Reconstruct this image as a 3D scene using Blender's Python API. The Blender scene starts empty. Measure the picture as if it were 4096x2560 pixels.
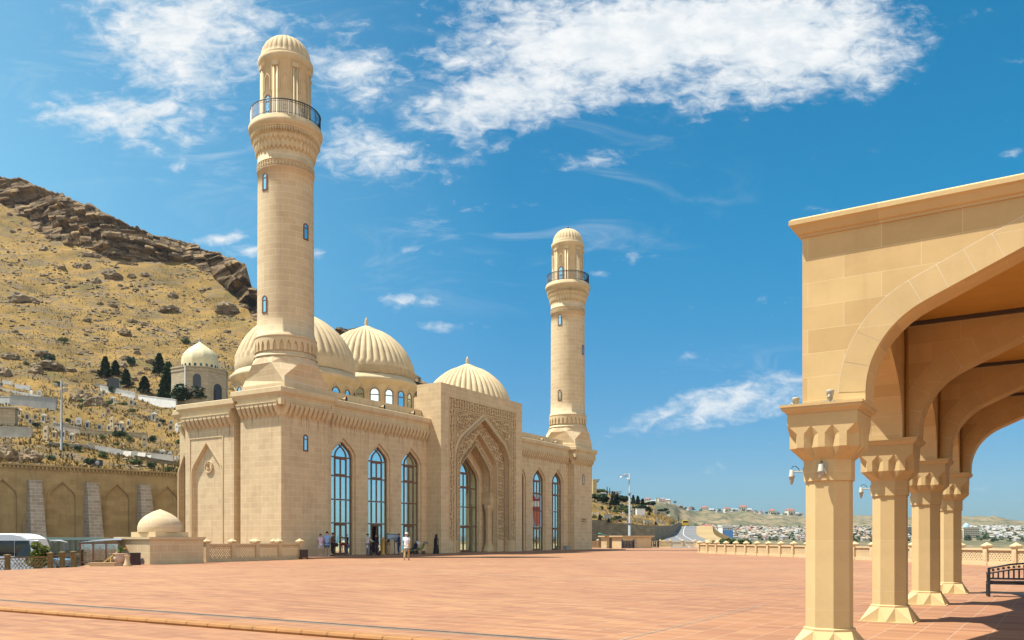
import bpy, bmesh, math, random
from mathutils import Vector, Matrix, noise
from math import radians, sin, cos, pi, sqrt, atan2, floor

random.seed(7)
SC = bpy.context.scene
COL = SC.collection

# ------------------------------------------------------------------ camera
F_PX, HZ, EYE = 3385.0, 2155.0, 1.4          # focal length and horizon measured on the 4096 px photograph
cam_d = bpy.data.cameras.new("camera")
cam_d.sensor_width = 36.0
cam_d.lens = F_PX / 4096.0 * 36.0
cam_d.shift_y = (HZ - 1280.0) / 4096.0
cam_d.clip_start = 0.1
cam_d.clip_end = 20000
cam = bpy.data.objects.new("camera", cam_d)
cam.location = (0, 0, EYE)
cam.rotation_euler = (radians(90), 0, 0)
COL.objects.link(cam)
SC.camera = cam

# ------------------------------------------------------------------ light
SUN_EL = radians(63)
SUN_AZ = Vector((-1.0, -0.06, 0)).normalized()      # towards the sun, horizontally
EXPOSURE = 1.0
SUN_STRENGTH = 4.6
SKY_STRENGTH = 0.08
SOUTH_FILL = 0.8
sd = bpy.data.lights.new("sun", 'SUN')
sd.energy = SUN_STRENGTH
sd.angle = radians(0.5)
sd.color = (1.0, 0.955, 0.87)
sun = bpy.data.objects.new("sun", sd)
sdir = Vector((-SUN_AZ.x * cos(SUN_EL), -SUN_AZ.y * cos(SUN_EL), -sin(SUN_EL)))
sun.rotation_euler = sdir.to_track_quat('-Z', 'Y').to_euler()
sun.location = (-60, 0, 120)
COL.objects.link(sun)

SC.view_settings.view_transform = 'Standard'
SC.view_settings.look = 'None'
SC.view_settings.exposure = EXPOSURE
SC.view_settings.gamma = 1.0
SC.view_settings.use_curve_mapping = False
SC.cycles.max_bounces = 6
SC.cycles.diffuse_bounces = 3
SC.cycles.glossy_bounces = 3
SC.cycles.transmission_bounces = 4
SC.cycles.transparent_max_bounces = 6
SC.cycles.volume_bounces = 0

def N(nt, typ, **kw):
    n = nt.nodes.new(typ)
    for k, v in kw.items():
        if k == 'ins':
            for a, b in v.items():
                n.inputs[a].default_value = b
        else:
            setattr(n, k, v)
    return n

def build_world():
    w = bpy.data.worlds.new("World")
    SC.world = w
    w.use_nodes = True
    nt = w.node_tree
    nt.nodes.clear()
    L = nt.links.new
    out = N(nt, 'ShaderNodeOutputWorld')
    bg = N(nt, 'ShaderNodeBackground', ins={'Strength': SKY_STRENGTH})
    sky = N(nt, 'ShaderNodeTexSky')
    sky.sky_type = 'NISHITA'
    sky.sun_disc = False
    sky.sun_elevation = SUN_EL
    sky.sun_rotation = atan2(SUN_AZ.x, SUN_AZ.y)
    sky.air_density = 1.0
    sky.dust_density = 0.6
    sky.ozone_density = 2.0
    tint = N(nt, 'ShaderNodeMix', data_type='RGBA', blend_type='MULTIPLY')
    tint.inputs[0].default_value = 1.0
    L(sky.outputs[0], tint.inputs[6])
    tc = N(nt, 'ShaderNodeTexCoord')
    sep = N(nt, 'ShaderNodeSeparateXYZ')
    L(tc.outputs['Generated'], sep.inputs[0])
    # deeper blue away from the sun, paler towards it and near the horizon
    ax = N(nt, 'ShaderNodeMapRange'); ax.inputs['From Min'].default_value = -0.6; ax.inputs['From Max'].default_value = 0.6
    L(sep.outputs[0], ax.inputs['Value'])
    rp = N(nt, 'ShaderNodeValToRGB'); e = rp.color_ramp.elements
    e[0].position = 0.0; e[0].color = (0.82, 1.26, 1.10, 1); e[1].position = 1.0; e[1].color = (0.03, 0.72, 0.88, 1)
    m_ = e.new(0.5); m_.color = (0.10, 0.68, 0.83, 1)
    L(ax.outputs[0], rp.inputs[0])
    el = N(nt, 'ShaderNodeMapRange', interpolation_type='SMOOTHSTEP'); el.inputs['From Min'].default_value = 0.0; el.inputs['From Max'].default_value = 0.38
    L(sep.outputs[2], el.inputs['Value'])
    hm_ = N(nt, 'ShaderNodeMix', data_type='RGBA'); hm_.inputs[6].default_value = (0.29, 0.50, 0.70, 1)
    L(el.outputs[0], hm_.inputs[0]); L(rp.outputs[0], hm_.inputs[7])
    L(hm_.outputs[2], tint.inputs[7])
    # sky direction as slopes (east / north, up / north): the clouds over the northern half of the sky
    yy = N(nt, 'ShaderNodeMath', operation='MAXIMUM'); yy.inputs[1].default_value = 0.05
    L(sep.outputs[1], yy.inputs[0])
    dx = N(nt, 'ShaderNodeMath', operation='DIVIDE'); L(sep.outputs[0], dx.inputs[0]); L(yy.outputs[0], dx.inputs[1])
    dz = N(nt, 'ShaderNodeMath', operation='DIVIDE'); L(sep.outputs[2], dz.inputs[0]); L(yy.outputs[0], dz.inputs[1])
    ab = N(nt, 'ShaderNodeCombineXYZ'); L(dx.outputs[0], ab.inputs[0]); L(dz.outputs[0], ab.inputs[1])
    # each bank of cloud: centre and half-size (as slopes), tilt, weight
    S = 4096 / 2419.0
    def sl(px, py): return ((px * S - 2048) / F_PX, (HZ - py * S) / F_PX)
    banks = [  # centre x, y, half w, half h (picture px of a 2419 px wide view), tilt deg, weight
        (1590, 85, 690, 175, 6, 1.28), (1240, 215, 380, 130, 14, 1.05), (1850, 120, 420, 160, 12, 1.15), (1480, 70, 560, 210, 4, .88),
        (430, 75, 380, 200, -14, .92), (310, 285, 300, 95, -8, .74), (840, 170, 200, 110, -10, .66),
        (880, 365, 280, 100, -6, .64), (1140, 335, 150, 45, 0, .5),
        (1400, 372, 190, 30, 5, .52), (1740, 950, 330, 62, 12, .95), (535, 560, 90, 24, 8, .66),
        (600, 594, 90, 24, 0, .66), (960, 708, 120, 30, 4, .42), (1215, 735, 120, 30, 4, .42),
        (1070, 770, 120, 20, 0, .42), (960, 590, 120, 22, -6, .40), (2395, 360, 50, 20, 15, .6),
        (2080, 200, 150, 45, 18, .5), (1180, 490, 120, 18, 6, .33), (1650, 845, 60, 20, 0, .36),
        (1500, 610, 110, 28, 8, .36), (1415, 645, 40, 14, 0, .6), (430, 385, 60, 24, 20, .58), (750, 597, 40, 22, 0, .62),
        (760, 60, 200, 90, 0, .35), (2250, 55, 140, 50, 10, .38)]
    acc = None
    for (cx, cy, hw, hh, tilt, wt) in banks:
        a0, b0 = sl(cx, cy)
        mp = N(nt, 'ShaderNodeMapping', vector_type='TEXTURE')
        mp.inputs['Location'].default_value = (a0, b0, 0)
        mp.inputs['Rotation'].default_value = (0, 0, radians(tilt))
        mp.inputs['Scale'].default_value = (hw * S / F_PX, hh * S / F_PX, 1)
        L(ab.outputs[0], mp.inputs[0])
        gr = N(nt, 'ShaderNodeTexGradient', gradient_type='SPHERICAL')
        L(mp.outputs[0], gr.inputs[0])
        pw = N(nt, 'ShaderNodeMath', operation='POWER'); pw.inputs[1].default_value = 0.6
        L(gr.outputs['Fac'], pw.inputs[0])
        m = N(nt, 'ShaderNodeMath', operation='MULTIPLY'); m.inputs[1].default_value = wt
        L(pw.outputs[0], m.inputs[0])
        if acc is None:
            acc = m
        else:
            mx = N(nt, 'ShaderNodeMath', operation='MAXIMUM')
            L(acc.outputs[0], mx.inputs[0]); L(m.outputs[0], mx.inputs[1])
            acc = mx
    # the texture of the clouds: broken puffs, stretched a little along the wind
    mpn = N(nt, 'ShaderNodeMapping')
    mpn.inputs['Rotation'].default_value = (0, 0, radians(-8))
    mpn.inputs['Scale'].default_value = (1.0, 1.9, 1)
    L(ab.outputs[0], mpn.inputs[0])
    n1 = N(nt, 'ShaderNodeTexNoise', ins={'Scale': 9.5, 'Detail': 9.0, 'Roughness': 0.66, 'Distortion': 0.15})
    n1.noise_dimensions = '2D'
    L(mpn.outputs[0], n1.inputs['Vector'])
    n2 = N(nt, 'ShaderNodeTexNoise', ins={'Scale': 36.0, 'Detail': 6.0, 'Roughness': 0.62, 'Distortion': 0.4})
    n2.noise_dimensions = '2D'
    L(mpn.outputs[0], n2.inputs['Vector'])
    nm = N(nt, 'ShaderNodeMath', operation='MULTIPLY_ADD'); nm.inputs[1].default_value = 0.56
    L(n2.outputs['Fac'], nm.inputs[0])
    nmm = N(nt, 'ShaderNodeMath', operation='MULTIPLY'); nmm.inputs[1].default_value = 0.75
    L(n1.outputs['Fac'], nmm.inputs[0])
    L(nmm.outputs[0], nm.inputs[2])                       # ~0.35 .. 0.85
    ad = N(nt, 'ShaderNodeMath', operation='MULTIPLY_ADD'); ad.inputs[1].default_value = 0.62
    L(acc.outputs[0], ad.inputs[0]); L(nm.outputs[0], ad.inputs[2])
    mr = N(nt, 'ShaderNodeMapRange', interpolation_type='SMOOTHSTEP')
    mr.inputs['From Min'].default_value = 0.81
    mr.inputs['From Max'].default_value = 1.28
    L(ad.outputs[0], mr.inputs['Value'])
    # thin feathery veils over the middle of the sky
    mpw = N(nt, 'ShaderNodeMapping'); mpw.inputs['Rotation'].default_value = (0, 0, radians(-10)); mpw.inputs['Scale'].default_value = (1.0, 3.6, 1)
    L(ab.outputs[0], mpw.inputs[0])
    nw = N(nt, 'ShaderNodeTexNoise', ins={'Scale': 6.0, 'Detail': 9.0, 'Roughness': 0.68, 'Distortion': 0.6}); nw.noise_dimensions = '2D'
    L(mpw.outputs[0], nw.inputs['Vector'])
    sw_ = N(nt, 'ShaderNodeMapRange', interpolation_type='SMOOTHSTEP'); sw_.inputs['From Min'].default_value = 0.50; sw_.inputs['From Max'].default_value = 0.80; sw_.inputs['To Max'].default_value = 0.55
    L(nw.outputs['Fac'], sw_.inputs['Value'])
    wacc = None
    for (cx, cy, hw, hh, tilt) in ((520, 200, 720, 420, -10), (1150, 430, 700, 330, 0), (1750, 930, 420, 120, 8)):
        a0, b0 = sl(cx, cy)
        mp = N(nt, 'ShaderNodeMapping', vector_type='TEXTURE'); mp.inputs['Location'].default_value = (a0, b0, 0); mp.inputs['Rotation'].default_value = (0, 0, radians(tilt)); mp.inputs['Scale'].default_value = (hw * S / F_PX, hh * S / F_PX, 1)
        L(ab.outputs[0], mp.inputs[0]); gr = N(nt, 'ShaderNodeTexGradient', gradient_type='SPHERICAL'); L(mp.outputs[0], gr.inputs[0])
        if wacc is None: wacc = gr.outputs['Fac']
        else:
            mx = N(nt, 'ShaderNodeMath', operation='MAXIMUM'); L(wacc, mx.inputs[0]); L(gr.outputs['Fac'], mx.inputs[1]); wacc = mx.outputs[0]
    vl = N(nt, 'ShaderNodeMath', operation='MULTIPLY'); L(sw_.outputs[0], vl.inputs[0]); L(wacc, vl.inputs[1])
    tot = N(nt, 'ShaderNodeMath', operation='MAXIMUM'); L(mr.outputs[0], tot.inputs[0]); L(vl.outputs[0], tot.inputs[1])
    mr = tot
    # brightness inside the clouds: grey-blue hollows, white tops
    cr = N(nt, 'ShaderNodeValToRGB')
    cr.color_ramp.elements[0].position = 0.32; cr.color_ramp.elements[0].color = (4.5, 5.0, 5.4, 1)
    cr.color_ramp.elements[1].position = 0.64; cr.color_ramp.elements[1].color = (5.9, 6.0, 6.05, 1)
    n3 = N(nt, 'ShaderNodeTexNoise', ins={'Scale': 22.0, 'Detail': 8.0, 'Roughness': 0.66})
    n3.noise_dimensions = '2D'
    L(mpn.outputs[0], n3.inputs['Vector'])
    L(n3.outputs['Fac'], cr.inputs[0])
    up = N(nt, 'ShaderNodeMath', operation='GREATER_THAN'); up.inputs[1].default_value = 0.0
    L(sep.outputs[1], up.inputs[0])
    al = N(nt, 'ShaderNodeMath', operation='MULTIPLY'); L(mr.outputs[0], al.inputs[0]); L(up.outputs[0], al.inputs[1])
    mix = N(nt, 'ShaderNodeMix', data_type='RGBA')
    L(al.outputs[0], mix.inputs[0]); L(tint.outputs[2], mix.inputs[6]); L(cr.outputs[0], mix.inputs[7])
    # unseen bright fill added to the southern sky to lift the shaded walls
    so = N(nt, 'ShaderNodeMapRange', interpolation_type='SMOOTHSTEP'); so.inputs['From Min'].default_value = -0.12; so.inputs['From Max'].default_value = -0.55; so.inputs['To Max'].default_value = SOUTH_FILL
    L(sep.outputs[1], so.inputs['Value'])
    n4 = N(nt, 'ShaderNodeTexNoise', ins={'Scale': 3.0, 'Detail': 6.0, 'Roughness': 0.6}); L(tc.outputs['Generated'], n4.inputs['Vector'])
    s4 = N(nt, 'ShaderNodeMapRange', interpolation_type='SMOOTHSTEP'); s4.inputs['From Min'].default_value = 0.38; s4.inputs['From Max'].default_value = 0.55
    L(n4.outputs['Fac'], s4.inputs['Value'])
    xe = N(nt, 'ShaderNodeMapRange', interpolation_type='SMOOTHSTEP'); xe.inputs['From Min'].default_value = -0.6; xe.inputs['From Max'].default_value = 0.35; xe.inputs['To Min'].default_value = 0.25; xe.inputs['To Max'].default_value = 1.1
    L(sep.outputs[0], xe.inputs['Value'])
    s5 = N(nt, 'ShaderNodeMath', operation='MULTIPLY'); L(s4.outputs[0], s5.inputs[0]); L(xe.outputs[0], s5.inputs[1])
    sm_ = N(nt, 'ShaderNodeMath', operation='MULTIPLY'); L(so.outputs[0], sm_.inputs[0]); L(s5.outputs[0], sm_.inputs[1])
    mx2 = N(nt, 'ShaderNodeMix', data_type='RGBA'); mx2.inputs[7].default_value = (11.5, 11.0, 10.2, 1)
    L(sm_.outputs[0], mx2.inputs[0]); L(mix.outputs[2], mx2.inputs[6])
    L(mx2.outputs[2], bg.inputs[0])
    L(bg.outputs[0], out.inputs[0])

build_world()

# ------------------------------------------------------------------ helpers
def at(x, y, d):
    """world point seen at photo pixel (x, y), d metres north of the camera"""
    return Vector(((x - 2048) / F_PX * d, d, EYE + (HZ - y) / F_PX * d))

def on_ground(x, y, z=0.0):
    d = (EYE - z) * F_PX / (y - HZ)
    return Vector(((x - 2048) / F_PX * d, d, z))

class MB:
    """collects faces and links them as one mesh object"""
    def __init__(self):
        self.v, self.f, self.uv, self.sm, self.mi = [], [], [], [], []
        self.cur = 0
    def face(self, pts, uv=None, smooth=False):
        b = len(self.v)
        pts = [Vector(p) for p in pts]
        self.v.extend(pts)
        self.f.append(tuple(range(b, b + len(pts))))
        self.uv.append(uv or self._uv(pts))
        self.sm.append(smooth)
        self.mi.append(self.cur)
    def _uv(self, pts):
        n = Vector((0, 0, 0))
        for i in range(len(pts)):
            a, b = pts[i], pts[(i + 1) % len(pts)]
            n += a.cross(b)
        if n.length < 1e-9:
            return [(0, 0)] * len(pts)
        n.normalize()
        if abs(n.z) > 0.75:
            return [(p.x, p.y) for p in pts]
        t = Vector((-n.y, n.x, 0)).normalized()
        if abs(t.x) > abs(t.y):
            if t.x < 0: t = -t
        elif t.y < 0: t = -t
        return [(p.dot(t), p.z) for p in pts]
    def grid(self, fn, nu, nv, closed=False, smooth=True, uvfn=None, cond=None):
        b = len(self.v)
        cu = nu if closed else nu + 1
        for j in range(nv + 1):
            for i in range(cu):
                self.v.append(Vector(fn(i / nu, j / nv)))
        for j in range(nv):
            for i in range(nu):
                if cond and not cond((i + .5) / nu, (j + .5) / nv):
                    continue
                i2 = (i + 1) % cu
                q = (b + j * cu + i, b + j * cu + i2, b + (j + 1) * cu + i2, b + (j + 1) * cu + i)
                self.f.append(q)
                if uvfn:
                    self.uv.append([uvfn(i / nu, j / nv), uvfn((i + 1) / nu, j / nv), uvfn((i + 1) / nu, (j + 1) / nv), uvfn(i / nu, (j + 1) / nv)])
                else:
                    self.uv.append(self._uv([self.v[k] for k in q]))
                self.sm.append(smooth)
                self.mi.append(self.cur)
    def box(self, x0, x1, y0, y1, z0, z1, T=None):
        c = [(x0, y0, z0), (x1, y0, z0), (x1, y1, z0), (x0, y1, z0), (x0, y0, z1), (x1, y0, z1), (x1, y1, z1), (x0, y1, z1)]
        if T: c = [T(*p) for p in c]
        self.hexa(c)
    def hexa(self, c):
        for q in ((3, 2, 1, 0), (4, 5, 6, 7), (0, 1, 5, 4), (1, 2, 6, 5), (2, 3, 7, 6), (3, 0, 4, 7)):
            self.face([c[i] for i in q])
    def lathe(self, prof, n=32, c=(0, 0, 0), smooth=True, a0=0.0, rib=None, axis=None):
        """prof: list of (r, z)"""
        c = Vector(c)
        rot = axis.to_track_quat('Z', 'Y').to_matrix() if axis is not None else None
        ls = [0.0]
        for i in range(1, len(prof)):
            ls.append(ls[-1] + sqrt((prof[i][0] - prof[i-1][0]) ** 2 + (prof[i][1] - prof[i-1][1]) ** 2))
        rm = max(p[0] for p in prof)
        nv = len(prof) - 1
        def fn(u, v):
            k = min(nv, int(round(v * nv)))
            r, z = prof[k]
            a = a0 + u * 2 * pi
            if rib: r = rib(r, z, a)
            p = Vector((r * cos(a), r * sin(a), z))
            if rot: p = rot @ p
            return c + p
        self.grid(fn, n, nv, closed=True, smooth=smooth, uvfn=lambda u, v: (u * 2 * pi * rm, prof[min(nv, int(round(v * nv)))][1] + c.z))
    def tube(self, pts, r, n=6, closed=False, smooth=True, r2=None):
        pts = [Vector(p) for p in pts]
        m = len(pts)
        rings = []
        for i, p in enumerate(pts):
            a = pts[(i - 1) % m] if (closed or i > 0) else p
            b = pts[(i + 1) % m] if (closed or i < m - 1) else p
            d = (b - a)
            if d.length < 1e-9: d = Vector((0, 0, 1))
            d.normalize()
            ref = Vector((0, 0, 1)) if abs(d.z) < 0.9 else Vector((1, 0, 0))
            s = d.cross(ref).normalized(); t = s.cross(d)
            rr = r if r2 is None else r + (r2 - r) * i / max(1, m - 1)
            rings.append([p + (s * cos(2 * pi * k / n) + t * sin(2 * pi * k / n)) * rr for k in range(n)])
        b = len(self.v)
        for rg in rings: self.v.extend(rg)
        lim = m if closed else m - 1
        for i in range(lim):
            j = (i + 1) % m
            for k in range(n):
                k2 = (k + 1) % n
                q = (b + i * n + k, b + i * n + k2, b + j * n + k2, b + j * n + k)
                self.f.append(q); self.uv.append(self._uv([self.v[x] for x in q])); self.sm.append(smooth); self.mi.append(self.cur)
        if not closed:
            for base in (b, b + (m - 1) * n):
                q = tuple(base + k for k in range(n))
                self.f.append(q); self.uv.append(self._uv([self.v[x] for x in q])); self.sm.append(False); self.mi.append(self.cur)
    def build(self, name, mats, parent=None, loc=None, rz=None):
        me = bpy.data.meshes.new(name)
        me.from_pydata([tuple(p) for p in self.v], [], self.f)
        uvl = me.uv_layers.new(name="UVMap")
        flat = []
        for u in self.uv:
            for a in u: flat.extend((a[0], a[1]))
        uvl.data.foreach_set("uv", flat)
        me.polygons.foreach_set("use_smooth", self.sm)
        if not isinstance(mats, (list, tuple)): mats = [mats]
        for m in mats: me.materials.append(m)
        if len(mats) > 1: me.polygons.foreach_set("material_index", self.mi)
        me.update()
        o = bpy.data.objects.new(name, me)
        COL.objects.link(o)
        if parent: o.parent = parent
        if loc is not None: o.location = loc
        if rz is not None: o.rotation_euler = (0, 0, rz)
        return o

def tag(o, label=None, cat=None, group=None, kind=None):
    if label: o['label'] = label
    if cat: o['category'] = cat
    if group: o['group'] = group
    if kind: o['kind'] = kind
    return o

def thing(name, label, cat, loc=(0, 0, 0), rz=0.0, group=None):
    o = bpy.data.objects.new(name, None)
    o.empty_display_size = 0.2
    COL.objects.link(o)
    o.location = loc
    o.rotation_euler = (0, 0, rz)
    return tag(o, label, cat, group)

def copy_tree(root, loc=None, rz=None, label=None, scale=None, parent=None):
    kids = {}
    for o in root.children_recursive: kids.setdefault(o.parent.name, []).append(o)
    def rec(o, par):
        c = o.copy()
        COL.objects.link(c)
        c.parent = par
        for ch in kids.get(o.name, []): rec(ch, c)
        return c
    r = rec(root, parent)
    if loc is not None: r.location = loc
    if rz is not None: r.rotation_euler = (0, 0, rz)
    if scale is not None: r.scale = scale if not isinstance(scale, (int, float)) else (scale,) * 3
    if label: r['label'] = label
    return r

# ------------------------------------------------------------------ materials
def base_mat(name):
    m = bpy.data.materials.new(name)
    m.use_nodes = True
    nt = m.node_tree
    b = nt.nodes['Principled BSDF']
    return m, nt, b

def plain(name, col, rough=0.7, var=0.12, scale=3.0, metal=0.0, spec=0.4, bump=0.0, bscale=40.0):
    m, nt, b = base_mat(name)
    L = nt.links.new
    tc = N(nt, 'ShaderNodeTexCoord')
    no = N(nt, 'ShaderNodeTexNoise', ins={'Scale': scale, 'Detail': 5.0, 'Roughness': 0.6})
    L(tc.outputs['Object'], no.inputs['Vector'])
    cr = N(nt, 'ShaderNodeValToRGB')
    cr.color_ramp.elements[0].position = 0.3; cr.color_ramp.elements[1].position = 0.7
    cr.color_ramp.elements[0].color = tuple(c * (1 - var) for c in col) + (1,)
    cr.color_ramp.elements[1].color = tuple(min(1, c * (1 + var)) for c in col) + (1,)
    L(no.outputs['Fac'], cr.inputs[0]); L(cr.outputs[0], b.inputs['Base Color'])
    b.inputs['Roughness'].default_value = rough
    b.inputs['Metallic'].default_value = metal
    b.inputs['Specular IOR Level'].default_value = spec
    if bump:
        n2 = N(nt, 'ShaderNodeTexNoise', ins={'Scale': bscale, 'Detail': 4.0})
        L(tc.outputs['Object'], n2.inputs['Vector'])
        bp = N(nt, 'ShaderNodeBump', ins={'Strength': bump, 'Distance': 0.05})
        L(n2.outputs['Fac'], bp.inputs['Height']); L(bp.outputs[0], b.inputs['Normal'])
    return m

def stone(name, c1, c2, mortar, bw, bh, ms=0.012, stain=0.25, stain_col=(0.30, 0.19, 0.10), var=0.10, rough=0.85, bump=0.25, streak=1.0, bs=22.0):
    m, nt, b = base_mat(name)
    L = nt.links.new
    uv = N(nt, 'ShaderNodeUVMap'); uv.uv_map = "UVMap"
    br = N(nt, 'ShaderNodeTexBrick')
    br.offset = 0.5; br.squash = 1.0
    for k, v in {'Color1': c1 + (1,), 'Color2': c2 + (1,), 'Mortar': mortar + (1,), 'Scale': 1.0, 'Mortar Size': ms, 'Mortar Smooth': 0.3, 'Bias': 0.0, 'Brick Width': bw, 'Row Height': bh}.items():
        br.inputs[k].default_value = v
    # slightly wobbly courses
    mo_ = N(nt, 'ShaderNodeMapping'); mo_.inputs['Location'].default_value = (bw * .23, bh * .4, 0)
    L(uv.outputs[0], mo_.inputs[0]); L(mo_.outputs[0], br.inputs['Vector'])
    no = N(nt, 'ShaderNodeTexNoise', ins={'Scale': 0.9, 'Detail': 6.0, 'Roughness': 0.65})
    L(uv.outputs[0], no.inputs['Vector'])
    mr = N(nt, 'ShaderNodeMapRange'); mr.inputs['From Min'].default_value = 0.3; mr.inputs['From Max'].default_value = 0.7
    mr.inputs['To Min'].default_value = 1 - var; mr.inputs['To Max'].default_value = 1 + var
    L(no.outputs['Fac'], mr.inputs['Value'])
    mu = N(nt, 'ShaderNodeMix', data_type='RGBA', blend_type='MULTIPLY'); mu.inputs[0].default_value = 1.0
    L(br.outputs['Color'], mu.inputs[6]); L(mr.outputs[0], mu.inputs[7])
    last = mu.outputs[2]
    if stain > 0:
        mp = N(nt, 'ShaderNodeMapping'); mp.inputs['Scale'].default_value = (2.4 * streak, 0.16 * streak, 1)
        L(uv.outputs[0], mp.inputs[0])
        n2 = N(nt, 'ShaderNodeTexNoise', ins={'Scale': 1.0, 'Detail': 5.0, 'Roughness': 0.7})
        L(mp.outputs[0], n2.inputs['Vector'])
        m2 = N(nt, 'ShaderNodeMapRange', interpolation_type='SMOOTHSTEP'); m2.inputs['From Min'].default_value = 0.52; m2.inputs['From Max'].default_value = 0.74
        m2.inputs['To Max'].default_value = stain
        L(n2.outputs['Fac'], m2.inputs['Value'])
        mx = N(nt, 'ShaderNodeMix', data_type='RGBA'); mx.inputs[7].default_value = stain_col + (1,)
        L(m2.outputs[0], mx.inputs[0]); L(last, mx.inputs[6])
        last = mx.outputs[2]
    L(last, b.inputs['Base Color'])
    b.inputs['Roughness'].default_value = rough
    b.inputs['Specular IOR Level'].default_value = 0.25
    n3 = N(nt, 'ShaderNodeTexNoise', ins={'Scale': bs, 'Detail': 5.0})
    L(uv.outputs[0], n3.inputs['Vector'])
    bp = N(nt, 'ShaderNodeBump', ins={'Strength': bump, 'Distance': 0.02})
    ma = N(nt, 'ShaderNodeMath', operation='MULTIPLY_ADD'); ma.inputs[1].default_value = -0.8
    L(br.outputs['Fac'], ma.inputs[0]); L(n3.outputs['Fac'], ma.inputs[2])
    L(ma.outputs[0], bp.inputs['Height']); L(bp.outputs[0], b.inputs['Normal'])
    return m

def glass(name, tint=(0.80, 1.0, 0.98), dark=(0.015, 0.03, 0.035), refl=0.92, rough=0.02):
    m, nt, b = base_mat(name)
    L = nt.links.new
    nt.nodes.remove(b)
    out = [n for n in nt.nodes if n.type == 'OUTPUT_MATERIAL'][0]
    d = N(nt, 'ShaderNodeBsdfDiffuse'); d.inputs[0].default_value = dark + (1,)
    g = N(nt, 'ShaderNodeBsdfGlossy'); g.inputs['Color'].default_value = tint + (1,); g.inputs['Roughness'].default_value = rough
    tc = N(nt, 'ShaderNodeTexCoord')
    no = N(nt, 'ShaderNodeTexNoise', ins={'Scale': 0.8, 'Detail': 1.0})
    L(tc.outputs['Object'], no.inputs['Vector'])
    bp = N(nt, 'ShaderNodeBump', ins={'Strength': 0.05, 'Distance': 0.02}); L(no.outputs['Fac'], bp.inputs['Height']); L(bp.outputs[0], g.inputs['Normal'])
    mx = N(nt, 'ShaderNodeMixShader'); mx.inputs[0].default_value = refl
    L(d.outputs[0], mx.inputs[1]); L(g.outputs[0], mx.inputs[2]); L(mx.outputs[0], out.inputs[0])
    return m

def clear_glass(name, tint=(0.75, 0.86, 0.85), refl=0.18):
    m, nt, b = base_mat(name)
    L = nt.links.new
    nt.nodes.remove(b)
    out = [n for n in nt.nodes if n.type == 'OUTPUT_MATERIAL'][0]
    d = N(nt, 'ShaderNodeBsdfTransparent'); d.inputs[0].default_value = tint + (1,)
    g = N(nt, 'ShaderNodeBsdfGlossy'); g.inputs['Roughness'].default_value = 0.03
    mx = N(nt, 'ShaderNodeMixShader'); mx.inputs[0].default_value = refl
    L(d.outputs[0], mx.inputs[1]); L(g.outputs[0], mx.inputs[2]); L(mx.outputs[0], out.inputs[0])
    return m

def leaves(name, c1, c2, scale=1.2):
    m, nt, b = base_mat(name)
    L = nt.links.new
    g = N(nt, 'ShaderNodeNewGeometry')
    oi = N(nt, 'ShaderNodeObjectInfo')
    no = N(nt, 'ShaderNodeTexNoise', ins={'Scale': scale, 'Detail': 3.0})
    L(g.outputs['Position'], no.inputs['Vector'])
    ad = N(nt, 'ShaderNodeMath', operation='MULTIPLY_ADD'); ad.inputs[1].default_value = 0.45
    L(g.outputs['Random Per Island'], ad.inputs[0]); L(no.outputs['Fac'], ad.inputs[2])
    cr = N(nt, 'ShaderNodeValToRGB')
    cr.color_ramp.elements[0].position = 0.45; cr.color_ramp.elements[1].position = 1.0
    cr.color_ramp.elements[0].color = c1 + (1,); cr.color_ramp.elements[1].color = c2 + (1,)
    L(ad.outputs[0], cr.inputs[0]); L(cr.outputs[0], b.inputs['Base Color'])
    b.inputs['Roughness'].default_value = 0.7
    b.inputs['Specular IOR Level'].default_value = 0.2
    return m

M = {}
M['stone'] = stone('sandstone_blocks', (0.57, 0.435, 0.255), (0.515, 0.375, 0.222), (0.65, 0.53, 0.34), 0.85, 0.42, 0.014, stain=0.55, stain_col=(0.33, 0.215, 0.12), var=0.09)
M['trim'] = stone('sandstone_trim', (0.57, 0.44, 0.255), (0.53, 0.40, 0.235), (0.58, 0.46, 0.28), 1.3, 0.9, 0.006, stain=0.55, stain_col=(0.33, 0.22, 0.12), var=0.10)
M['minaret'] = stone('minaret_stone', (0.575, 0.445, 0.27), (0.52, 0.38, 0.228), (0.67, 0.55, 0.36), 1.15, 0.46, 0.016, stain=0.22, var=0.08)
M['dome'] = stone('dome_stone', (0.55, 0.43, 0.26), (0.50, 0.385, 0.23), (0.50, 0.40, 0.25), 1.0, 0.55, 0.008, stain=0.22, stain_col=(0.32, 0.27, 0.19), var=0.10)
M['carved'] = stone('carved_stone', (0.52, 0.385, 0.22), (0.48, 0.35, 0.20), (0.47, 0.35, 0.21), 2.0, 1.5, 0.004, stain=0.2, var=0.10)
M['pav'] = stone('pavilion_stone', (0.56, 0.40, 0.188), (0.48, 0.325, 0.145), (0.63, 0.485, 0.27), 0.86, 0.295, 0.0035, stain=0.3, stain_col=(0.40, 0.25, 0.11), var=0.11, bump=0.10, bs=70.0)
M['pavtrim'] = stone('pavilion_trim', (0.54, 0.39, 0.19), (0.49, 0.345, 0.162), (0.60, 0.46, 0.26), 2.4, 1.3, 0.003, stain=0.2, stain_col=(0.42, 0.27, 0.13), var=0.10, bump=0.15)
M['pavcol'] = stone('pavilion_column_stone', (0.54, 0.39, 0.19), (0.50, 0.355, 0.168), (0.58, 0.44, 0.24), 60.0, 0.86, 0.004, stain=0.3, stain_col=(0.40, 0.25, 0.11), var=0.12, bump=0.10, bs=70.0)
M['stain_shade'] = plain('stain_and_niche_shade', (0.26, 0.165, 0.09), 0.9, 0.3, 3.0)
M['mortar'] = plain('mortar', (0.66, 0.55, 0.40), 0.9)
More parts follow.
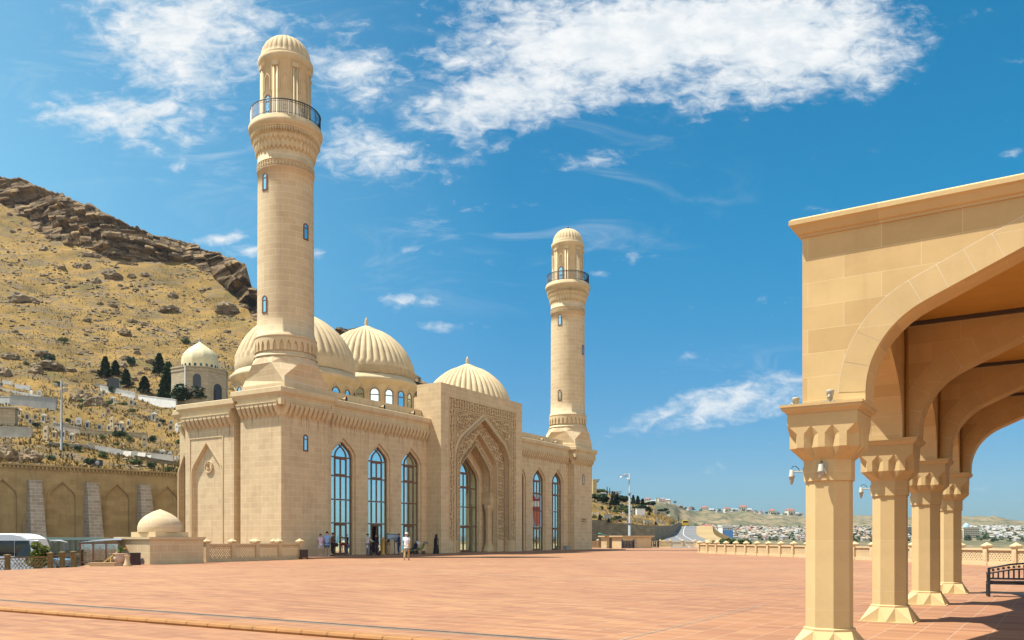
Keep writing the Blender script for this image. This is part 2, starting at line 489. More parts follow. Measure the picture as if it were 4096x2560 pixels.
M['ceiling'] = plain('ceiling_plaster', (0.50, 0.27, 0.05), 0.8, 0.06)
M['darkstrip'] = plain('dark_metal_strip', (0.07, 0.055, 0.05), 0.6)
M['wallstone'] = stone('retaining_wall_stone', (0.40, 0.29, 0.14), (0.33, 0.235, 0.11), (0.36, 0.27, 0.15), 1.1, 0.5, 0.008, stain=0.75, stain_col=(0.17, 0.13, 0.075), var=0.16)
M['butt'] = stone('buttress_stone', (0.40, 0.34, 0.26), (0.31, 0.25, 0.18), (0.52, 0.48, 0.41), 0.8, 0.34, 0.022, stain=0.3, stain_col=(0.2, 0.17, 0.13), var=0.14)
M['darkwall'] = stone('rough_wall_stone', (0.235, 0.20, 0.135), (0.17, 0.145, 0.095), (0.13, 0.11, 0.075), 0.9, 0.36, 0.03, stain=0.4, stain_col=(0.12, 0.10, 0.06), var=0.2, bump=0.7)
M['baluster'] = stone('balustrade_stone', (0.56, 0.415, 0.24), (0.52, 0.38, 0.21), (0.56, 0.43, 0.26), 1.4, 0.8, 0.004, stain=0.2, var=0.10)
M['oldstone'] = stone('mausoleum_stone', (0.46, 0.375, 0.245), (0.38, 0.30, 0.19), (0.27, 0.21, 0.13), 1.2, 0.42, 0.02, stain=0.45, stain_col=(0.25, 0.19, 0.11), var=0.14)
M['paledome'] = plain('pale_dome', (0.60, 0.52, 0.31), 0.7, 0.1, 1.5)
M['brown'] = plain('brown_window_frame', (0.15, 0.075, 0.038), 0.45, 0.1)
M['glass'] = glass('reflective_glass')
M['dkglass'] = glass('dark_glass', (0.35, 0.45, 0.5), (0.01, 0.012, 0.015), 0.14)
M['iron'] = plain('black_iron', (0.018, 0.02, 0.026), 0.45, 0.1, spec=0.5)
M['white'] = plain('white_paint', (0.78, 0.78, 0.76), 0.6, 0.06)
M['whitewall'] = plain('whitewashed_wall', (0.74, 0.72, 0.67), 0.85, 0.12, 1.2)
M['greywall'] = plain('grey_render', (0.30, 0.30, 0.285), 0.85, 0.15, 0.8)
M['concrete'] = plain('concrete', (0.38, 0.355, 0.305), 0.9, 0.18, 0.7)
M['tanstone'] = plain('tan_gravestone', (0.52, 0.41, 0.26), 0.85, 0.15, 2.0)
M['greystone'] = plain('grey_gravestone', (0.42, 0.38, 0.31), 0.85, 0.15, 2.0)
M['pinkstone'] = plain('pink_gravestone', (0.42, 0.25, 0.20), 0.8, 0.1)
M['plaque'] = plain('dark_plaque', (0.04, 0.045, 0.055), 0.4, 0.1)
M['steel'] = plain('grey_steel', (0.22, 0.235, 0.24), 0.6, 0.06)
M['mast'] = plain('dark_grey_mast', (0.085, 0.095, 0.10), 0.6, 0.08)
M['rock'] = plain('boulder_rock', (0.20, 0.145, 0.085), 0.95, 0.50, 0.9, bump=1.0, bscale=2.2)
M['wood'] = plain('varnished_wood', (0.20, 0.075, 0.02), 0.4, 0.2, 8)
M['gold'] = plain('yellow_painted_metal', (0.50, 0.29, 0.05), 0.5, 0.15)
M['bronze'] = plain('bronze_fence', (0.19, 0.115, 0.035), 0.55, 0.25, 6)
M['bin'] = plain('dark_red_slats', (0.045, 0.018, 0.018), 0.5, 0.2, 10)
M['rubber'] = plain('black_rubber', (0.015, 0.015, 0.015), 0.7)
M['pine'] = leaves('pine_foliage', (0.010, 0.030, 0.016), (0.042, 0.085, 0.040), 0.35)
M['shrub'] = leaves('shrub_leaves', (0.035, 0.065, 0.022), (0.13, 0.17, 0.065), 1.0)
M['bush'] = leaves('bush_leaves', (0.03, 0.055, 0.008), (0.19, 0.21, 0.02), 3.0)
M['yucca'] = leaves('yucca_leaves', (0.04, 0.10, 0.025), (0.10, 0.20, 0.05), 5.0)
M['farleaf'] = leaves('distant_foliage', (0.030, 0.055, 0.028), (0.075, 0.11, 0.05), 0.05)
M['bark'] = plain('bark', (0.10, 0.075, 0.05), 0.95, 0.3, 4)
M['skin'] = plain('skin', (0.42, 0.24, 0.16), 0.6, 0.05)

def arch_pts(c, a, zb, zs, za, n=7, rf=0.55):
    """pointed keel arch outline from bottom left over the apex to bottom right"""
    r = rf * a
    lo, hi = 0.05, pi / 2 - 0.001
    def zap(th): return zs + r * sin(th) + (a - r + r * cos(th)) / sin(th) * cos(th)
    for _ in range(50):
        mid = (lo + hi) / 2
        if zap(mid) > za: lo = mid
        else: hi = mid
    th = (lo + hi) / 2
    half = [(a - r + r * cos(th * i / n), zs + r * sin(th * i / n)) for i in range(n + 1)]
    x1, z1 = half[-1]
    half += [(x1 * (1 - k / 4), z1 + (za - z1) * k / 4 + 0.02 * a * sin(pi * k / 4) * 0) for k in (1, 2, 3)]
    left = [(c - x, z) for x, z in half]
    right = [(c + x, z) for x, z in reversed(half)]
    return [(c - a, zb)] + left + [(c, za)] + right + [(c + a, zb)]

def awall(mb, s0, s1, z0, z1, n0, opens, T):
    """flat wall with arched openings"""
    q = lambda a, b, c, d: mb.face([T(a, n0, c), T(b, n0, c), T(b, n0, d), T(a, n0, d)])
    cur = s0
    for pts in opens:
        l, r = pts[0][0], pts[-1][0]
        if l > cur: q(cur, l, z0, z1)
        for i in range(1, len(pts) - 2):
            a, b = pts[i], pts[i + 1]
            mb.face([T(a[0], n0, a[1]), T(b[0], n0, b[1]), T(b[0], n0, z1), T(a[0], n0, z1)])
        if pts[0][1] > z0 + 1e-4: q(l, r, z0, pts[0][1])
        cur = r
    if cur < s1: q(cur, s1, z0, z1)

def reveal(mb, pts, n0, n1, T, sill=True):
    for i in range(len(pts) - 1):
        a, b = pts[i], pts[i + 1]
        mb.face([T(a[0], n0, a[1]), T(b[0], n0, b[1]), T(b[0], n1, b[1]), T(a[0], n1, a[1])])
    if sill:
        a, b = pts[0], pts[-1]
        mb.face([T(a[0], n0, a[1]), T(b[0], n0, b[1]), T(b[0], n1, b[1]), T(a[0], n1, a[1])])

def ring_between(mb, p1, p2, n0, T):
    for i in range(len(p1) - 1):
        mb.face([T(p1[i][0], n0, p1[i][1]), T(p1[i+1][0], n0, p1[i+1][1]), T(p2[i+1][0], n0, p2[i+1][1]), T(p2[i][0], n0, p2[i][1])])

def fill_arch(mb, pts, n0, T):
    """fill an arch outline (symmetric point list) with horizontal strips"""
    m = len(pts)
    for i in range(m // 2):
        a, b = pts[i], pts[i + 1]
        c, d = pts[m - 2 - i], pts[m - 1 - i]
        if i == m // 2 - 1:
            mb.face([T(a[0], n0, a[1]), T(d[0], n0, d[1]), T(b[0], n0, b[1])])
        else:
            mb.face([T(a[0], n0, a[1]), T(d[0], n0, d[1]), T(c[0], n0, c[1]), T(b[0], n0, b[1])])

def extrude_path(mb, prof, path, closed=False):
    """prof: list of (outward, z); path: list of (point xy, outward xy normal mitred)"""
    m = len(path)
    lim = m if closed else m - 1
    for i in range(lim):
        (p, n), (p2, n2) = path[i], path[(i + 1) % m]
        for (o, z), (o2, z2) in zip(prof[:-1], prof[1:]):
            mb.face([(p[0] + n[0] * o, p[1] + n[1] * o, z), (p2[0] + n2[0] * o, p2[1] + n2[1] * o, z),
                     (p2[0] + n2[0] * o2, p2[1] + n2[1] * o2, z2), (p[0] + n[0] * o2, p[1] + n[1] * o2, z2)])
    if not closed:
        for (p, n) in (path[0], path[-1]):
            mb.face([(p[0] + n[0] * o, p[1] + n[1] * o, z) for (o, z) in prof])
# ------------------------------------------------------------------ the mosque
MA = atan2(0.8545, 0.5195)
MO = Vector((-16.36, 60.0, 0))
PLINTH = 0.12
UX, UY = cos(MA), sin(MA)
def mpos(t, w, z=0.0):
    return Vector((MO.x + UX * t - UY * w, MO.y + UY * t + UX * w, z))
def t_on(x, w):
    k = (x - 2048) / F_PX
    return (k * (MO.y + UX * w) - MO.x + UY * w) / (UX - k * UY)

mosque = thing("mosque", "large sandstone mosque with two minarets and three ribbed domes on the terrace", "mosque", MO, MA)
TF = lambda s, n, z: (s, n, z)          # front-facing walls: s along the facade
TS = lambda s, n, z: (n, s, z)          # side-facing walls: s into the building
WW = 0.825                              # wing plane
LEN = 50.2
P0, P1, PW = 18.09, 32.2, -0.776        # portal
PC = 25.12
TW, TD = 4.72, 4.2                      # corner tower width and depth

WIN = [7.29, 11.62, 15.92, PC * 2 - 15.92, PC * 2 - 11.62, PC * 2 - 7.29]
def win_outer(c): return arch_pts(c, 1.43, PLINTH, 7.75, 9.33, rf=.75)
def win_inner(c): return arch_pts(c, 1.22, PLINTH, 7.72, 9.07, rf=.75)

wall = MB()
# wings with window reveals in two steps
for a, b, cs in ((TW, P0, WIN[:3]), (P1, LEN - TW, WIN[3:])):
    ops = [win_outer(c) for c in cs]
    awall(wall, a, b, PLINTH, 11.6, WW, ops, TF)
    for c in cs:
        o, i = win_outer(c), win_inner(c)
        reveal(wall, o, WW, WW + .14, TF, False)
        ring_between(wall, o, i, WW + .14, TF)
        reveal(wall, i, WW + .14, WW + .42, TF, True)
# side block with a blind arch, slot and recess on the left flank
SB0, SB1, SBT = 5.0, 10.5, 0.08
so = arch_pts(8.03, 1.62, PLINTH, 6.3, 8.6, rf=.7)
awall(wall, SB0, SB1, PLINTH, 11.2, SBT, [so], TS)
reveal(wall, so, SBT, SBT + .22, TS, False)
fill_arch(wall, so, SBT + .22, TS)
wall.face([(SBT, SB0, PLINTH), (1.4, SB0, PLINTH), (1.4, SB0, 11.2), (SBT, SB0, 11.2)])
wall.face([(SBT, SB1, PLINTH), (1.4, SB1, PLINTH), (1.4, SB1, 11.2), (SBT, SB1, 11.2)])
wall.face([(1.1, TD - .2, PLINTH), (1.1, SB0, PLINTH), (1.1, SB0, 11.2), (1.1, TD - .2, 11.2)])
sw = arch_pts(11.7, .62, 1.2, 6.6, 8.0, rf=.7)
awall(wall, SB1, 12.05, PLINTH, 11.0, 0.95, [sw], TS)
wall.face([(.95, 12.05, PLINTH), (12.0, 12.05, PLINTH), (12.0, 12.05, 11.0), (.95, 12.05, 11.0)])
wall.face([(12.0, 12.05, PLINTH), (12.0, 24, PLINTH), (12.0, 24, 11.6), (12.0, 12.05, 11.6)])
reveal(wall, sw, .95, 1.3, TS)
# back and far flank, roof
wall.face([(12.0, 24, PLINTH), (LEN, 24, PLINTH), (LEN, 24, 11.6), (12.0, 24, 11.6)])
wall.face([(LEN - .5, TD, PLINTH), (LEN - .5, 24, PLINTH), (LEN - .5, 24, 11.6), (LEN - .5, TD, 11.6)])
wall.face([(.95, SB0, 11.3), (LEN - .5, SB0, 11.55), (LEN - .5, 12.05, 11.55), (.95, 12.05, 11.0)])
wall.face([(12.0, 12.05, 11.55), (LEN - .5, 12.05, 11.56), (LEN - .5, 24, 11.56), (12.0, 24, 11.55)])
wall.face([(1.4, WW, 11.58), (LEN - 1.4, WW, 11.58), (LEN - 1.4, SB0, 11.58), (1.4, SB0, 11.58)])
wall.build("wall", M['stone'], mosque)

# raised rectangular line and arch line on the side block
fr = MB()
def bar_path(mb, pts, wd, n0, n1, T):
    for a, b in zip(pts[:-1], pts[1:]):
        dx, dz = b[0] - a[0], b[1] - a[1]
        l = sqrt(dx * dx + dz * dz); px, pz = -dz / l * wd / 2, dx / l * wd / 2
        c = []
        for n in (n0, n1):
            for (s, z) in ((a[0] - px, a[1] - pz), (b[0] - px, b[1] - pz), (b[0] + px, b[1] + pz), (a[0] + px, a[1] + pz)):
                c.append(T(s, n, z))
        mb.hexa(c)
bar_path(fr, [(9.95, PLINTH), (9.95, 9.08), (6.2, 9.08), (6.2, PLINTH)], .10, SBT, SBT - .05, TS)
bar_path(fr, arch_pts(8.03, 1.74, PLINTH, 6.3, 8.75, rf=.7), .10, SBT, SBT - .06, TS)
bar_path(fr, arch_pts(11.7, .74, PLINTH, 6.6, 8.15, rf=.7), .10, .95, .88, TS)
fr.build("moulding", M['trim'], mosque)
sidewin = MB()
fill_arch(sidewin, sw, 1.22, TS)
sidewin.build("side_window", M['dkglass'], mosque)

# round medallion with raised calligraphy
md = MB()
mc = Vector((SBT + .22, 8.0, 6.86))
def mdp(r, a, n): return (mc.x - n, mc.y + r * cos(a), mc.z + r * sin(a))
prof = [(0, .05), (.36, .05), (.38, .12), (.46, .12), (.48, 0)]
md.grid(lambda u, v: mdp(prof[int(round(v * 4))][0], u * 2 * pi, prof[int(round(v * 4))][1]), 32, 4, closed=True, smooth=False)
med = md.build("medallion", M['carved'], mosque)
cal = MB()
# the name written with strokes: alif, lam, lam with shadda, heh (read right to left; right is -w from outside)
def stroke(pts, r=.028): cal.tube([(mc.x - .09, mc.y - p[0], mc.z + p[1]) for p in pts], r, 5)
stroke([(.24, -.16), (.24, .24)])
stroke([(.12, .22), (.12, -.10), (.08, -.16), (.03, -.16)])
stroke([(.03, .18), (.03, -.16), (-.02, -.17), (-.06, -.16)])
stroke([(-.06, .16), (-.06, -.16), (-.12, -.17), (-.15, -.12)])
stroke([(-.15, -.12), (-.19, .02), (-.25, -.06), (-.22, -.16), (-.15, -.16)])
stroke([(.06, .26), (.02, .22), (-.01, .27), (-.05, .22), (-.08, .28)], .018)
stroke([(-.02, .33), (-.02, .29)], .016)
cal.build("calligraphy", M['trim'], med)

# ---- cornices, friezes
def rect_path(x0, x1, y0, y1):
    return [((x0, y0), (-1, -1)), ((x1, y0), (1, -1)), ((x1, y1), (1, 1)), ((x0, y1), (-1, 1))]
CPROF = [(0.30, 11.45), (.34, 11.52), (.34, 11.60), (.42, 11.68), (.50, 11.80), (.50, 12.12), (.44, 12.16), (0, 12.20)]
def corbels(mb, p0, p1, nrm, z0=10.05, z1=11.1, pitch=.47, out=.46):
    p0, p1 = Vector(p0), Vector(p1)
    ln = (p1 - p0).length
    e = (p1 - p0) / ln
    nn = Vector(nrm)
    k = max(1, int(round(ln / pitch)))
    st = ln / k
    P = lambda s, o, z: (p0.x + e.x * s + nn.x * o, p0.y + e.y * s + nn.y * o, z)
    for i in range(k):
        c = (i + .5) * st
        h = st * .35
        zm, zt = z0 + .36, z1 - .26
        tip = P(c, .02, z0)
        A = [P(c - h, 0, zm - .08), P(c - h * .7, out * .55, zm), P(c + h * .7, out * .55, zm), P(c + h, 0, zm - .08)]
        B = [P(c - h, 0, zt), P(c - h, out * .92, zt), P(c + h, out * .92, zt), P(c + h, 0, zt)]
        for a, b in ((0, 1), (1, 2), (2, 3)):
            mb.face([A[a], A[b], tip])
            mb.face([A[a], A[b], B[b], B[a]])
        # pointed heads of the niches between the corbels
        g0, g1 = c + h, c + st - h
        gm = (g0 + g1) / 2
        o = out * .92
        for s0 in ((c - h),):
            mb.face([P(c - h, o, zt), P(c + h, o, zt), P(c + st / 2, o, z1 - .02), P(c - st / 2, o, z1 - .02)])
        mb.face([P(c + h, o, zt), P(c + st / 2, o, z1 - .02), P(c + st / 2, 0, z1 - .02), P(c + h, 0, zt)])
        mb.face([P(c - h, o, zt), P(c - st / 2, o, z1 - .02), P(c - st / 2, 0, z1 - .02), P(c - h, 0, zt)])
    # each niche panel paints recess shade and stain; the runs below are stains
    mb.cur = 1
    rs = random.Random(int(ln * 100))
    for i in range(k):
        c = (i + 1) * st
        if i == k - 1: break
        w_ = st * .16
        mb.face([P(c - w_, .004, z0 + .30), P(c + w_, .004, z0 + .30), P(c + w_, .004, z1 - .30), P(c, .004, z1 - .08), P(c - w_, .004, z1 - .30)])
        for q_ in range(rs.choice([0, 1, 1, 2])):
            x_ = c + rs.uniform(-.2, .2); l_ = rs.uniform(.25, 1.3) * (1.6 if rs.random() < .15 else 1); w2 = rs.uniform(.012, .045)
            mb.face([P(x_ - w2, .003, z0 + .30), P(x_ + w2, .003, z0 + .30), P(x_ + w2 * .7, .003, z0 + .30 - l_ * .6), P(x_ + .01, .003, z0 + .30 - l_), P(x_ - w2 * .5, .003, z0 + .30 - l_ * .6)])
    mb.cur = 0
    # band above the niches
    mb.face([P(0, out, z1 - .02), P(ln, out, z1 - .02), P(ln, out, z1 + .06), P(0, out, z1 + .06)])
    mb.face([P(0, out, z1 + .06), P(ln, out, z1 + .06), P(ln, .30, z1 + .08), P(0, .30, z1 + .08)])
    mb.face([P(0, .30, z1 + .08), P(ln, .30, z1 + .08), P(ln, .30, z1 + .36), P(0, .30, z1 + .36)])
    for s in (0, ln):
        mb.face([P(s, 0, z1 - .02), P(s, out, z1 - .02), P(s, .30, z1 + .36), P(s, 0, z1 + .36)])

for a, b in ((TW + .5, P0), (P1, LEN - TW - .5)):
    cor = MB(); extrude_path(cor, CPROF, [((a, WW), (0, -1)), ((b, WW), (0, -1))]); cor.build("cornice", M['trim'], mosque)
cor = MB()
extrude_path(cor, [(o, z - .45) for o, z in CPROF], [((SBT, SB1), (-1, 1)), ((SBT, SB0), (-1, -1)), ((1.4, SB0), (0, -1))])
cor.build("cornice", M['trim'], mosque)
cor = MB()
extrude_path(cor, [(o, z - .62) for o, z in CPROF], [((12.0, 12.05), (0, 1)), ((.95, 12.05), (-1, 1)), ((.95, SB1), (-1, 0))])
cor.build("cornice", M['trim'], mosque)
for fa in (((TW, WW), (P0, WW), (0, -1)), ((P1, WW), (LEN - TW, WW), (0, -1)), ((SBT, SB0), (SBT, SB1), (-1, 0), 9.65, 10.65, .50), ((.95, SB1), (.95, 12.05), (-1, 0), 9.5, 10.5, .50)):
    fz = MB(); corbels(fz, *fa); fz.build("corbel_frieze", [M['trim'], M['stain_shade']], mosque)
for a, b in ((TW + .2, P0), (P1, LEN - TW - .2)):
    n = 8
    pp = MB()
    for i in range(n):
        s0 = a + (b - a) * i / n; s1 = a + (b - a) * (i + 1) / n - .03
        pp.box(s0, s1, WW + .55, WW + .70, 12.0, 12.95)
    pp.build("parapet", M['trim'], mosque)

# ---- corner towers
def tower(x0):
    tb = MB()
    x1 = x0 + TW
    tb.box(x0, x1, 0, TD, PLINTH, 11.6)
    t = tb.build("corner_tower", M['stone'], mosque)
    c = MB(); extrude_path(c, CPROF, rect_path(x0, x1, 0, TD), True); c.build("tower_cornice", M['trim'], t)
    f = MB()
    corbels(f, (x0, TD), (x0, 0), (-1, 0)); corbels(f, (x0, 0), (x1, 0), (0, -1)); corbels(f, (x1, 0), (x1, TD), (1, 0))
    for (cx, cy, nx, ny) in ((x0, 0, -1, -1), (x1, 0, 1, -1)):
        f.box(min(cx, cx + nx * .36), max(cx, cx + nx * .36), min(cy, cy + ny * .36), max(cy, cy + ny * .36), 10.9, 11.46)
    f.build("tower_frieze", [M['trim'], M['stain_shade']], t)
    return t
tower_l = tower(0.0)
tower_r = tower(LEN - TW)

def slit(parent, c, zb, zt, a, T, n0, name="slit_window"):
    pts = arch_pts(c, a, zb, zt - a * 1.1, zt, n=5, rf=.95)
    pin = arch_pts(c, a * .62, zb + .10, zt - a * 1.1, zt - .12, n=5, rf=.95)
    fm = MB()
    ring_between(fm, pts, pin, n0 - .05, T)
    reveal(fm, pts, n0 + .02, n0 - .05, T); reveal(fm, pin, n0 + .02, n0 - .05, T)
    q = lambda s0, s1, z0, z1: fm.face([T(s0, n0 - .05, z0), T(s1, n0 - .05, z0), T(s1, n0 - .05, z1), T(s0, n0 - .05, z1)])
    q(c - a, c + a, zb, zb + .10); q(c - a * .62, c + a * .62, zt - a * 1.7, zt - a * 1.45)
    f = fm.build(name, M['brown'], parent)
    g = MB(); fill_arch(g, pin, n0 - .015, T); g.build("pane", M['glass'], f)
slit(tower_l, 2.36, 7.80, 9.06, .235, TF, 0)
slit(tower_r, 47.84, 7.85, 9.12, .235, TF, 0)

# ---- tall arched windows
def tall_window(c, w0, half, zb, zs, za, rows, open_leaf=False, name="arched_window", rf=.75):
    o = arch_pts(c, half, zb, zs, za, rf=rf)
    i = arch_pts(c, half - .065, zb, zs, za - .085, rf=rf)
    fm = MB()
    d0, d1 = w0, w0 + .12
    ring_between(fm, o, i, d0, TF)
    reveal(fm, i, d0, d1, TF)
    def hb(z, h=.10): fm.box(c - half + .08, c + half - .08, d0 - .02, d1, z - h / 2, z + h / 2)
    def vb(s, z0, z1, wd=.07): fm.box(s - wd / 2, s + wd / 2, d0, d1 - .01, z0, z1)
    for z in rows: hb(z, .105)
    q = half * .52
    rr = [zb] + list(rows)
    for k in range(len(rr) - 1):
        z0, z1 = rr[k] + .07, rr[k + 1] - .07
        for s in (c - q, c, c + q): vb(s, z0, z1, .085 if (k in (0, 3) and s != c) else .06 if k else .12)
        if k in (3,):
            for s in (c - q / 2, c + q / 2):
                fm.box(s - q / 2, s + q / 2, d0 - .015, d1 - .02, z1 - .10, z1 + .02); fm.box(s - q / 2, s + q / 2, d0 - .015, d1 - .02, z0 - .02, z0 + .10)
        if k == 0:
            for s in (c - q / 2, c + q / 2):
                fm.box(s - q / 2, s + q / 2, d0 - .015, d1 - .02, z1 - .14, z1 + .02); fm.box(s - q / 2, s + q / 2, d0 - .015, d1 - .02, z0 - .06, z0 + .12)
    # ogee tracery in the head
    zt = rows[-1]
    hh = za - zt
    for sg in (-1, 1):
        ln = [(q * sg, 0), (q * .97 * sg, hh * .18), (q * .78 * sg, hh * .38), (q * .40 * sg, hh * .56), (0, hh * .70), (-.22 * half * sg, hh * .86)]
        bar_path(fm, [(c + a, zt + b) for a, b in ln], .06, d0, d1 - .02, TF)
    f = fm.build(name, M['brown'], mosque)
    g = MB()
    gd = w0 + .07
    if open_leaf:
        z1 = rows[0]
        up = [p for p in i]
        g.face([(c - half, gd, zb), (c - q, gd, zb), (c - q, gd, z1), (c - half, gd, z1)])
        g.face([(c + q * .45, gd, zb), (c + half, gd, zb), (c + half, gd, z1), (c + q * .45, gd, z1)])
        upper = arch_pts(c, half - .08, z1, zs, za - .10, rf=rf)
        fill_arch(g, upper, gd, TF)
        lf = MB()
        lf.box(c - q - .03, c - q + .03, gd, gd + .85, zb, z1 - .1)
        lf.build("open_door_leaf", M['brown'], f)
    else:
        fill_arch(g, i, gd, TF)
    g.build("glass", M['glass'], f)
    hd = MB()
    for sg in (-1, 1):
        hd.tube([(c + sg * .09, d0 - .05, zb + .75), (c + sg * .09, d0 - .11, zb + .80), (c + sg * .09, d0 - .11, zb + 1.45), (c + sg * .09, d0 - .05, zb + 1.5)], .02, 5)
    hd.build("door_handle", M['gold'], f)
    return f
ROWS = (2.64, 4.49, 6.34, 7.82)
for k, c in enumerate(WIN):
    tall_window(c, WW + .26, 1.22, PLINTH, 7.72, 9.07, ROWS, open_leaf=(k == 1))

# red and white reflection painted on a panel, middle window of the right wing
cu = thing("painted_reflection", "red and white reflection painted on a panel behind the bars of a right-wing window", "reflection_panel", mpos(WIN[4], WW + .31, 0), MA)
cq = MB()
wv = lambda s, z: .012 * sin(s * 14 + z)
def patch(pts, ci):
    cq.cur = ci
    cq.face([(s, wv(s, z) * .3 - .004 * ci, z) for s, z in pts])
patch([(-1.02, 6.15), (1.05, 6.3), (1.05, 2.75), (-.9, 2.75)], 0)
patch([(-.95, 6.1), (-.6, 6.25), (-.2, 5.8), (.35, 5.85), (.75, 6.25), (.7, 5.6), (-.9, 5.55)], 1)
patch([(-1.0, 5.5), (.6, 5.55), (.62, 4.95), (-.35, 5.0), (-.95, 5.05)], 2)
patch([(-.95, 4.9), (.55, 4.95), (.6, 4.55), (-.9, 4.4)], 1)
patch([(-.85, 4.4), (.6, 4.5), (.72, 3.6), (.45, 2.8), (-.35, 2.8), (-.5, 3.3), (-.8, 3.7)], 3)
patch([(-.1, 4.2), (.12, 4.25), (.15, 3.8), (-.02, 3.6), (-.15, 3.9)], 0)
cq.build("matte", [plain('reflection_pale_blue', (.30, .42, .48), .8), plain('reflection_red', (.30, .04, .03), .8), plain('reflection_white', (.62, .58, .5), .8), plain('reflection_salmon', (.48, .13, .07), .8)], cu)
# ---- portal
A1 = arch_pts(PC, 4.62, PLINTH, 8.55, 13.02, n=14, rf=.62)
A1b = arch_pts(PC, 4.50, PLINTH, 8.55, 12.86, n=14, rf=.62)
A2 = arch_pts(PC, 3.23, PLINTH, 7.9, 11.55, n=14, rf=.62)
A3 = arch_pts(PC, 2.76, PLINTH, 7.4, 10.62, n=14, rf=.62)
A3u = arch_pts(PC, 2.76, 5.0, 7.4, 10.62, n=14, rf=.62)
A4 = arch_pts(PC, 2.25, PLINTH, 6.9, 9.5, n=14, rf=.62)
W2, W3, W4, W5 = -0.17, 0.32, 1.28, 1.62
Q0, Q1, QT = 19.28, PC * 2 - 19.28, 14.2
pm = MB()
# outer border and its sides
pm.box(P0, Q0, PW, W5 + .6, PLINTH, QT)
pm.box(Q1, P1, PW, W5 + .6, PLINTH, QT)
pm.box(P0, P1, PW, 1.9, QT, 15.3)
pm.face([(P0, W5 + .6, PLINTH), (P1, W5 + .6, PLINTH), (P1, W5 + .6, QT), (P0, W5 + .6, QT)])
# backing of the carved fields (carving stands proud of these)
awall(pm, Q0, Q1, PLINTH, QT, PW + .10, [A1], TF)
reveal(pm, A1, PW - .02, W2, TF, False)
A1w = arch_pts(PC, 4.66, PLINTH, 8.6, 13.06, n=14, rf=.62)
ring_between(pm, A1, A2, W2 + .06, TF)
reveal(pm, A2, W2, W3 + .05, TF, False)
ring_between(pm, arch_pts(PC, 3.23, 4.75, 7.9, 11.55, n=14, rf=.62), A3u, W3 + .05, TF)
reveal(pm, A3u, W3, W4, TF, False)
for sg in (-1, 1):
    e2, e3 = PC + sg * 3.23, PC + sg * 2.76
    pm.face([(e2, W3, PLINTH), (e2, W4, PLINTH), (e2, W4, 4.75), (e2, W3, 4.75)])
ring_between(pm, arch_pts(PC, 3.23, PLINTH, 7.9, 11.55, n=14, rf=.62), A4, W4, TF)
reveal(pm, A4, W4, W5 + .3, TF)
portal = pm.build("portal", M['stone'], mosque)

rnd = random.Random(3)
def pat_inter(s, z):
    a = sin(s * 9.5 + 1.7 * sin(z * 6.0)) * sin(z * 9.5 + 1.7 * sin(s * 6.0))
    b = sin((s + z) * 13.0) * sin((s - z) * 13.0)
    return 1.0 if (a * .8 + b * .6) > 0.0 else 0.0
def pat_vine(s, z):
    a = sin(s * 9 + 2.2 * sin(z * 4.3)) + .8 * sin(z * 13 + 2.0 * cos(s * 6.5))
    return 1.0 if abs(a) < .62 else 0.0
def pat_script(s, z):
    a = sin(s * 15 + .8 * sin(z * 4)) + .9 * noise.noise(Vector((s * 6, z * 6, 0)))
    b = sin(z * 15 + 1.2 * sin(s * 6.5))
    return 1.0 if (a > .25 or b > .80) else 0.0
def relief(mb, s0, s1, z0, z1, n_back, depth, cell, pat, inside, T=TF):
    nu, nv = max(1, int((s1 - s0) / cell)), max(1, int((z1 - z0) / max(cell, .045)))
    hs = [[pat(s0 + (s1 - s0) * (i + .5) / nu, z0 + (z1 - z0) * (j + .5) / nv) for i in range(nu)] for j in range(nv)]
    du, dv = (s1 - s0) / nu, (z1 - z0) / nv
    for j in range(nv):
        for i in range(nu):
            s, z = s0 + i * du, z0 + j * dv
            if not inside(s + du / 2, z + dv / 2) or hs[j][i] <= 0: continue
            d = n_back - depth * hs[j][i]
            mb.face([T(s, d, z), T(s + du, d, z), T(s + du, d, z + dv), T(s, d, z + dv)])
            for (di, dj, p, q) in ((-1, 0, (s, z), (s, z + dv)), (1, 0, (s + du, z), (s + du, z + dv)), (0, -1, (s, z), (s + du, z)), (0, 1, (s, z + dv), (s + du, z + dv))):
                ii, jj = i + di, j + dj
                if 0 <= ii < nu and 0 <= jj < nv and hs[jj][ii] > 0: continue
                mb.face([T(p[0], d, p[1]), T(q[0], d, q[1]), T(q[0], n_back, q[1]), T(p[0], n_back, p[1])])
def below(pts):
    """z of an arch outline at s, or -1 outside it"""
    c = (pts[0][0] + pts[-1][0]) / 2
    right = pts[len(pts) // 2:]
    def f(s):
        x = abs(s - c) + c
        if x >= right[-1][0]: return -1
        for a, b in zip(right[:-1], right[1:]):
            if a[0] <= x <= b[0]:
                k = 0 if b[0] - a[0] < 1e-9 else (x - a[0]) / (b[0] - a[0])
                return a[1] + (b[1] - a[1]) * k
        return right[0][1]
    return f
f1o = below(arch_pts(PC, 4.95, PLINTH, 8.6, 13.4, n=14, rf=.62)); f1 = below(A1); f2o = below(arch_pts(PC, 3.33, PLINTH, 7.95, 11.68, n=14, rf=.62)); f3o = below(arch_pts(PC, 2.90, PLINTH, 7.45, 10.78, n=14, rf=.62)); f2 = below(A2)
I0, I1, IT = 20.22, PC * 2 - 20.22, 13.26
cell = .066
r1 = MB(); relief(r1, Q0 + .06, Q1 - .06, 1.4, QT - .06, PW + .10, .14, cell, pat_script, lambda s, z: (s < I0 - .06 or s > I1 + .06 or z > IT + .06))
r1.build("inscription_band", M['carved'], portal)
r2 = MB(); relief(r2, I0 + .25, I1 - .25, 8.0, IT - .22, PW + .10, .14, cell, pat_vine, lambda s, z: z > f1o(s) + .12 and abs(s - PC) < 4.7)
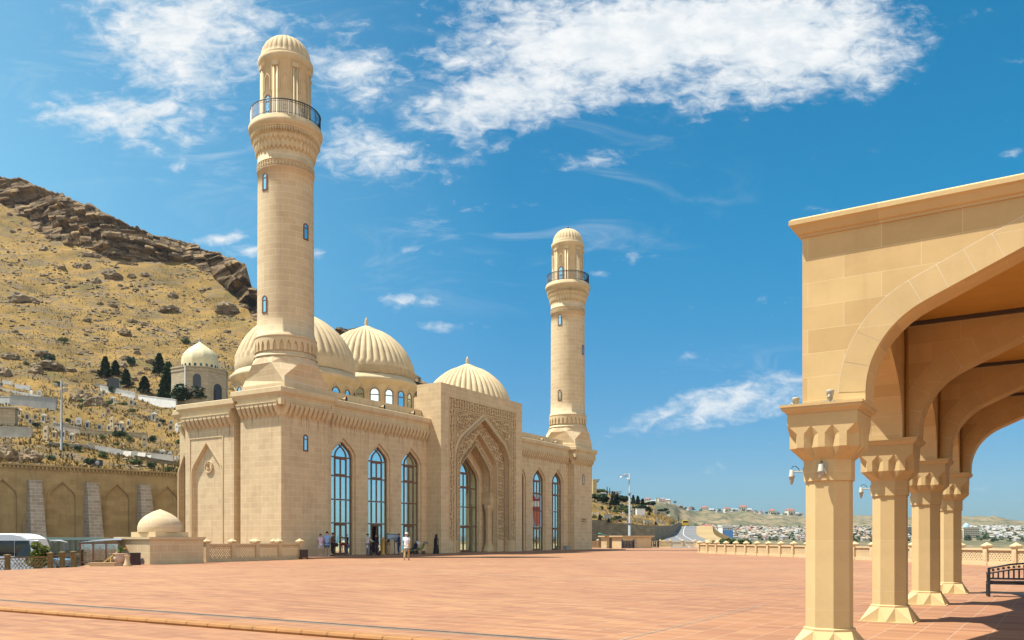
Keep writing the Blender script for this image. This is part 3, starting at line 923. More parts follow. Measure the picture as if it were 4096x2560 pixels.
r2.build("spandrel_carving", M['carved'], portal)
r3 = MB(); relief(r3, PC - 4.45, PC + 4.45, 1.4, 13, W2 + .06, .13, cell, pat_vine, lambda s, z: z < f1(s) - .12 and z > f2o(s))
r3.build("carved_band", M['carved'], portal)
r4 = MB(); relief(r4, PC - 3.2, PC + 3.2, 5.9, 11.5, W3 + .05, .10, .065, pat_inter, lambda s, z: z < f2(s) - .10 and z > f3o(s))
r4.build("carved_band", M['carved'], portal)
# soffit carving of the inner arch
r5 = MB()
nA = len(A3u)
cum = [0]
for a, b in zip(A3u[:-1], A3u[1:]): cum.append(cum[-1] + sqrt((b[0]-a[0])**2 + (b[1]-a[1])**2))
def TA(s, n, z):      # s along the arch, z = depth, n = out of the surface
    k = 0
    while k < nA - 2 and cum[k + 1] < s: k += 1
    a, b = A3u[k], A3u[k + 1]
    f = (s - cum[k]) / max(1e-6, cum[k + 1] - cum[k])
    x, zz = a[0] + (b[0] - a[0]) * f, a[1] + (b[1] - a[1]) * f
    l = max(1e-6, sqrt((b[0]-a[0])**2 + (b[1]-a[1])**2))
    nx, nz = (b[1] - a[1]) / l, -(b[0] - a[0]) / l
    return (x + nx * -n, z, zz + nz * -n)
relief(r5, .9, cum[-1] - .9, W3 + .12, W4 - .1, 0, .05, .08, pat_inter, lambda s, z: True, T=TA)
r5.build("soffit_carving", M['carved'], portal)
# mouldings and ropes
mo = MB()
bar_path(mo, [(I0, 1.35), (I0, IT), (I1, IT), (I1, 1.35)], .09, PW + .10, PW - .02, TF)
bar_path(mo, [(I0 + .2, 8.0), (I0 + .2, IT - .18), (I1 - .2, IT - .18), (I1 - .2, 8.0)], .05, PW + .10, PW + .02, TF)
bar_path(mo, [(Q0, 1.35), (Q0, QT), (Q1, QT), (Q1, 1.35)], .08, PW + .10, PW - .03, TF)
bar_path(mo, arch_pts(PC, 4.95, PLINTH, 8.6, 13.4, n=14, rf=.62), .07, PW + .10, PW, TF)
bar_path(mo, arch_pts(PC, 4.78, PLINTH, 8.58, 13.2, n=14, rf=.62), .22, PW + .10, PW + .03, TF)
bar_path(mo, arch_pts(PC, 3.28, PLINTH, 7.92, 11.62, n=14, rf=.62), .10, W2 + .06, W2 - .05, TF)
mo.build("moulding", M['trim'], portal)
def rope(pts, r):
    mb = MB()
    P = []
    for a, b in zip(pts[:-1], pts[1:]):
        l = sqrt((b[0]-a[0])**2 + (b[1]-a[1])**2); n = max(1, int(l / .11))
        P += [(a[0] + (b[0]-a[0]) * i / n, a[1] + (b[1]-a[1]) * i / n) for i in range(n)]
    P.append(pts[-1])
    return P
def rope_obj(pts, w, r):
    P = rope(pts, r)
    mb = MB()
    for i, (a, b) in enumerate(zip(P[:-1], P[1:])):
        d = Vector((b[0]-a[0], 0, b[1]-a[1])); d.normalize()
        s = Vector((d.z, 0, -d.x))
        m0 = Vector(((a[0]+b[0])/2, w, (a[1]+b[1])/2))
        mb.tube([m0 + s * r * .9 - d * .06 + Vector((0, -r * .3, 0)), m0 + Vector((0, -r, 0)), m0 - s * r * .9 + d * .06 + Vector((0, -r * .3, 0))], r * .42, 4)
    mb.build("rope_moulding", M['trim'], portal)
    return mb
ropeA = [p for p in arch_pts(PC, 4.55, 1.35, 8.55, 12.93, n=14, rf=.62)]
rope_obj(ropeA, PW + .02, .13)
rope_obj(arch_pts(PC, 2.74, 5.9, 7.4, 10.6, n=14, rf=.62), W3, .12)
# columns with impost blocks
pc = MB()
def oct_ring(r, z, c): return [(c[0] + r * cos(pi / 8 + k * pi / 4), c[1] + r * sin(pi / 8 + k * pi / 4), z) for k in range(8)]
pc.box(-.36, .36, -.42, .60, 4.80, 5.9)
pc.box(-.40, .40, -.46, .62, 5.78, 5.95)
prs = [(.60, .12), (.60, .22), (.34, 1.0), (.34, 1.06), (.31, 1.06), (.31, 3.86), (.34, 3.88), (.34, 4.0), (.42, 4.25), (.50, 4.45), (.50, 4.78)]
pc.lathe(prs, 8, smooth=False, a0=pi / 8)
col_a = pc.build("portal_column", M['carved'], portal, loc=(PC + 2.97, .66, 0))
col_b = col_a.copy(); COL.objects.link(col_b); col_b.location = (PC - 2.97, .66, 0)
tall_window(PC, W5, 2.25, PLINTH, 6.9, 9.5, ROWS, name="portal_window", rf=.62)

# ---- minarets
def minaret(loc):
    R = 2.03
    mb = MB()
    # sloping square base to octagon to sixteen sides
    b = 2.22
    B = [Vector((sx * b, sy * (b - .05), 12.15)) for sx, sy in ((-1, -1), (1, -1), (1, 1), (-1, 1))]
    B2 = [Vector((p.x, p.y, 12.55)) for p in B]
    C = [Vector((p.x * .93, p.y * .93, 13.05)) for p in B]
    ro = 2.42
    O = [Vector((ro * cos(-pi * 3 / 4 + (k - .5) * pi / 4) * 1.06, ro * sin(-pi * 3 / 4 + (k - .5) * pi / 4) * 1.06, 14.05)) for k in range(8)]
    for i in range(4):
        j = (i + 1) % 4
        mb.face([B[i], B[j], B2[j], B2[i]])
        mb.face([C[i], O[2 * i], O[2 * i + 1]])
        o1, o2 = O[2 * i + 1], O[(2 * i + 2) % 8]
        mb.face([B2[i], B2[j], C[j], o2, o1, C[i]])
    S16 = [Vector((2.26 * cos(-pi * 3 / 4 + (k - 1) * pi / 8), 2.26 * sin(-pi * 3 / 4 + (k - 1) * pi / 8), 14.62)) for k in range(16)]
    for k in range(8):
        k2 = (k + 1) % 8
        # octagon vertex k sits at angle index (k-.5)*2 -> between 16-gon vertices
        a, bb, c2 = S16[(2 * k) % 16], S16[(2 * k + 1) % 16], S16[(2 * k + 2) % 16]
        mb.face([O[k], a, bb]); mb.face([O[k], O[k2], bb]); mb.face([O[k2], bb, c2])
    n = 64
    prof = [(2.30, 14.60), (2.34, 14.66), (2.30, 14.72), (2.22, 14.74), (2.12, 15.05), (2.12, 15.95), (2.22, 15.98), (2.27, 16.06), (2.27, 16.14), (2.18, 16.2), (2.16, 16.32), (2.08, 16.36)]
    prof += [(2.06 - .045 * k / 10, 16.36 + (28.35 - 16.36) * k / 10) for k in range(1, 11)]
    prof += [(2.08, 28.36), (2.08, 28.40), (2.03, 28.42), (2.03, 28.86), (2.08, 28.88), (2.08, 28.94), (R, 28.96), (R, 29.55)]
    mb.lathe(prof, n)
    sh = mb.build("minaret", M['minaret'], mosque, loc=loc)
    # ring of little arches above the base
    ar = MB()
    NA = 28
    for k in range(NA):
        a0 = 2 * pi * k / NA
        def P(s, z, r): return (r * cos(a0 + s / r), r * sin(a0 + s / r), z)
        st = 2 * pi * 2.24 / NA
        h = st * .5
        pts = arch_pts(0, h * .56, 15.02, 15.42, 15.78, n=4, rf=.9)
        T = lambda s, n_, z: P(s, z, n_)
        awall(ar, -h, h, 15.02, 15.98, 2.24, [pts], T)
        reveal(ar, pts, 2.24, 2.10, T)
    ar.build("arcade_ring", M['trim'], sh)
    # inscription band
    ib = MB()
    relief(ib, 0, 2 * pi, 28.46, 28.82, 0, .05, .022, lambda s, z: pat_script(s * 3.6, z * 1.6), lambda s, z: True, T=lambda s, d, z: ((2.035 - d) * cos(s), (2.035 - d) * sin(s), z))
    ib.build("inscription_ring", M['carved'], sh)
    # stalactite corbelling under the gallery
    mq = MB()
    NT = 40
    def rr(u, z):
        ph = (u * NT) % 1.0
        tri = abs(ph - .5) * 2           # 1 at edges, 0 mid
        ph2 = (u * NT * 2) % 1.0
        tri2 = abs(ph2 - .5) * 2
        r = R
        t1 = 29.55 + .30 * tri
        if z > t1: r = R + .10 + .10 * min(1, (z - t1) / .4) * (1 - .45 * tri)
        t2 = 30.18 + .26 * (1 - tri)
        if z > t2: r = R + .26 + .07 * min(1, (z - t2) / .3) * (1 - .4 * (1 - tri))
        t3 = 30.66 + .30 * tri2
        if z > t3: r = R + .40 + .08 * (1 - tri2)
        if z > 31.10: r = R + .50
        return r
    zs_ = [29.5 + i * (31.2 - 29.5) / 42 for i in range(43)]
    mq.grid(lambda u, v: (rr(u, 29.5 + 1.7 * v) * cos(u * 2 * pi), rr(u, 29.5 + 1.7 * v) * sin(u * 2 * pi), 29.5 + 1.7 * v), NT * 8, 42, closed=True, smooth=False, uvfn=lambda u, v: (u * 13, 1.7 * v))
    mq.lathe([(R + .50, 31.2), (R + .60, 31.28), (R + .66, 31.42), (R + .66, 31.62), (R + .58, 31.68), (R + .58, 31.84), (R + .52, 31.9), (1.7, 31.92)], 64)
    mq.build("gallery", M['trim'], sh)
    # railing
    rl = MB()
    RR = 2.52
    circ = lambda r, z, n_=64: [(r * cos(2 * pi * k / n_), r * sin(2 * pi * k / n_), z) for k in range(n_)]
    rl.tube(circ(RR, 32.95), .045, 5, closed=True); rl.tube(circ(RR, 32.02), .022, 4, closed=True); rl.tube(circ(RR, 32.80), .018, 4, closed=True)
    for k in range(112):
        a = 2 * pi * k / 112
        rl.tube([(RR * cos(a), RR * sin(a), 31.9), (RR * cos(a), RR * sin(a), 32.95)], .036 if k % 8 == 0 else .021, 4)
    for k in range(12):
        a = 2 * pi * (k + .5) / 12
        rl.tube([(RR * cos(a + .06 * cos(q)), RR * sin(a + .06 * cos(q)), 32.4 + .14 * sin(q)) for q in [i * pi / 5 for i in range(10)]], .014, 4, closed=True)
    rl.build("railing", M['iron'], sh)
    # upper drum with engaged columns and blind arches
    dr = MB()
    dr.lathe([(1.80, 31.9), (1.80, 36.15), (1.86, 36.2), (1.92, 36.35), (1.99, 36.5), (1.99, 36.72), (1.9, 36.78), (1.80, 36.8)], 64)
    for k in range(8):
        a = 2 * pi * (k + .5) / 8
        T = lambda s, n_, z, a=a: (n_ * cos(a + s / n_), n_ * sin(a + s / n_), z)
        for s in (-.13, .13):
            dr.tube([T(s, 1.83, 31.9), T(s, 1.83, 35.7)], .085, 6)
        dr.hexa([T(-.24, 1.80, 35.65), T(.24, 1.80, 35.65), T(.24, 1.97, 35.72), T(-.24, 1.97, 35.72), T(-.28, 1.80, 36.0), T(.28, 1.80, 36.0), T(.28, 2.0, 36.0), T(-.28, 2.0, 36.0)])
        a2 = 2 * pi * k / 8
        T2 = lambda s, n_, z, a=a2: (n_ * cos(a + s / n_), n_ * sin(a + s / n_), z)
        bar_path(dr, arch_pts(0, .27, 34.0, 34.85, 35.25, n=4, rf=.8), .06, 1.80, 1.85, T2)
        bar_path(dr, [(-.43, 33.9), (-.43, 35.7)], .06, 1.80, 1.85, T2); bar_path(dr, [(.43, 33.9), (.43, 35.7)], .06, 1.80, 1.85, T2)
    drum = dr.build("upper_drum", M['trim'], sh)
    dm = MB()
    NR = 28
    rib = lambda r, z, a: r * (1 - .055 * (1 - abs(sin(a * NR / 2)) ** .6)) if 36.95 < z < 38.5 else r
    pr = [(1.82, 36.78), (1.86, 36.9)] + [(1.82 * cos(t * pi / 2) ** .9, 36.95 + 1.68 * sin(t * pi / 2)) for t in [i / 12 for i in range(12)]] + [(.10, 38.64)]
    dm.lathe(pr, NR * 8, rib=rib)
    dome = dm.build("cupola", M['dome'], sh)
    fi = MB(); fi.lathe([(.0, 38.55), (.12, 38.58), (.09, 38.68), (.15, 38.78), (.11, 38.92), (.03, 39.0), (.0, 39.08)], 12)
    fi.build("finial", M['darkstrip'], sh)
    # windows: three along the shaft and the gallery door
    def cw(ang, r, zb, zt, a, name):
        T = lambda s, n_, z: ((r - n_) * cos(ang + s / r), (r - n_) * sin(ang + s / r), z)
        slit(sh, 0, zb, zt, a, T, 0, name)
    cw(pi, 2.03, 26.65, 27.95, .24, "slit_window"); cw(-pi / 2, 2.04, 23.3, 24.55, .24, "slit_window"); cw(pi, 2.055, 17.75, 19.05, .24, "slit_window")
    cw(pi, 1.80, 31.95, 33.75, .36, "gallery_door")
    return sh
mn = minaret((2.40, 2.05, 0))
mn2 = copy_tree(mn, loc=(47.8, 2.05, 0), parent=mosque)

# ---- domes
def big_dome(loc, zb, R, drum_bottom, facing):
    k = R / 4.97
    base = [(4.90, 17.9), (4.97, 18.2), (4.97, 18.5), (4.93, 18.9), (4.83, 19.25), (4.70, 19.6), (4.52, 20.05), (4.25, 20.6), (3.93, 21.1), (3.52, 21.6), (3.05, 22.05), (2.5, 22.5), (1.9, 22.87), (1.30, 23.14), (1.22, 23.17), (1.20, 23.22), (.75, 23.42), (.3, 23.62), (.12, 23.68)]
    NR = 44
    dz = zb - 17.9
    def smooth_prof(p, m=2):
        out = []
        for a, b in zip(p[:-1], p[1:]):
            for i in range(m): out.append((a[0] + (b[0]-a[0]) * i / m, a[1] + (b[1]-a[1]) * i / m))
        return out + [p[-1]]
    pr = [(r * k, z + dz) for r, z in smooth_prof(base)]
    z0, z1 = 19.12 + dz, 23.12 + dz
    def rib(r, z, a):
        if z >= z1: return r
        s = abs(sin(a * NR / 2))
        zlow = z0 - .28 * s
        if z < zlow: return r
        f = min(1, (z - zlow) / .15)
        return r + f * (.31 * k * (s ** .5) - .20 * k) * (.55 + .45 * min(1, r / (3 * k)))
    mb = MB(); mb.lathe(pr, NR * 8, rib=rib)
    d = mb.build("dome", M['dome'], mosque, loc=loc)
    fi = MB()
    zt = 23.62 + dz
    fi.lathe([(.18, zt - .05), (.20, zt + .02), (.14, zt + .10), (.17, zt + .22), (.22, zt + .34), (.13, zt + .46), (.16, zt + .56), (.17, zt + .64), (.09, zt + .74), (.05, zt + .9), (0, zt + 1.0)], 14)
    fi.build("finial", M['trim'], d)
    dm = MB()
    Rd = R * 1.0
    dm.lathe([(Rd, drum_bottom), (Rd, zb - 1.15), (Rd + .08, zb - 1.1), (Rd + .30, zb - .85), (Rd + .42, zb - .7), (Rd + .42, zb - .5), (Rd + .30, zb - .42), (Rd - .02, zb - .05)], 96)
    if facing:      # pierced band below the ribs
        pass
    dm.build("drum", M['dome'], d)
    if facing == 2:
        rb = MB()
        relief(rb, -2.6, .9, zb + .08, zb + .75, 0, .035, .016, lambda s, z: pat_inter(s * R * 1.1, z * 1.5), lambda s, z: True, T=lambda s, dd, z: ((R + .02 - dd) * cos(s), (R + .02 - dd) * sin(s), z))
        rb.build("carved_band", M['carved'], d)
    NWn = 21
    ztop = zb - 1.55
    for q in range(NWn):
        ang = -pi * .72 + 2 * pi * (q - 5) / NWn
        if q > 10: break
        T = lambda s, n_, z, a=ang: ((Rd - n_) * cos(a + s / Rd), (Rd - n_) * sin(a + s / Rd), z)
        w = MB()
        bar_path(w, arch_pts(0, .62, drum_bottom + .2, ztop - .55, ztop + .28, n=5, rf=.85), .07, 0.0, -.06, T)
        bar_path(w, arch_pts(0, .50, drum_bottom + .2, ztop - .6, ztop + .12, n=5, rf=.85), .05, 0.0, -.05, T)
        w.cur = 1
        pts = arch_pts(0, .42, drum_bottom + .2, ztop - .49, ztop - .05, n=5, rf=.98)
        bar_path(w, pts, .08, 0.0, -.07, T)
        w.cur = 2
        fill_arch(w, arch_pts(0, .38, drum_bottom + .2, ztop - .49, ztop - .09, n=5, rf=.98), -.025, T)
        w.cur = 1
        w.face([T(-.4, -.05, ztop - .72), T(.4, -.05, ztop - .72), T(.4, -.05, ztop - .62), T(-.4, -.05, ztop - .62)])
        w.build("drum_window", [M['trim'], M['brown'], M['glass']], d)
    return d
big_dome((11.6, 10.4, 0), 15.95, 5.2, 11.2, 1)
big_dome((25.12, 14.0, 0), 17.95, 5.0, 11.2, 2)
big_dome((38.6, 10.4, 0), 15.95, 5.1, 11.2, 1)

# ---- plinth the mosque stands on
pl = MB()
def pbox(t0, t1, w0, w1):
    pts = [(t0, w0), (t1, w0), (t1, w1), (t0, w1)]
    pl.face([(t, w, PLINTH) for t, w in pts])
    for a, b in zip(pts, pts[1:] + pts[:1]):
        pl.face([(a[0], a[1], -.05), (b[0], b[1], -.05), (b[0], b[1], PLINTH), (a[0], a[1], PLINTH)])
pbox(-1.0, 53.0, -3.2, 25)
M['tile_edge'] = plain('plinth_paving', (0.28, 0.145, 0.08), 0.75, 0.14, 1.0)
plo = pl.build("mosque_plinth", M['tile_edge'], mosque)

# ---- things fixed on the mosque
def loudspeaker(t, zc, face, label):
    th = thing("loudspeaker", label, "loudspeaker", mpos(t, WW + .25, zc), MA, "horn loudspeakers along the mosque roof edge")
    th.rotation_euler = (0, 0, MA + face)
    h = MB(); h.lathe([(.06, .30), (.07, .12), (.10, 0), (.19, -.14), (.21, -.16)], 16, axis=Vector((0, 1, 0))); h.build("horn", M['baluster'], th)
    mth = MB(); mth.lathe([(0, -.10), (.17, -.13), (.20, -.155)], 16, axis=Vector((0, 1, 0))); mth.build("mouth", M['rubber'], th)
    br = MB(); br.box(-.03, .03, .08, .16, -.28, -.05); br.box(-.12, .12, .05, .2, -.30, -.27); br.build("bracket", M['steel'], th)
for t, f, lb in ((t_on(1388, WW), .3, "horn loudspeaker on the roof edge nearest the tall left minaret"),
                 (t_on(1540, WW), .3, "horn loudspeaker on the roof edge, middle of the left wing"),
                 (t_on(1660, WW), .3, "horn loudspeaker on the roof edge beside the portal's sunlit side"),
                 (t_on(2174, WW), .3, "horn loudspeaker on the roof edge of the right wing, nearer the portal"),
                 (t_on(2229, WW), .3, "small horn loudspeaker on the roof edge nearest the right minaret")):
    loudspeaker(t, 12.48, f, lb)
pq = thing("wall_plaque", "stone plaque with two lines of dark lettering on the right tower", "plaque", mpos(47.9, 0, 3.57), MA)
q = MB(); q.box(-.72, .72, -.05, 0, -.33, .33); bar_path(q, [(-.70, -.31), (.70, -.31), (.70, .31), (-.70, .31), (-.70, -.31)], .07, -.05, -.09, TF); q.build("slab", M['carved'], pq)
q = MB()
rq = random.Random(9)
for zc in (.11, -.10):
    s = -.46
    while s < .46:
        w_ = rq.uniform(.04, .10)
        if rq.random() < .82: q.box(s, s + w_, -.058, -.05, zc - rq.uniform(.03, .08), zc + rq.uniform(.04, .08))
        s += w_ + .025
q.build("lettering", M['darkstrip'], pq)
# ------------------------------------------------------------------ the terrace
PA = atan2(-0.5476, 0.8367)
PO = Vector((4.019, 10.72, 0))
PX, PY = Vector((0.8367, -0.5476, 0)), Vector((0.5476, 0.8367, 0))
def ppos(x, y, z=0.0): return PO + PX * x + PY * y + Vector((0, 0, z))

def paving(name, tile=(0.275, 0.133, 0.069), tile2=(0.318, 0.170, 0.087), bw=.46, bh=.115, rot=0.0, mort=(0.40, 0.28, 0.19)):
    m, nt, b = base_mat(name)
    L = nt.links.new
    g = N(nt, 'ShaderNodeNewGeometry')
    mp = N(nt, 'ShaderNodeMapping'); mp.inputs['Rotation'].default_value = (0, 0, rot)
    L(g.outputs['Position'], mp.inputs[0])
    # warp a touch so the joints are not ruler straight
    br = N(nt, 'ShaderNodeTexBrick'); br.offset = 0.0; br.squash = 1.0
    for k, v in {'Color1': tile + (1,), 'Color2': tile2 + (1,), 'Mortar': (0.27, 0.15, 0.085, 1), 'Scale': 1.0, 'Mortar Size': 0.005, 'Mortar Smooth': 0.2, 'Bias': 0.0, 'Brick Width': bw, 'Row Height': bh}.items():
        br.inputs[k].default_value = v
    L(mp.outputs[0], br.inputs['Vector'])
    b2 = N(nt, 'ShaderNodeTexBrick'); b2.offset = 0.0
    for k, v in {'Color1': (0, 0, 0, 1), 'Color2': (0, 0, 0, 1), 'Mortar': (1, 1, 1, 1), 'Scale': 1.0, 'Mortar Size': 0.008, 'Mortar Smooth': 0.3, 'Brick Width': bw, 'Row Height': 400.0}.items():
        b2.inputs[k].default_value = v
    L(mp.outputs[0], b2.inputs['Vector'])
    # second layer of colour: larger patches of paler and purplish tiles
    b3 = N(nt, 'ShaderNodeTexBrick'); b3.offset = 0.5
    for k, v in {'Color1': (0.80, 0.755, 0.83, 1), 'Color2': (1.14, 1.13, 1.08, 1), 'Mortar': (1, 1, 1, 1), 'Scale': 1.0, 'Mortar Size': 0.0, 'Bias': 0.25, 'Brick Width': bw * 2, 'Row Height': bh * 2}.items():
        b3.inputs[k].default_value = v
    L(mp.outputs[0], b3.inputs['Vector'])
    mu = N(nt, 'ShaderNodeMix', data_type='RGBA', blend_type='MULTIPLY'); mu.inputs[0].default_value = 1
    L(br.outputs[0], mu.inputs[6]); L(b3.outputs[0], mu.inputs[7])
    no = N(nt, 'ShaderNodeTexNoise', ins={'Scale': 0.10, 'Detail': 7.0, 'Roughness': 0.62})
    L(g.outputs['Position'], no.inputs['Vector'])
    cr = N(nt, 'ShaderNodeValToRGB')
    cr.color_ramp.elements[0].position = 0.33; cr.color_ramp.elements[0].color = (0.90, 0.84, 0.86, 1)
    cr.color_ramp.elements[1].position = 0.68; cr.color_ramp.elements[1].color = (1.08, 1.10, 1.08, 1)
    L(no.outputs['Fac'], cr.inputs[0])
    m2 = N(nt, 'ShaderNodeMix', data_type='RGBA', blend_type='MULTIPLY'); m2.inputs[0].default_value = 1
    L(mu.outputs[2], m2.inputs[6]); L(cr.outputs[0], m2.inputs[7])
    m3 = N(nt, 'ShaderNodeMix', data_type='RGBA'); m3.inputs[7].default_value = mort + (1,)
    fa = N(nt, 'ShaderNodeMath', operation='MULTIPLY'); fa.inputs[1].default_value = 0.75
    L(b2.outputs['Color'], fa.inputs[0]); L(fa.outputs[0], m3.inputs[0]); L(m2.outputs[2], m3.inputs[6])
    L(m3.outputs[2], b.inputs['Base Color'])
    b.inputs['Roughness'].default_value = 0.72
    b.inputs['Specular IOR Level'].default_value = 0.22
    bp = N(nt, 'ShaderNodeBump', ins={'Strength': 0.25, 'Distance': 0.01}); bp.invert = True
    L(br.outputs['Fac'], bp.inputs['Height']); L(bp.outputs[0], b.inputs['Normal'])
    return m
M['paving'] = paving('terracotta_paving', rot=-PA)
M['nosing'] = plain('terracotta_nosing', (0.32, 0.145, 0.04), 0.6, 0.15, 2.0)
M['joint'] = plain('grey_joint', (0.27, 0.225, 0.17), 0.9, 0.2, 3.0)
M['drain'] = plain('drain_channel', (0.09, 0.05, 0.032), 0.8, 0.4, 6.0)
M['sand'] = plain('dry_ground', (0.32, 0.22, 0.10), 0.95, 0.2, 0.05)

# step line (ground direction measured): everything on the camera's side lies 7 cm lower
S0, S1 = on_ground(0, 2431), on_ground(1388, 2535.5)
sd_ = (S1 - S0).normalized()
sn_ = Vector((-sd_.y, sd_.x, 0))          # away from the camera
Sa, Sb = S0 - sd_ * 30, S1 + sd_ * 7.0
def poly(name, pts, z, mat_, depth=None):
    mb = MB()
    mb.face([(p[0], p[1], z) for p in pts], uv=[(p[0], p[1]) for p in pts])
    if depth is not None:
        for a, b in zip(pts, list(pts[1:]) + [pts[0]]):
            mb.face([(a[0], a[1], depth), (b[0], b[1], depth), (b[0], b[1], z), (a[0], a[1], z)])
    return mb.build(name, mat_)
Pe = Sb + Vector((6, -14, 0))
far_poly = [Sa, Sb, Pe, (36, Pe.y), (34.5, 0), (27.0, 38), (22.0, 66), (18.9, 84), (24, 100), (34, 134), (34, 142), (13, 146), (9, 120), (-20, 100), (-31, 76), (-27.5, 58), (-24.6, 49), (-22.4, 44.4), (-21.6, 42), (-22.9, 36.6), (-30, 24)]
tag(poly('plaza_paving', far_poly, 0.0, M['paving'], -1.6), kind='structure')
near_poly = [Sa, Sb, Pe, (30, -30), (-60, -30), (-60, 15)]
tag(poly('lower_paving', near_poly, -0.07, M['paving'], -1.6), kind='structure')
ns = MB()
LN = (Sb - Sa).length
k = int(LN / .52)
for i in range(k):
    a = Sa + sd_ * (LN * i / k + .006); b = Sa + sd_ * (LN * (i + 1) / k - .006)
    pr = [(-.03, -.07), (-.045, -.035), (-.03, .0), (.0, .012), (.16, .012), (.16, 0)]
    for p, q in zip(pr[:-1], pr[1:]):
        ns.face([a + sn_ * p[0] + Vector((0, 0, p[1])), b + sn_ * p[0] + Vector((0, 0, p[1])), b + sn_ * q[0] + Vector((0, 0, q[1])), a + sn_ * q[0] + Vector((0, 0, q[1]))])
tag(ns.build('step_nosing', M['nosing']), kind='structure')
def strip(name, a, b, wdt, z, mat_):
    a, b = Vector(a), Vector(b)
    d = (b - a).normalized(); n = Vector((-d.y, d.x, 0)) * wdt / 2
    mb = MB(); m_ = 24
    for i in range(m_):
        p, q = a + (b - a) * i / m_, a + (b - a) * (i + 1) / m_
        mb.face([p - n + Vector((0, 0, z)), q - n + Vector((0, 0, z)), q + n + Vector((0, 0, z)), p + n + Vector((0, 0, z))])
    return tag(mb.build(name, mat_), kind='structure')
D0, D1 = on_ground(0, 2400.5), on_ground(1388, 2500)
dd_ = (D1 - D0).normalized()
strip('drain_edge', D0 - dd_ * 16, D1 + dd_ * 6, .24, .004, M['joint'])
strip('drain_channel', D0 - dd_ * 16, D1 + dd_ * 6, .13, .008, M['drain'])
strip('paving_joint', on_ground(1180, 2262), on_ground(3560, 2372), .09, .004, M['joint'])
strip('paving_joint', on_ground(2200, 2247.5), on_ground(3230, 2281), .10, .004, M['joint'])
strip('paving_joint', on_ground(2460, 2566), on_ground(3060, 2418), .035, .004, M['joint'])

# ------------------------------------------------------------------ the arcade on the right
arc = thing("arcade_pavilion", "honey coloured stone pavilion of pointed arches on octagonal columns, in the right foreground", "pavilion", PO, PA)
SP, WD, TH = 4.43, 5.0, .265
ZS, ZTOP = 3.06, 5.20
def pav_arch(c, half): return arch_pts(c, half, ZS, ZS + .12, 4.68 + (half - 1.735) * .40, n=10, rf=.545)
pv = MB()
RINGS = []
def arcwall(n0, a, b, T, ring_side, arch_a=None, arch_b=None):
    if arch_a is None: arch_a, arch_b = a, b
    half = (arch_b - arch_a) / 2 - .48
    c = (arch_a + arch_b) / 2
    pts = pav_arch(c, half)
    for n in (n0 - TH, n0 + TH):
        awall(pv, a, b, ZS, ZTOP, n, [pts], T)
    reveal(pv, pts, n0 - TH, n0 + TH, T, False)
    for n in ring_side:
        vs = MB()
        outer = pav_arch(c, half + .30)
        # voussoirs as separate blocks 4 mm proud of the wall
        cum = [0]
        P = pts[1:-1]
        for p, q in zip(P[:-1], P[1:]): cum.append(cum[-1] + sqrt((q[0]-p[0])**2 + (q[1]-p[1])**2))
        tot = cum[-1]
        nb = 18
        def at_s(s):
            s = max(0, min(tot, s))
            for i in range(len(P) - 1):
                if s <= cum[i + 1] or i == len(P) - 2:
                    f = (s - cum[i]) / max(1e-9, cum[i+1] - cum[i])
                    p, q = P[i], P[i+1]
                    t = Vector((q[0]-p[0], q[1]-p[1])).normalized()
                    return Vector((p[0] + (q[0]-p[0]) * f, p[1] + (q[1]-p[1]) * f)), Vector((-t.y, t.x))
        off = (n - n0) / abs(n - n0) * .004 + n
        for i in range(nb):
            s0, s1 = tot * i / nb + .003, tot * (i + 1) / nb - .003
            m_ = 4
            for j in range(m_):
                (p, pn), (q, qn) = at_s(s0 + (s1 - s0) * j / m_), at_s(s0 + (s1 - s0) * (j + 1) / m_)
                wd_ = .31
                vs.face([T(p.x, off, p.y), T(q.x, off, q.y), T(q.x + qn.x * wd_, off, min(ZTOP - .02, q.y + qn.y * wd_)), T(p.x + pn.x * wd_, off, min(ZTOP - .02, p.y + pn.y * wd_))])
        (pm_, pmn), (pq_, pqn) = at_s(tot / 2 - .002), at_s(tot / 2 + .002)
        vs.face([T(c, off, pm_.y), T(pm_.x + pmn.x * .31, off, pm_.y + pmn.y * .31), T(c, off, min(ZTOP - .02, pm_.y + .36)), T(pq_.x + pqn.x * .31, off, pq_.y + pqn.y * .31)])
        vs.cur = 1
        off2 = (n - n0) / abs(n - n0) * .002 + n
        for i in range(60):
            (p, pn), (q, qn) = at_s(tot * i / 60), at_s(tot * (i + 1) / 60)
            wd_ = .316
            vs.face([T(p.x, off2, p.y), T(q.x, off2, q.y), T(q.x + qn.x * wd_, off2, min(ZTOP - .02, q.y + qn.y * wd_)), T(p.x + pn.x * wd_, off2, min(ZTOP - .02, p.y + pn.y * wd_))])
        RINGS.append(vs)
TXf = lambda s, n, z: (s, n, z)
TYf = lambda s, n, z: (n, s, z)
for r in range(4):
    arcwall(r * SP, -TH, WD + TH, TXf, [r * SP - TH], 0.0, WD)
for side in (0, WD):
    for r in range(3):
        arcwall(side, r * SP - (TH if r == 0 else 0), (r + 1) * SP + (TH if r == 2 else 0), TYf, [], r * SP, (r + 1) * SP)
walls_o = pv.build("arch_wall", M['pav'], arc)
for vs in RINGS: vs.build("voussoir_ring", [M['pavcol'], M['mortar']], walls_o)
ce = MB(); ce.box(-TH + .02, WD + TH - .02, -TH + .02, 3 * SP + TH - .02, 4.98, 5.09); ce.build("ceiling", M['ceiling'], arc)
ds = MB()
for r in range(3):
    y0, y1 = r * SP + TH, (r + 1) * SP - TH
    ds.box(TH, WD - TH, y1 - .06, y1 - .004, 4.915, 4.975); ds.box(TH, WD - TH, y0 + .004, y0 + .06, 4.915, 4.975)
    ds.box(TH + .004, TH + .06, y0 + .06, y1 - .06, 4.89, 4.975)
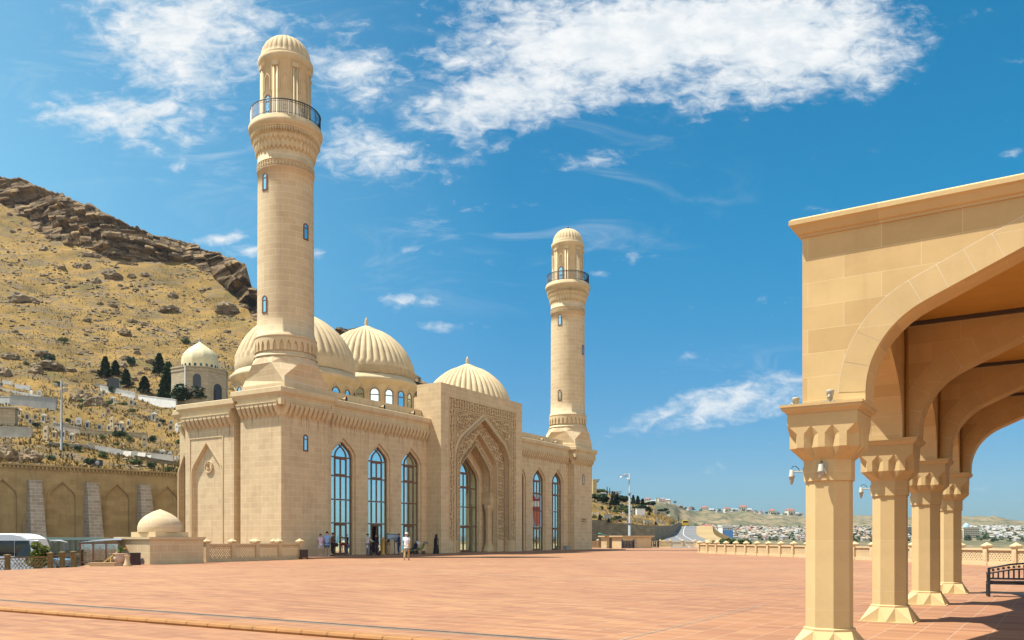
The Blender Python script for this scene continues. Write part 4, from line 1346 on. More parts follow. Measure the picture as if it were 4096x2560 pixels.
ds.build("gutter", M['darkstrip'], arc)
for r in range(3):
    for y in ((r + 1) * SP - TH - .04, r * SP + TH + .04):
        dp = MB(); dp.tube([(TH + .04, y, ZS), (TH + .04, y, 4.89)], .022, 8); dp.build("downpipe", M['ceiling'], arc)
ck = MB()
CP = [(o_, z_ + .10) for o_, z_ in [(0, 5.08), (.02, 5.08), (.02, 5.11), (.05, 5.12), (.10, 5.20), (.135, 5.22), (.135, 5.275), (.10, 5.30), (0, 5.31)]]
extrude_path(ck, CP, rect_path(-TH, WD + TH, -TH, 3 * SP + TH), True)
ck.face([(-TH, -TH, 5.405), (WD + TH, -TH, 5.405), (WD + TH, 3 * SP + TH, 5.405), (-TH, 3 * SP + TH, 5.405)])
ck.build("cornice", M['pavtrim'], arc)

def oct_pts(apo, z):
    r = apo / cos(pi / 8)
    return [Vector((r * cos(pi / 8 + k * pi / 4), r * sin(pi / 8 + k * pi / 4), z)) for k in range(8)]
def loft(mb, rings):
    for a, b in zip(rings[:-1], rings[1:]):
        n = len(a)
        for i in range(n): mb.face([a[i], a[(i + 1) % n], b[(i + 1) % n], b[i]])
def pav_column():
    sh = MB()
    loft(sh, [oct_pts(.266, .28), oct_pts(.262, 2.13)])
    loft(sh, [oct_pts(.262, 2.12), oct_pts(.285, 2.125), oct_pts(.285, 2.40)])
    o = sh.build("column", M['pavcol'], arc)
    # faceted flaring foot
    b = MB()
    loft(b, [oct_pts(.262, .29), oct_pts(.295, .275), oct_pts(.295, .25)])
    O = oct_pts(.295, .25)
    H = .43
    tips, notch = [], []
    for k8 in range(8):
        a = k8 * pi / 4
        rt = H if k8 % 2 == 0 else H * 1.36
        tips.append(Vector((rt * cos(a), rt * sin(a), .016)))
        notch.append(Vector((.365 * cos(a + pi / 8), .365 * sin(a + pi / 8), .016)))
    for k8 in range(8):
        v0, v1 = O[(k8 - 1) % 8], O[k8]           # octagon edge facing direction k8
        b.face([v0, v1, tips[k8]])
        b.face([v1, tips[k8], notch[k8]]); b.face([v1, notch[k8], tips[(k8 + 1) % 8]])
    b.box(-H, H, -H, H, 0, .015)
    b.build("foot", M['pavcol'], o)
    # capital
    c = MB()
    A = .415
    zt, zm, zb = 2.97, 2.70, 2.53
    nx = (-.125, .125); hw = .085; ins = .055; cc = .12
    low_all = []
    for kf in range(4):
        rot = Matrix.Rotation(kf * pi / 2 - pi / 2, 3, 'Z')      # local: face normal -> +x rotated
        P = lambda x, i, z, r=rot: r @ Vector((A - i, x, z))
        ztc = zm + .12
        # upper plain face
        xs = [-A, -A + cc] + [nx[0] - hw, nx[0], nx[0] + hw, nx[1] - hw, nx[1], nx[1] + hw] + [A - cc, A]
        c.face([P(-A, 0, zt), P(-A + cc, 0, zt), P(-A + cc, 0, zm), P(-A, 0, ztc)])
        c.face([P(A - cc, 0, zt), P(A, 0, zt), P(A, 0, ztc), P(A - cc, 0, zm)])
        def col(x0, x1): c.face([P(x0, 0, zt), P(x1, 0, zt), P(x1, 0, zb), P(x0, 0, zb)])
        col(-A + cc, nx[0] - hw); col(nx[0] + hw, nx[1] - hw); col(nx[1] + hw, A - cc)
        for n_ in nx:
            c.face([P(n_ - hw, 0, zt), P(n_ + hw, 0, zt), P(n_ + hw, 0, zm), P(n_, 0, zm + .10), P(n_ - hw, 0, zm)])
            c.face([P(n_ - hw, 0, zm), P(n_, 0, zm + .10), P(n_, ins, zm - .05)])
            c.face([P(n_ + hw, 0, zm), P(n_, 0, zm + .10), P(n_, ins, zm - .05)])
            c.face([P(n_ - hw, 0, zm), P(n_, ins, zm - .05), P(n_, ins, zb), P(n_ - hw, 0, zb)])
            c.face([P(n_ + hw, 0, zm), P(n_, ins, zm - .05), P(n_, ins, zb), P(n_ + hw, 0, zb)])
        # corner facet between this face and the next
        q0 = P(A - cc, 0, zm); top = P(A, 0, ztc)
        rot2 = Matrix.Rotation(kf * pi / 2, 3, 'Z')
        q1 = rot2 @ Vector((A, -A + cc, zm))
        inn = (rot @ Vector((A - .085, A - .085, zm - .04)))
        c.face([q0, top, inn]); c.face([q1, top, inn])
        dn = lambda v: Vector((v.x, v.y, zb))
        c.face([q0, inn, dn(inn), dn(q0)]); c.face([q1, inn, dn(inn), dn(q1)])
        for (x, i) in ((-A + cc, 0), (nx[0] - hw, 0), (nx[0], ins), (nx[0] + hw, 0), (nx[1] - hw, 0), (nx[1], ins), (nx[1] + hw, 0), (A - cc, 0)):
            low_all.append(P(x, i, zb))
        low_all.append(dn(inn))
    # underside: folded facets down to the octagon neck
    O = oct_pts(.285, 2.38)
    n = len(low_all)
    def nearest(p): return min(range(8), key=lambda k_: (O[k_].xy.normalized() - p.xy.normalized()).length)
    idx = [nearest(p) for p in low_all]
    for i in range(n):
        j = (i + 1) % n
        c.face([low_all[i], low_all[j], O[idx[i]]])
        if idx[i] != idx[j]: c.face([low_all[j], O[idx[i]], O[idx[j]]])
    sq = lambda a_, z: [Vector((a_, -a_, z)), Vector((a_, a_, z)), Vector((-a_, a_, z)), Vector((-a_, -a_, z))]
    loft(c, [sq(.415, 2.955), sq(.425, 2.955), sq(.435, 2.975), sq(.465, 2.995), sq(.475, 3.015), sq(.475, 3.03), sq(.49, 3.035), sq(.49, 3.065), sq(.0, 3.066)])
    c.build("capital", M['pavtrim'], o)
    return o
c0 = pav_column()
for side in (0, WD):
    for r in range(4):
        if side == 0 and r == 0: continue
        copy_tree(c0, loc=(side, r * SP, 0), parent=arc)

# floodlights on the columns
M['lampgrey'] = plain('lamp_housing', (0.36, 0.33, 0.26), 0.5, 0.06)
def floodlight(loc, face, label, upright=False, arm=.30):
    th = thing("floodlight", label, "floodlight", loc, face, "floodlights fixed to the pavilion columns")
    b = MB()          # local: +x points away from the wall
    if not upright:
        b.box(0, .015, -.06, .06, -.07, .07)
        b.tube([(.015, 0, .02), (arm, 0, .025)], .011, 6)
        b.build("bracket", M['lampgrey'], th)
        h = MB(); h.lathe([(r__ * .46, z__ * .50) for r__, z__ in ((.0, .10), (.055, .095), (.06, .02), (.07, .015), (.072, -.05), (.085, -.06), (.085, -.10), (.066, -.11), (.06, -.19), (.03, -.26), (0, -.30))], 14, c=(arm, 0, 0))
        h.build("housing", M['lampgrey'], th)
        w = MB(); w.tube([(arm, 0, .06), (arm - .01, 0, .09), (arm - .05, 0, .095), (arm - .09, 0, .06), (arm - .1, 0, .03)], .005, 5); w.build("cable", M['rubber'], th)
    else:
        b.box(-.03, .07, -.06, .06, 0, .015); b.tube([(.0, 0, .01), (.05, 0, .08), (.10, 0, .04)], .015, 5); b.build("bracket", M['lampgrey'], th)
        h = MB(); h.lathe([(r__ * .62, z__ * .58) for r__, z__ in ((0, .05), (.05, .055), (.055, .14), (.07, .15), (.07, .2), (.075, .21), (.075, .25), (.06, .26), (.06, .235), (0, .235))], 14); h.build("housing", M['lampgrey'], th)
def pf(x, y, z): return ppos(x, y, z)
floodlight(pf(-.285, -.05, 2.24), PA + pi, "floodlight on a side arm left of the nearest column", arm=.17)
floodlight(pf(-.02, -.285, 2.27), PA - pi / 2, "floodlight on the front face of the nearest column under its capital", arm=.075)
floodlight(pf(-.285, SP - .05, 2.24), PA + pi, "floodlight on a side arm left of the second column", arm=.17)
floodlight(pf(-.285, 2 * SP - .05, 2.24), PA + pi, "floodlight on a side arm left of the third column, half hidden", arm=.15)
floodlight(pf(.10, -.40, 3.068), PA - pi / 2, "small upright floodlight standing on the nearest column's capital ledge", True)
floodlight(pf(-.40, -.06, 3.068), PA + pi, "small upright floodlight at the left corner of the nearest capital ledge", True)

# ------------------------------------------------------------------ bench
def bench():
    base = on_ground(3952, 2387)
    rz = atan2(-.42, .91)
    th = thing("park_bench", "black iron garden bench with arched back and wooden seat under the pavilion", "bench", base, rz)
    Ln, H0, HS = 1.62, .68, .36
    lg = MB()
    for x in (0.02, Ln - .02):
        m = MB(); m.box(x - .03, x + .03, -.025, .025, 0, H0 + .02); m.build("rear_leg", M['iron'], th)
        m = MB(); m.box(x - .03, x + .03, .38, .43, 0, HS); m.box(x - .025, x + .025, .02, .40, HS - .06, HS - .02); m.box(x - .03, x + .03, -.02, .46, .54, .58); m.box(x - .02, x + .02, .39, .42, HS, .55); m.build("front_leg", M['iron'], th)
    bk = MB()
    def top(x): return H0 + .13 * sin(pi * x / Ln)
    def low(x): return H0 - .12 + .12 * sin(pi * x / Ln)
    n = 24
    bk.tube([(Ln * i / n, 0, top(Ln * i / n)) for i in range(n + 1)], .024, 6)
    bk.tube([(Ln * i / n, 0, low(Ln * i / n)) for i in range(n + 1)], .020, 6)
    bk.box(0, Ln, -.018, .018, HS + .06, HS + .105)
    nb = 15
    for i in range(1, nb):
        x = Ln * i / nb
        bk.box(x - .018, x + .018, -.013, .013, HS + .09, low(x))
    bko = bk.build("backrest", M['iron'], th)
    fl = MB()
    for i in range(1, 15):
        x = Ln * i / 15
        zc = (top(x) + low(x)) / 2
        for p in range(6):
            a = p * pi / 3
            fl.tube([(x, 0, zc), (x + .018 * cos(a), 0, zc + .018 * sin(a)), (x + .036 * cos(a), 0, zc + .036 * sin(a))], .010, 4)
    fl.build("flower_ornament", M['iron'], bko)
    se = MB()
    for i in range(5): se.box(.03, Ln - .03, .03 + i * .08, .095 + i * .08, HS, HS + .022)
    se.build("seat", M['wood'], th)
    fr_ = MB(); fr_.box(0, Ln, .0, .03, HS - .06, HS - .005); fr_.box(0, Ln, .40, .43, HS - .06, HS - .005); fr_.build("seat_frame", M['iron'], th)
bench()

# ------------------------------------------------------------------ balustrades
def make_panel(w, h, name="panel"):
    mb = MB()
    t = .045
    st = .19
    # pierced lattice of crossing bars with little discs
    def clip(a, b):
        # clip segment to the panel rectangle
        t0, t1 = 0.0, 1.0
        dx, dz = b[0] - a[0], b[1] - a[1]
        for p, q in ((-dx, a[0] + w / 2), (dx, w / 2 - a[0]), (-dz, a[1]), (dz, h - a[1])):
            if abs(p) < 1e-9:
                if q < 0: return None
            else:
                r = q / p
                if p < 0: t0 = max(t0, r)
                else: t1 = min(t1, r)
        if t0 >= t1: return None
        return (a[0] + dx * t0, a[1] + dz * t0), (a[0] + dx * t1, a[1] + dz * t1)
    n = int((w + h) / st) + 2
    for k_ in range(-n, n):
        s = k_ * st
        for sg in (1, -1):
            sgm = clip((s - h * sg / 2 - 0, 0), (s + h * sg / 2, h))
            if sgm and sqrt((sgm[0][0]-sgm[1][0])**2 + (sgm[0][1]-sgm[1][1])**2) > .05: bar_path(mb, list(sgm), .060, -t / 2 - (.002 if sg > 0 else 0), t / 2 + (.002 if sg > 0 else 0), TF)
    m = int(h / (st * 2)) + 1
    for i in range(int(w / (st * 2)) + 1):
        for j in range(m):
            x, z = -w / 2 + (i + .5) * st * 2, (j + .5) * h / m
            if abs(x) < w / 2 - .03:
                mb.lathe([(0, .03), (.06, .03), (.062, -.03), (0, -.03)], 8, c=(x, 0, z), axis=Vector((0, 1, 0)), smooth=False)
    mb.box(-w / 2, w / 2, -t / 2, t / 2, 0, .03); mb.box(-w / 2, w / 2, -t / 2, t / 2, h - .03, h)
    return mb
def make_post(h):
    mb = MB()
    b = .145
    mb.box(-b - .03, b + .03, -b - .03, b + .03, 0, .12)
    mb.box(-b, b, -b, b, .12, h - .30)
    for s in (-1, 1):
        mb.box(-b * .5, b * .5, s * b - .012, s * b + .012, .25, h - .5)
    sq = lambda a_, z: [Vector((a_, -a_, z)), Vector((a_, a_, z)), Vector((-a_, a_, z)), Vector((-a_, -a_, z))]
    loft(mb, [sq(b, h - .30), sq(b + .03, h - .27), sq(b + .07, h - .22), sq(b + .07, h - .16), sq(b + .03, h - .14), sq(.01, h)])
    return mb
def balustrade(pts, h, label, cat="balustrade", zs=None, group=None, ph=None):
    """pts: post positions (world xy); one thing with posts, panels and rails"""
    base = Vector((pts[0][0], pts[0][1], 0))
    th = thing("balustrade", label, cat, base, 0, group)
    post = None; pan = {}
    z_ = lambda i: zs[i] if zs else 0.0
    P = [Vector((p[0] - base.x, p[1] - base.y, z_(i))) for i, p in enumerate(pts)]
    for i, p in enumerate(P):
        d = (P[min(i + 1, len(P) - 1)] - P[max(i - 1, 0)])
        rz = atan2(d.y, d.x)
        if post is None: post = make_post(h).build("post", M['baluster'], th, loc=p, rz=rz)
        else:
            c = post.copy(); COL.objects.link(c); c.location = p; c.rotation_euler = (0, 0, rz)
    rail = MB(); pl_ = MB()
    hp = h - .62
    proto = None
    for a, b in zip(P[:-1], P[1:]):
        d = b - a; l = d.length - .29; rz = atan2(d.y, d.x); m = (a + b) / 2
        R = Matrix.Rotation(rz, 3, 'Z')
        T = lambda x, y, z, m=m, R=R: R @ Vector((x, y, z)) + m
        rail.box(-l / 2 - .02, l / 2 + .02, -.10, .10, h - .42, h - .32, T); rail.box(-l / 2 - .02, l / 2 + .02, -.07, .07, h - .45, h - .42, T)
        pl_.box(-l / 2 - .02, l / 2 + .02, -.12, .12, 0, .18, T)
        key = round(l, 1)
        if proto is None:
            proto = make_panel(l, h - .62).build("pierced_panel", M['baluster'], th); o = proto; pl0 = l
        else:
            o = proto.copy(); COL.objects.link(o)
        o.location = m + Vector((0, 0, .175)); o.rotation_euler = (0, 0, rz); o.scale = (l / pl0, 1, 1)
    rail.build("rail", M['baluster'], th); pl_.build("kerb", M['baluster'], th)
    return th
# near run on the right edge of the terrace
balustrade([(18.3 + .357 * k_, 82.5 - 1.99 * k_) for k_ in range(0, 35)], 1.22, "long pierced stone balustrade along the right edge of the terrace")
# the far side, beyond the tower
fb = [on_ground(x, y) for x, y in ((2640, 2189.5), (2679.6, 2189.5), (2729.6, 2189.7), (2780, 2189.9))]
balustrade([(p.x, p.y) for p in fb] + [(29.8, 128), (28.4, 117), (24.5, 103), (20.9, 91)], 1.3, "stone balustrade at the far end, between the iron gates and the corner")
fb = [on_ground(x, y) for x, y in ((2330, 2191.5), (2391, 2191.5), (2435, 2191.5))]
balustrade([(p.x, p.y) for p in fb], 1.35, "short stone balustrade between the right tower and the flat-roofed lodge")
# left, in front of the mosque's flank
lb = [(-18.15, 50.2)]
e0, e1 = Vector((-18.15, 50.2, 0)), Vector((-14.55, 58.0, 0))
lpts = [e0 + (e1 - e0) * k_ / 4 for k_ in range(5)]
balustrade([(p.x, p.y) for p in lpts], 1.42, "pierced stone balustrade of four bays beside the small domed block")
lp2 = [Vector((-16.75, 59.5, 0)), Vector((-18.75, 61.3, 0))]
balustrade([(p.x, p.y) for p in lp2], 1.42, "short balustrade behind the four-bay one, against the mosque flank")

# ------------------------------------------------------------------ small domed block
kd = thing("domed_block", "low sandstone block with a small plain pointed dome, left of the mosque", "small building", (-19.6, 45.8, 0), MA)
b = MB(); b.box(0, 3.5, 0, 3.0, 0, 1.32); b.box(-.02, 3.52, -.02, 3.02, 0, .10); b.build("wall", M['stone'], kd)
b = MB(); b.box(-.05, 3.55, -.05, 3.05, 1.32, 1.38); b.box(-.09, 3.59, -.09, 3.09, 1.38, 1.50); b.build("coping", M['trim'], kd)
b = MB(); b.box(.60, 2.75, .35, 2.50, 1.50, 1.78); b.build("plinth", M['trim'], kd)
b = MB(); b.lathe([(1.18, 1.78), (1.19, 1.95), (1.18, 2.1), (1.12, 2.3), (1.0, 2.48), (.82, 2.66), (.58, 2.82), (.3, 2.96), (.08, 3.04), (0, 3.07)], 48, c=(1.67, 1.42, 0)); b.build("dome", M['minaret'], kd)
b = MB(); pts = arch_pts(.62, .16, .02, .2, .34, n=4, rf=.95); fill_arch(b, pts, -.025, TS); b.build("vent_opening", M['darkstrip'], kd)

# urn with yucca
def urn(loc):
    th = thing("stone_urn", "fluted stone urn at the left edge of the terrace", "urn", loc, 0)
    u = MB()
    rib = lambda r, z, a: r * (1 + .05 * abs(sin(a * 7))) if .1 < z < .5 else r
    u.lathe([(.0, 0), (.20, 0), (.21, .05), (.15, .09), (.16, .12), (.25, .22), (.31, .34), (.31, .46), (.26, .54), (.27, .56), (.36, .60), (.37, .64), (.30, .645), (.28, .60), (0, .60)], 56, rib=rib)
    u.build("bowl", M['pinkpot'], th)
    y = thing("yucca", "spiky green yucca growing in the stone urn", "plant", Vector(loc) + Vector((0, 0, .60)), 0)
    s = MB(); s.tube([(0, 0, 0), (0, 0, .12)], .05, 6); s.build("stem", M['bark'], y)
    l = MB(); r_ = random.Random(5)
    for i in range(46):
        a = r_.uniform(0, 2 * pi); el = r_.uniform(.35, 1.45); ln = r_.uniform(.28, .42)
        d = Vector((cos(a) * cos(el), sin(a) * cos(el), sin(el))); sdv = Vector((-sin(a), cos(a), 0)) * .022
        p0 = Vector((0, 0, .10)); p1 = p0 + d * ln * .55; p2 = p0 + d * ln + Vector((0, 0, -.06 * cos(el)))
        l.face([p0 - sdv * .6, p0 + sdv * .6, p1 + sdv, p1 - sdv]); l.face([p1 - sdv, p1 + sdv, p2])
    l.build("foliage", M['yucca'], y)
M['pinkpot'] = plain('pink_stone_urn', (0.47, 0.33, 0.25), 0.85, 0.15, 4)
urn(on_ground(481, 2263))

def waste_bin(loc, label, rz):
    th = thing("waste_bin", label, "bin", loc, rz)
    s = MB()
    for x0, x1, y0, y1 in ((-.25, .25, -.25, -.22), (-.25, .25, .22, .25), (-.25, -.22, -.22, .22), (.22, .25, -.22, .22)):
        hor = (x1 - x0) > .1
        n = 7
        for i in range(n):
            if hor: s.box(x0 + (x1 - x0) * i / n + .005, x0 + (x1 - x0) * (i + 1) / n - .008, y0, y1, .05, .62)
            else: s.box(x0, x1, y0 + (y1 - y0) * i / n + .005, y0 + (y1 - y0) * (i + 1) / n - .008, .05, .62)
    s.build("slats", M['bin'], th)
    i = MB(); i.box(-.21, .21, -.21, .21, .03, .58); i.build("liner", M['rubber'], th)
    r_ = MB(); r_.box(-.26, .26, -.26, .26, 0, .05); r_.build("base", M['iron'], th)
    r_ = MB(); r_.box(-.26, .26, -.26, -.20, .62, .66); r_.box(-.26, .26, .20, .26, .62, .66); r_.box(-.26, -.20, -.2, .2, .62, .66); r_.box(.20, .26, -.2, .2, .62, .66); r_.build("rim", M['iron'], th)
waste_bin(on_ground(541, 2260), "dark red slatted bin against the small domed block", .5)
bp_ = mpos(t_on(1223, -2.6), -2.6, 0); waste_bin(Vector((bp_.x, bp_.y - .6, 0)), "dark red slatted bin between the balustrade end and the mosque plinth", .5)

# planter / flared stone bollard beside the urn
th = thing("stone_bollard", "flared cream stone bollard between the urn and the bin", "bollard", on_ground(509, 2264), 0)
b = MB(); b.lathe([(0, 0), (.20, 0), (.19, .05), (.13, .2), (.10, .4), (.12, .5), (.16, .56), (.0, .58)], 20); b.build("shaft", M['baluster'], th)

# ------------------------------------------------------------------ glass stair cover, hand rail
gb = thing("glass_stair_cover", "glazed stair cover with curved roof at the left edge of the terrace", "glass shelter", at(321, HZ, 45.0), 0)
gb.location.z = 0
gb.rotation_euler = (0, 0, radians(24))
M['clear'] = clear_glass('clear_glass')
fr2 = MB()
Lb, Wb, z0b, z1b = 1.85, 1.6, -1.0, 1.16
def vault(x): return z1b + .26 * sin(min(1, x / (Lb * 1.1)) * pi / 2)
for x in (0, Lb / 3, 2 * Lb / 3, Lb):
    for y in (0, Wb):
        fr2.box(x - .04, x + .04, y - .04, y + .04, z0b, z1b)
for y in (0, Wb):
    fr2.box(-.06, Lb + .06, y - .03, y + .03, .12, .18); fr2.box(-.06, Lb + .06, y - .05, y + .05, z1b - .04, z1b + .03)
for x in (0, Lb): fr2.box(x - .03, x + .03, 0, Wb, z1b - .04, z1b + .03)
fr2.build("frame", M['brown'], gb)
g2 = MB()
for x in range(3):
    for y in (0, Wb): g2.box(x * Lb / 3 + .04, (x + 1) * Lb / 3 - .04, y - .008, y + .008, z0b, z1b - .04)
g2.box(-.008, .008, .04, Wb - .04, z0b, z1b - .04)
g2.build("glazing", M['clear'], gb)
rf = MB()
M['polyroof'] = plain('smoked_roof_sheet', (0.20, 0.23, 0.28), 0.3, 0.2, 2.0, spec=0.6)
rf.grid(lambda u, v: (-.15 + u * (Lb + .3), -.15 + v * (Wb + .3), z1b + .03 + .24 * sin(pi * .5 * u) * (.6 + .4 * sin(pi * v))), 12, 8)
rf.build("roof", M['polyroof'], gb)
rd = MB()
M['orange_wood'] = plain('orange_door', (0.30, 0.12, 0.03), 0.5, 0.1)
rd.box(Lb * .45, Lb * .52, .9, 1.0, z0b, 1.0); rd.box(Lb * .8, Lb * .88, .9, 1.0, z0b, 1.0)
rd.build("door_post", M['orange_wood'], gb)
hr = thing("handrail", "yellow painted stair handrail in front of the glass stair cover", "handrail", on_ground(398, 2264), 0)
h = MB()
pA, pB = Vector((0, 0, .02)), Vector((.88, .55, .86))
h.tube([pA, pB, pB + Vector((.25, .12, .06))], .030, 6); h.tube([pA + Vector((.28, .1, 0)), pB + Vector((.0, -.02, -.34))], .020, 6)
for f in (.0, .5, .95):
    p = pA.lerp(pB, f); h.tube([(p.x, p.y, 0), p], .024, 6)
h.build("rails", M['gold'], hr)
cw_ = thing("kerb_wall", "low cream stone kerb wall at the foot of the yellow handrail", "low wall", on_ground(408, 2265.5), radians(10))
b = MB(); b.box(-.58, .60, 0, .3, 0, .15); b.box(-.62, .64, -.03, .33, .15, .20); b.build("kerb", M['baluster'], cw_)

# bronze fence along the terrace edge
fe = thing("lattice_fence", "bronze lattice fence with capped posts along the left edge of the terrace", "fence", at(30, 2278, 38.2), 0)
fx = [(-190, 36.0, 2226), (30, 38.9, 2217), (201, 40.6, 2209.5), (249, 41.4, 2206), (294, 42.0, 2203.5), (322, 42.5, 2206)]
base = fe.location.copy()
FP = [(Vector((at(x, HZ, d).x - base.x, d - base.y, -.25 - base.z)), at(x, y, d).z - base.z) for x, d, y in fx]
for (p, zt) in FP[:-1]:
    m = MB(); m.box(-.09, .09, -.09, .09, p.z, zt - .07); sq = lambda a_, z: [Vector((a_, -a_, z)), Vector((a_, a_, z)), Vector((-a_, a_, z)), Vector((-a_, -a_, z))]
    loft(m, [sq(.09, zt - .08), sq(.13, zt - .06), sq(.13, zt - .03), sq(.02, zt)])
    m.build("post", M['bronze'], fe, loc=(p.x, p.y, 0))
for (p, z1), (q, z2) in zip(FP[:-1], FP[1:]):
    m = MB()
    d = q - p; ln = d.length; e = d / ln
    T = lambda s, n, z: (p.x + e.x * s - e.y * n, p.y + e.y * s + e.x * n, z)
    za, zb_ = p.z + .08, min(z1, z2) - .16
    m.box(0, ln, -.02, .02, zb_ - .03, zb_ + .03, T); m.box(0, ln, -.02, .02, za - .02, za + .03, T); m.box(0, ln, -.015, .015, zb_ - .13, zb_ - .11, T)
    st = .17
    for k_ in range(int(ln / st) + 5):
        for sg in (1, -1):
            s0 = k_ * st - (.5 if sg > 0 else 0); s1 = s0 + sg * (zb_ - za) * .8
            if 0 < s0 < ln and 0 < s1 < ln: bar_path(m, [(s0, za), (s1, zb_)], .022, -.008, .008, T)
    for k_ in range(int(ln / .24)):
        s = (k_ + .5) * .24
        m.tube([T(s + .085 * cos(a), 0, (za + zb_) / 2 + .085 * sin(a)) for a in [i * pi / 5 for i in range(10)]], .012, 4, closed=True)
    m.build("lattice_panel", M['bronze'], fe)
# ------------------------------------------------------------------ hillside
HT = [(-900, 1815, 68, 560, 420, .26), (-520, 1835, 74, 660, 540, .26), (0, 1858, 80, 812, 702, .26), (100, 1863, 81.7, 860, 718, .26), (200, 1868, 83.5, 940, 762, .26), (365, 1879, 86, 1000, 822, .26),
      (440, 1884, 87.5, 1045, 860, .26), (600, 1893, 90.5, 1052, 932, .26), (750, 1900, 93, 1030, 965, .26), (860, 1906, 95, 1090, 1012, .26), (940, 1911, 96.5, 1165, 1030, .26), (985, 1913, 97.5, 1230, 1062, .26),
      (1006, 1914, 98.2, 1262, 1140, .26), (1034, 1916, 99, 1285, 1158, .26), (1150, 1925, 101, 1345, 1230, .27), (1310, 1940, 105, 1400, 1310, .28), (1440, 1955, 108, 1410, 1313, .30),
      (1560, 1970, 112, 1480, 1400, .32), (1665, 1985, 115, 1570, 1500, .34), (1712, 1992, 117, 1600, 1535, .36), (1800, 2010, 120, 1720, 1690, .42), (2000, 2040, 130, 1840, 1832, .6),
      (2200, 2062, 140, 1905, 1902, .8), (2368, 2078, 150, 1952, 1950, .9), (2450, 2092, 151, 1978, 1976, .9), (2540, 2098, 152, 2000, 1998, .9), (2620, 2104, 156, 2032, 2030, .9), (2680, 2102, 175, 2066, 2064, .9), (2714, 2092, 215, 2084, 2083, .9)]
def hrow(x):
    x = max(HT[0][0], min(HT[-1][0], x))
    for a, b in zip(HT[:-1], HT[1:]):
        if x <= b[0]:
            f = (x - a[0]) / (b[0] - a[0])
            return [a[i] + (b[i] - a[i]) * f for i in range(6)]
def hill(x, y):
    """point of the slope seen at photo pixel (x, y)"""
    _, yw, dw, yc, yr, k = hrow(x)
    d = dw + k * (yw - y)
    p = at(x, y, d)
    g = min(1.0, max(0, (yw - y) / 40.0))
    n = noise.noise(Vector((p.x * .035, p.y * .035, 3))) * 2.4 + noise.noise(Vector((p.x * .11, p.y * .11, 9))) * 1.1 + noise.noise(Vector((p.x * .3, p.y * .3, 2))) * .35
    p.z += n * g
    return p
def mhill(name):
    m, nt, b = base_mat(name)
    L = nt.links.new
    g = N(nt, 'ShaderNodeNewGeometry')
    n1 = N(nt, 'ShaderNodeTexNoise', ins={'Scale': .07, 'Detail': 10.0, 'Roughness': .74}); L(g.outputs['Position'], n1.inputs['Vector'])
    cr = N(nt, 'ShaderNodeValToRGB')
    e = cr.color_ramp.elements
    e[0].position = .32; e[0].color = (.092, .066, .026, 1)
    e[1].position = .62; e[1].color = (.30, .185, .057, 1)
    x_ = e.new(.47); x_.color = (.205, .130, .040, 1)
    L(n1.outputs['Fac'], cr.inputs[0])
    # green scrub patches
    n2 = N(nt, 'ShaderNodeTexNoise', ins={'Scale': .11, 'Detail': 8.0, 'Roughness': .72}); L(g.outputs['Position'], n2.inputs['Vector'])
    r2 = N(nt, 'ShaderNodeMapRange', interpolation_type='SMOOTHSTEP'); r2.inputs['From Min'].default_value = .50; r2.inputs['From Max'].default_value = .66; r2.inputs['To Max'].default_value = .8
    L(n2.outputs['Fac'], r2.inputs['Value'])
    mx = N(nt, 'ShaderNodeMix', data_type='RGBA'); mx.inputs[7].default_value = (.125, .105, .04, 1)
    L(r2.outputs[0], mx.inputs[0]); L(cr.outputs[0], mx.inputs[6])
    # bare rock and scree, drawn out along the slope
    mp = N(nt, 'ShaderNodeMapping'); mp.inputs['Rotation'].default_value = (0, 0, -.72); mp.inputs['Scale'].default_value = (.42, 1.0, .9)
    L(g.outputs['Position'], mp.inputs[0])
    n3 = N(nt, 'ShaderNodeTexNoise', ins={'Scale': .30, 'Detail': 9.0, 'Roughness': .74}); L(mp.outputs[0], n3.inputs['Vector'])
    r3 = N(nt, 'ShaderNodeMapRange', interpolation_type='SMOOTHSTEP'); r3.inputs['From Min'].default_value = .515; r3.inputs['From Max'].default_value = .575; r3.inputs['To Max'].default_value = .85
    L(n3.outputs['Fac'], r3.inputs['Value'])
    n4 = N(nt, 'ShaderNodeTexNoise', ins={'Scale': 2.2, 'Detail': 4.0}); L(g.outputs['Position'], n4.inputs['Vector'])
    c4 = N(nt, 'ShaderNodeValToRGB'); c4.color_ramp.elements[0].position = .35; c4.color_ramp.elements[0].color = (.085, .066, .043, 1); c4.color_ramp.elements[1].position = .7; c4.color_ramp.elements[1].color = (.24, .18, .115, 1)
    L(n4.outputs['Fac'], c4.inputs[0])
    m3 = N(nt, 'ShaderNodeMix', data_type='RGBA'); L(r3.outputs[0], m3.inputs[0]); L(mx.outputs[2], m3.inputs[6]); L(c4.outputs[0], m3.inputs[7])
    L(m3.outputs[2], b.inputs['Base Color'])
    b.inputs['Roughness'].default_value = .95; b.inputs['Specular IOR Level'].default_value = .1
    n5 = N(nt, 'ShaderNodeTexNoise', ins={'Scale': 1.1, 'Detail': 7.0, 'Roughness': .7}); L(g.outputs['Position'], n5.inputs['Vector'])
    bp = N(nt, 'ShaderNodeBump', ins={'Strength': .9, 'Distance': .6}); L(n5.outputs['Fac'], bp.inputs['Height']); L(bp.outputs[0], b.inputs['Normal'])
    return m
M['hill'] = mhill('dry_hillside')
X0h, X1h = -880, 2714
def hfn(u, v):
    x = X0h + (X1h - X0h) * u
    r = hrow(x)
    yw, yc = r[1], r[3]
    if v <= .94: return hill(x, yw + (yc - yw) * (v / .94))
    p = hill(x, yc); k_ = (v - .94) / .06
    return Vector((p.x * (1 + .25 * k_), p.y * (1 + .25 * k_), p.z - 9 * k_))
hm = MB(); hm.grid(hfn, 520, 150)
tag(hm.build('hillside', M['hill']), kind='structure')

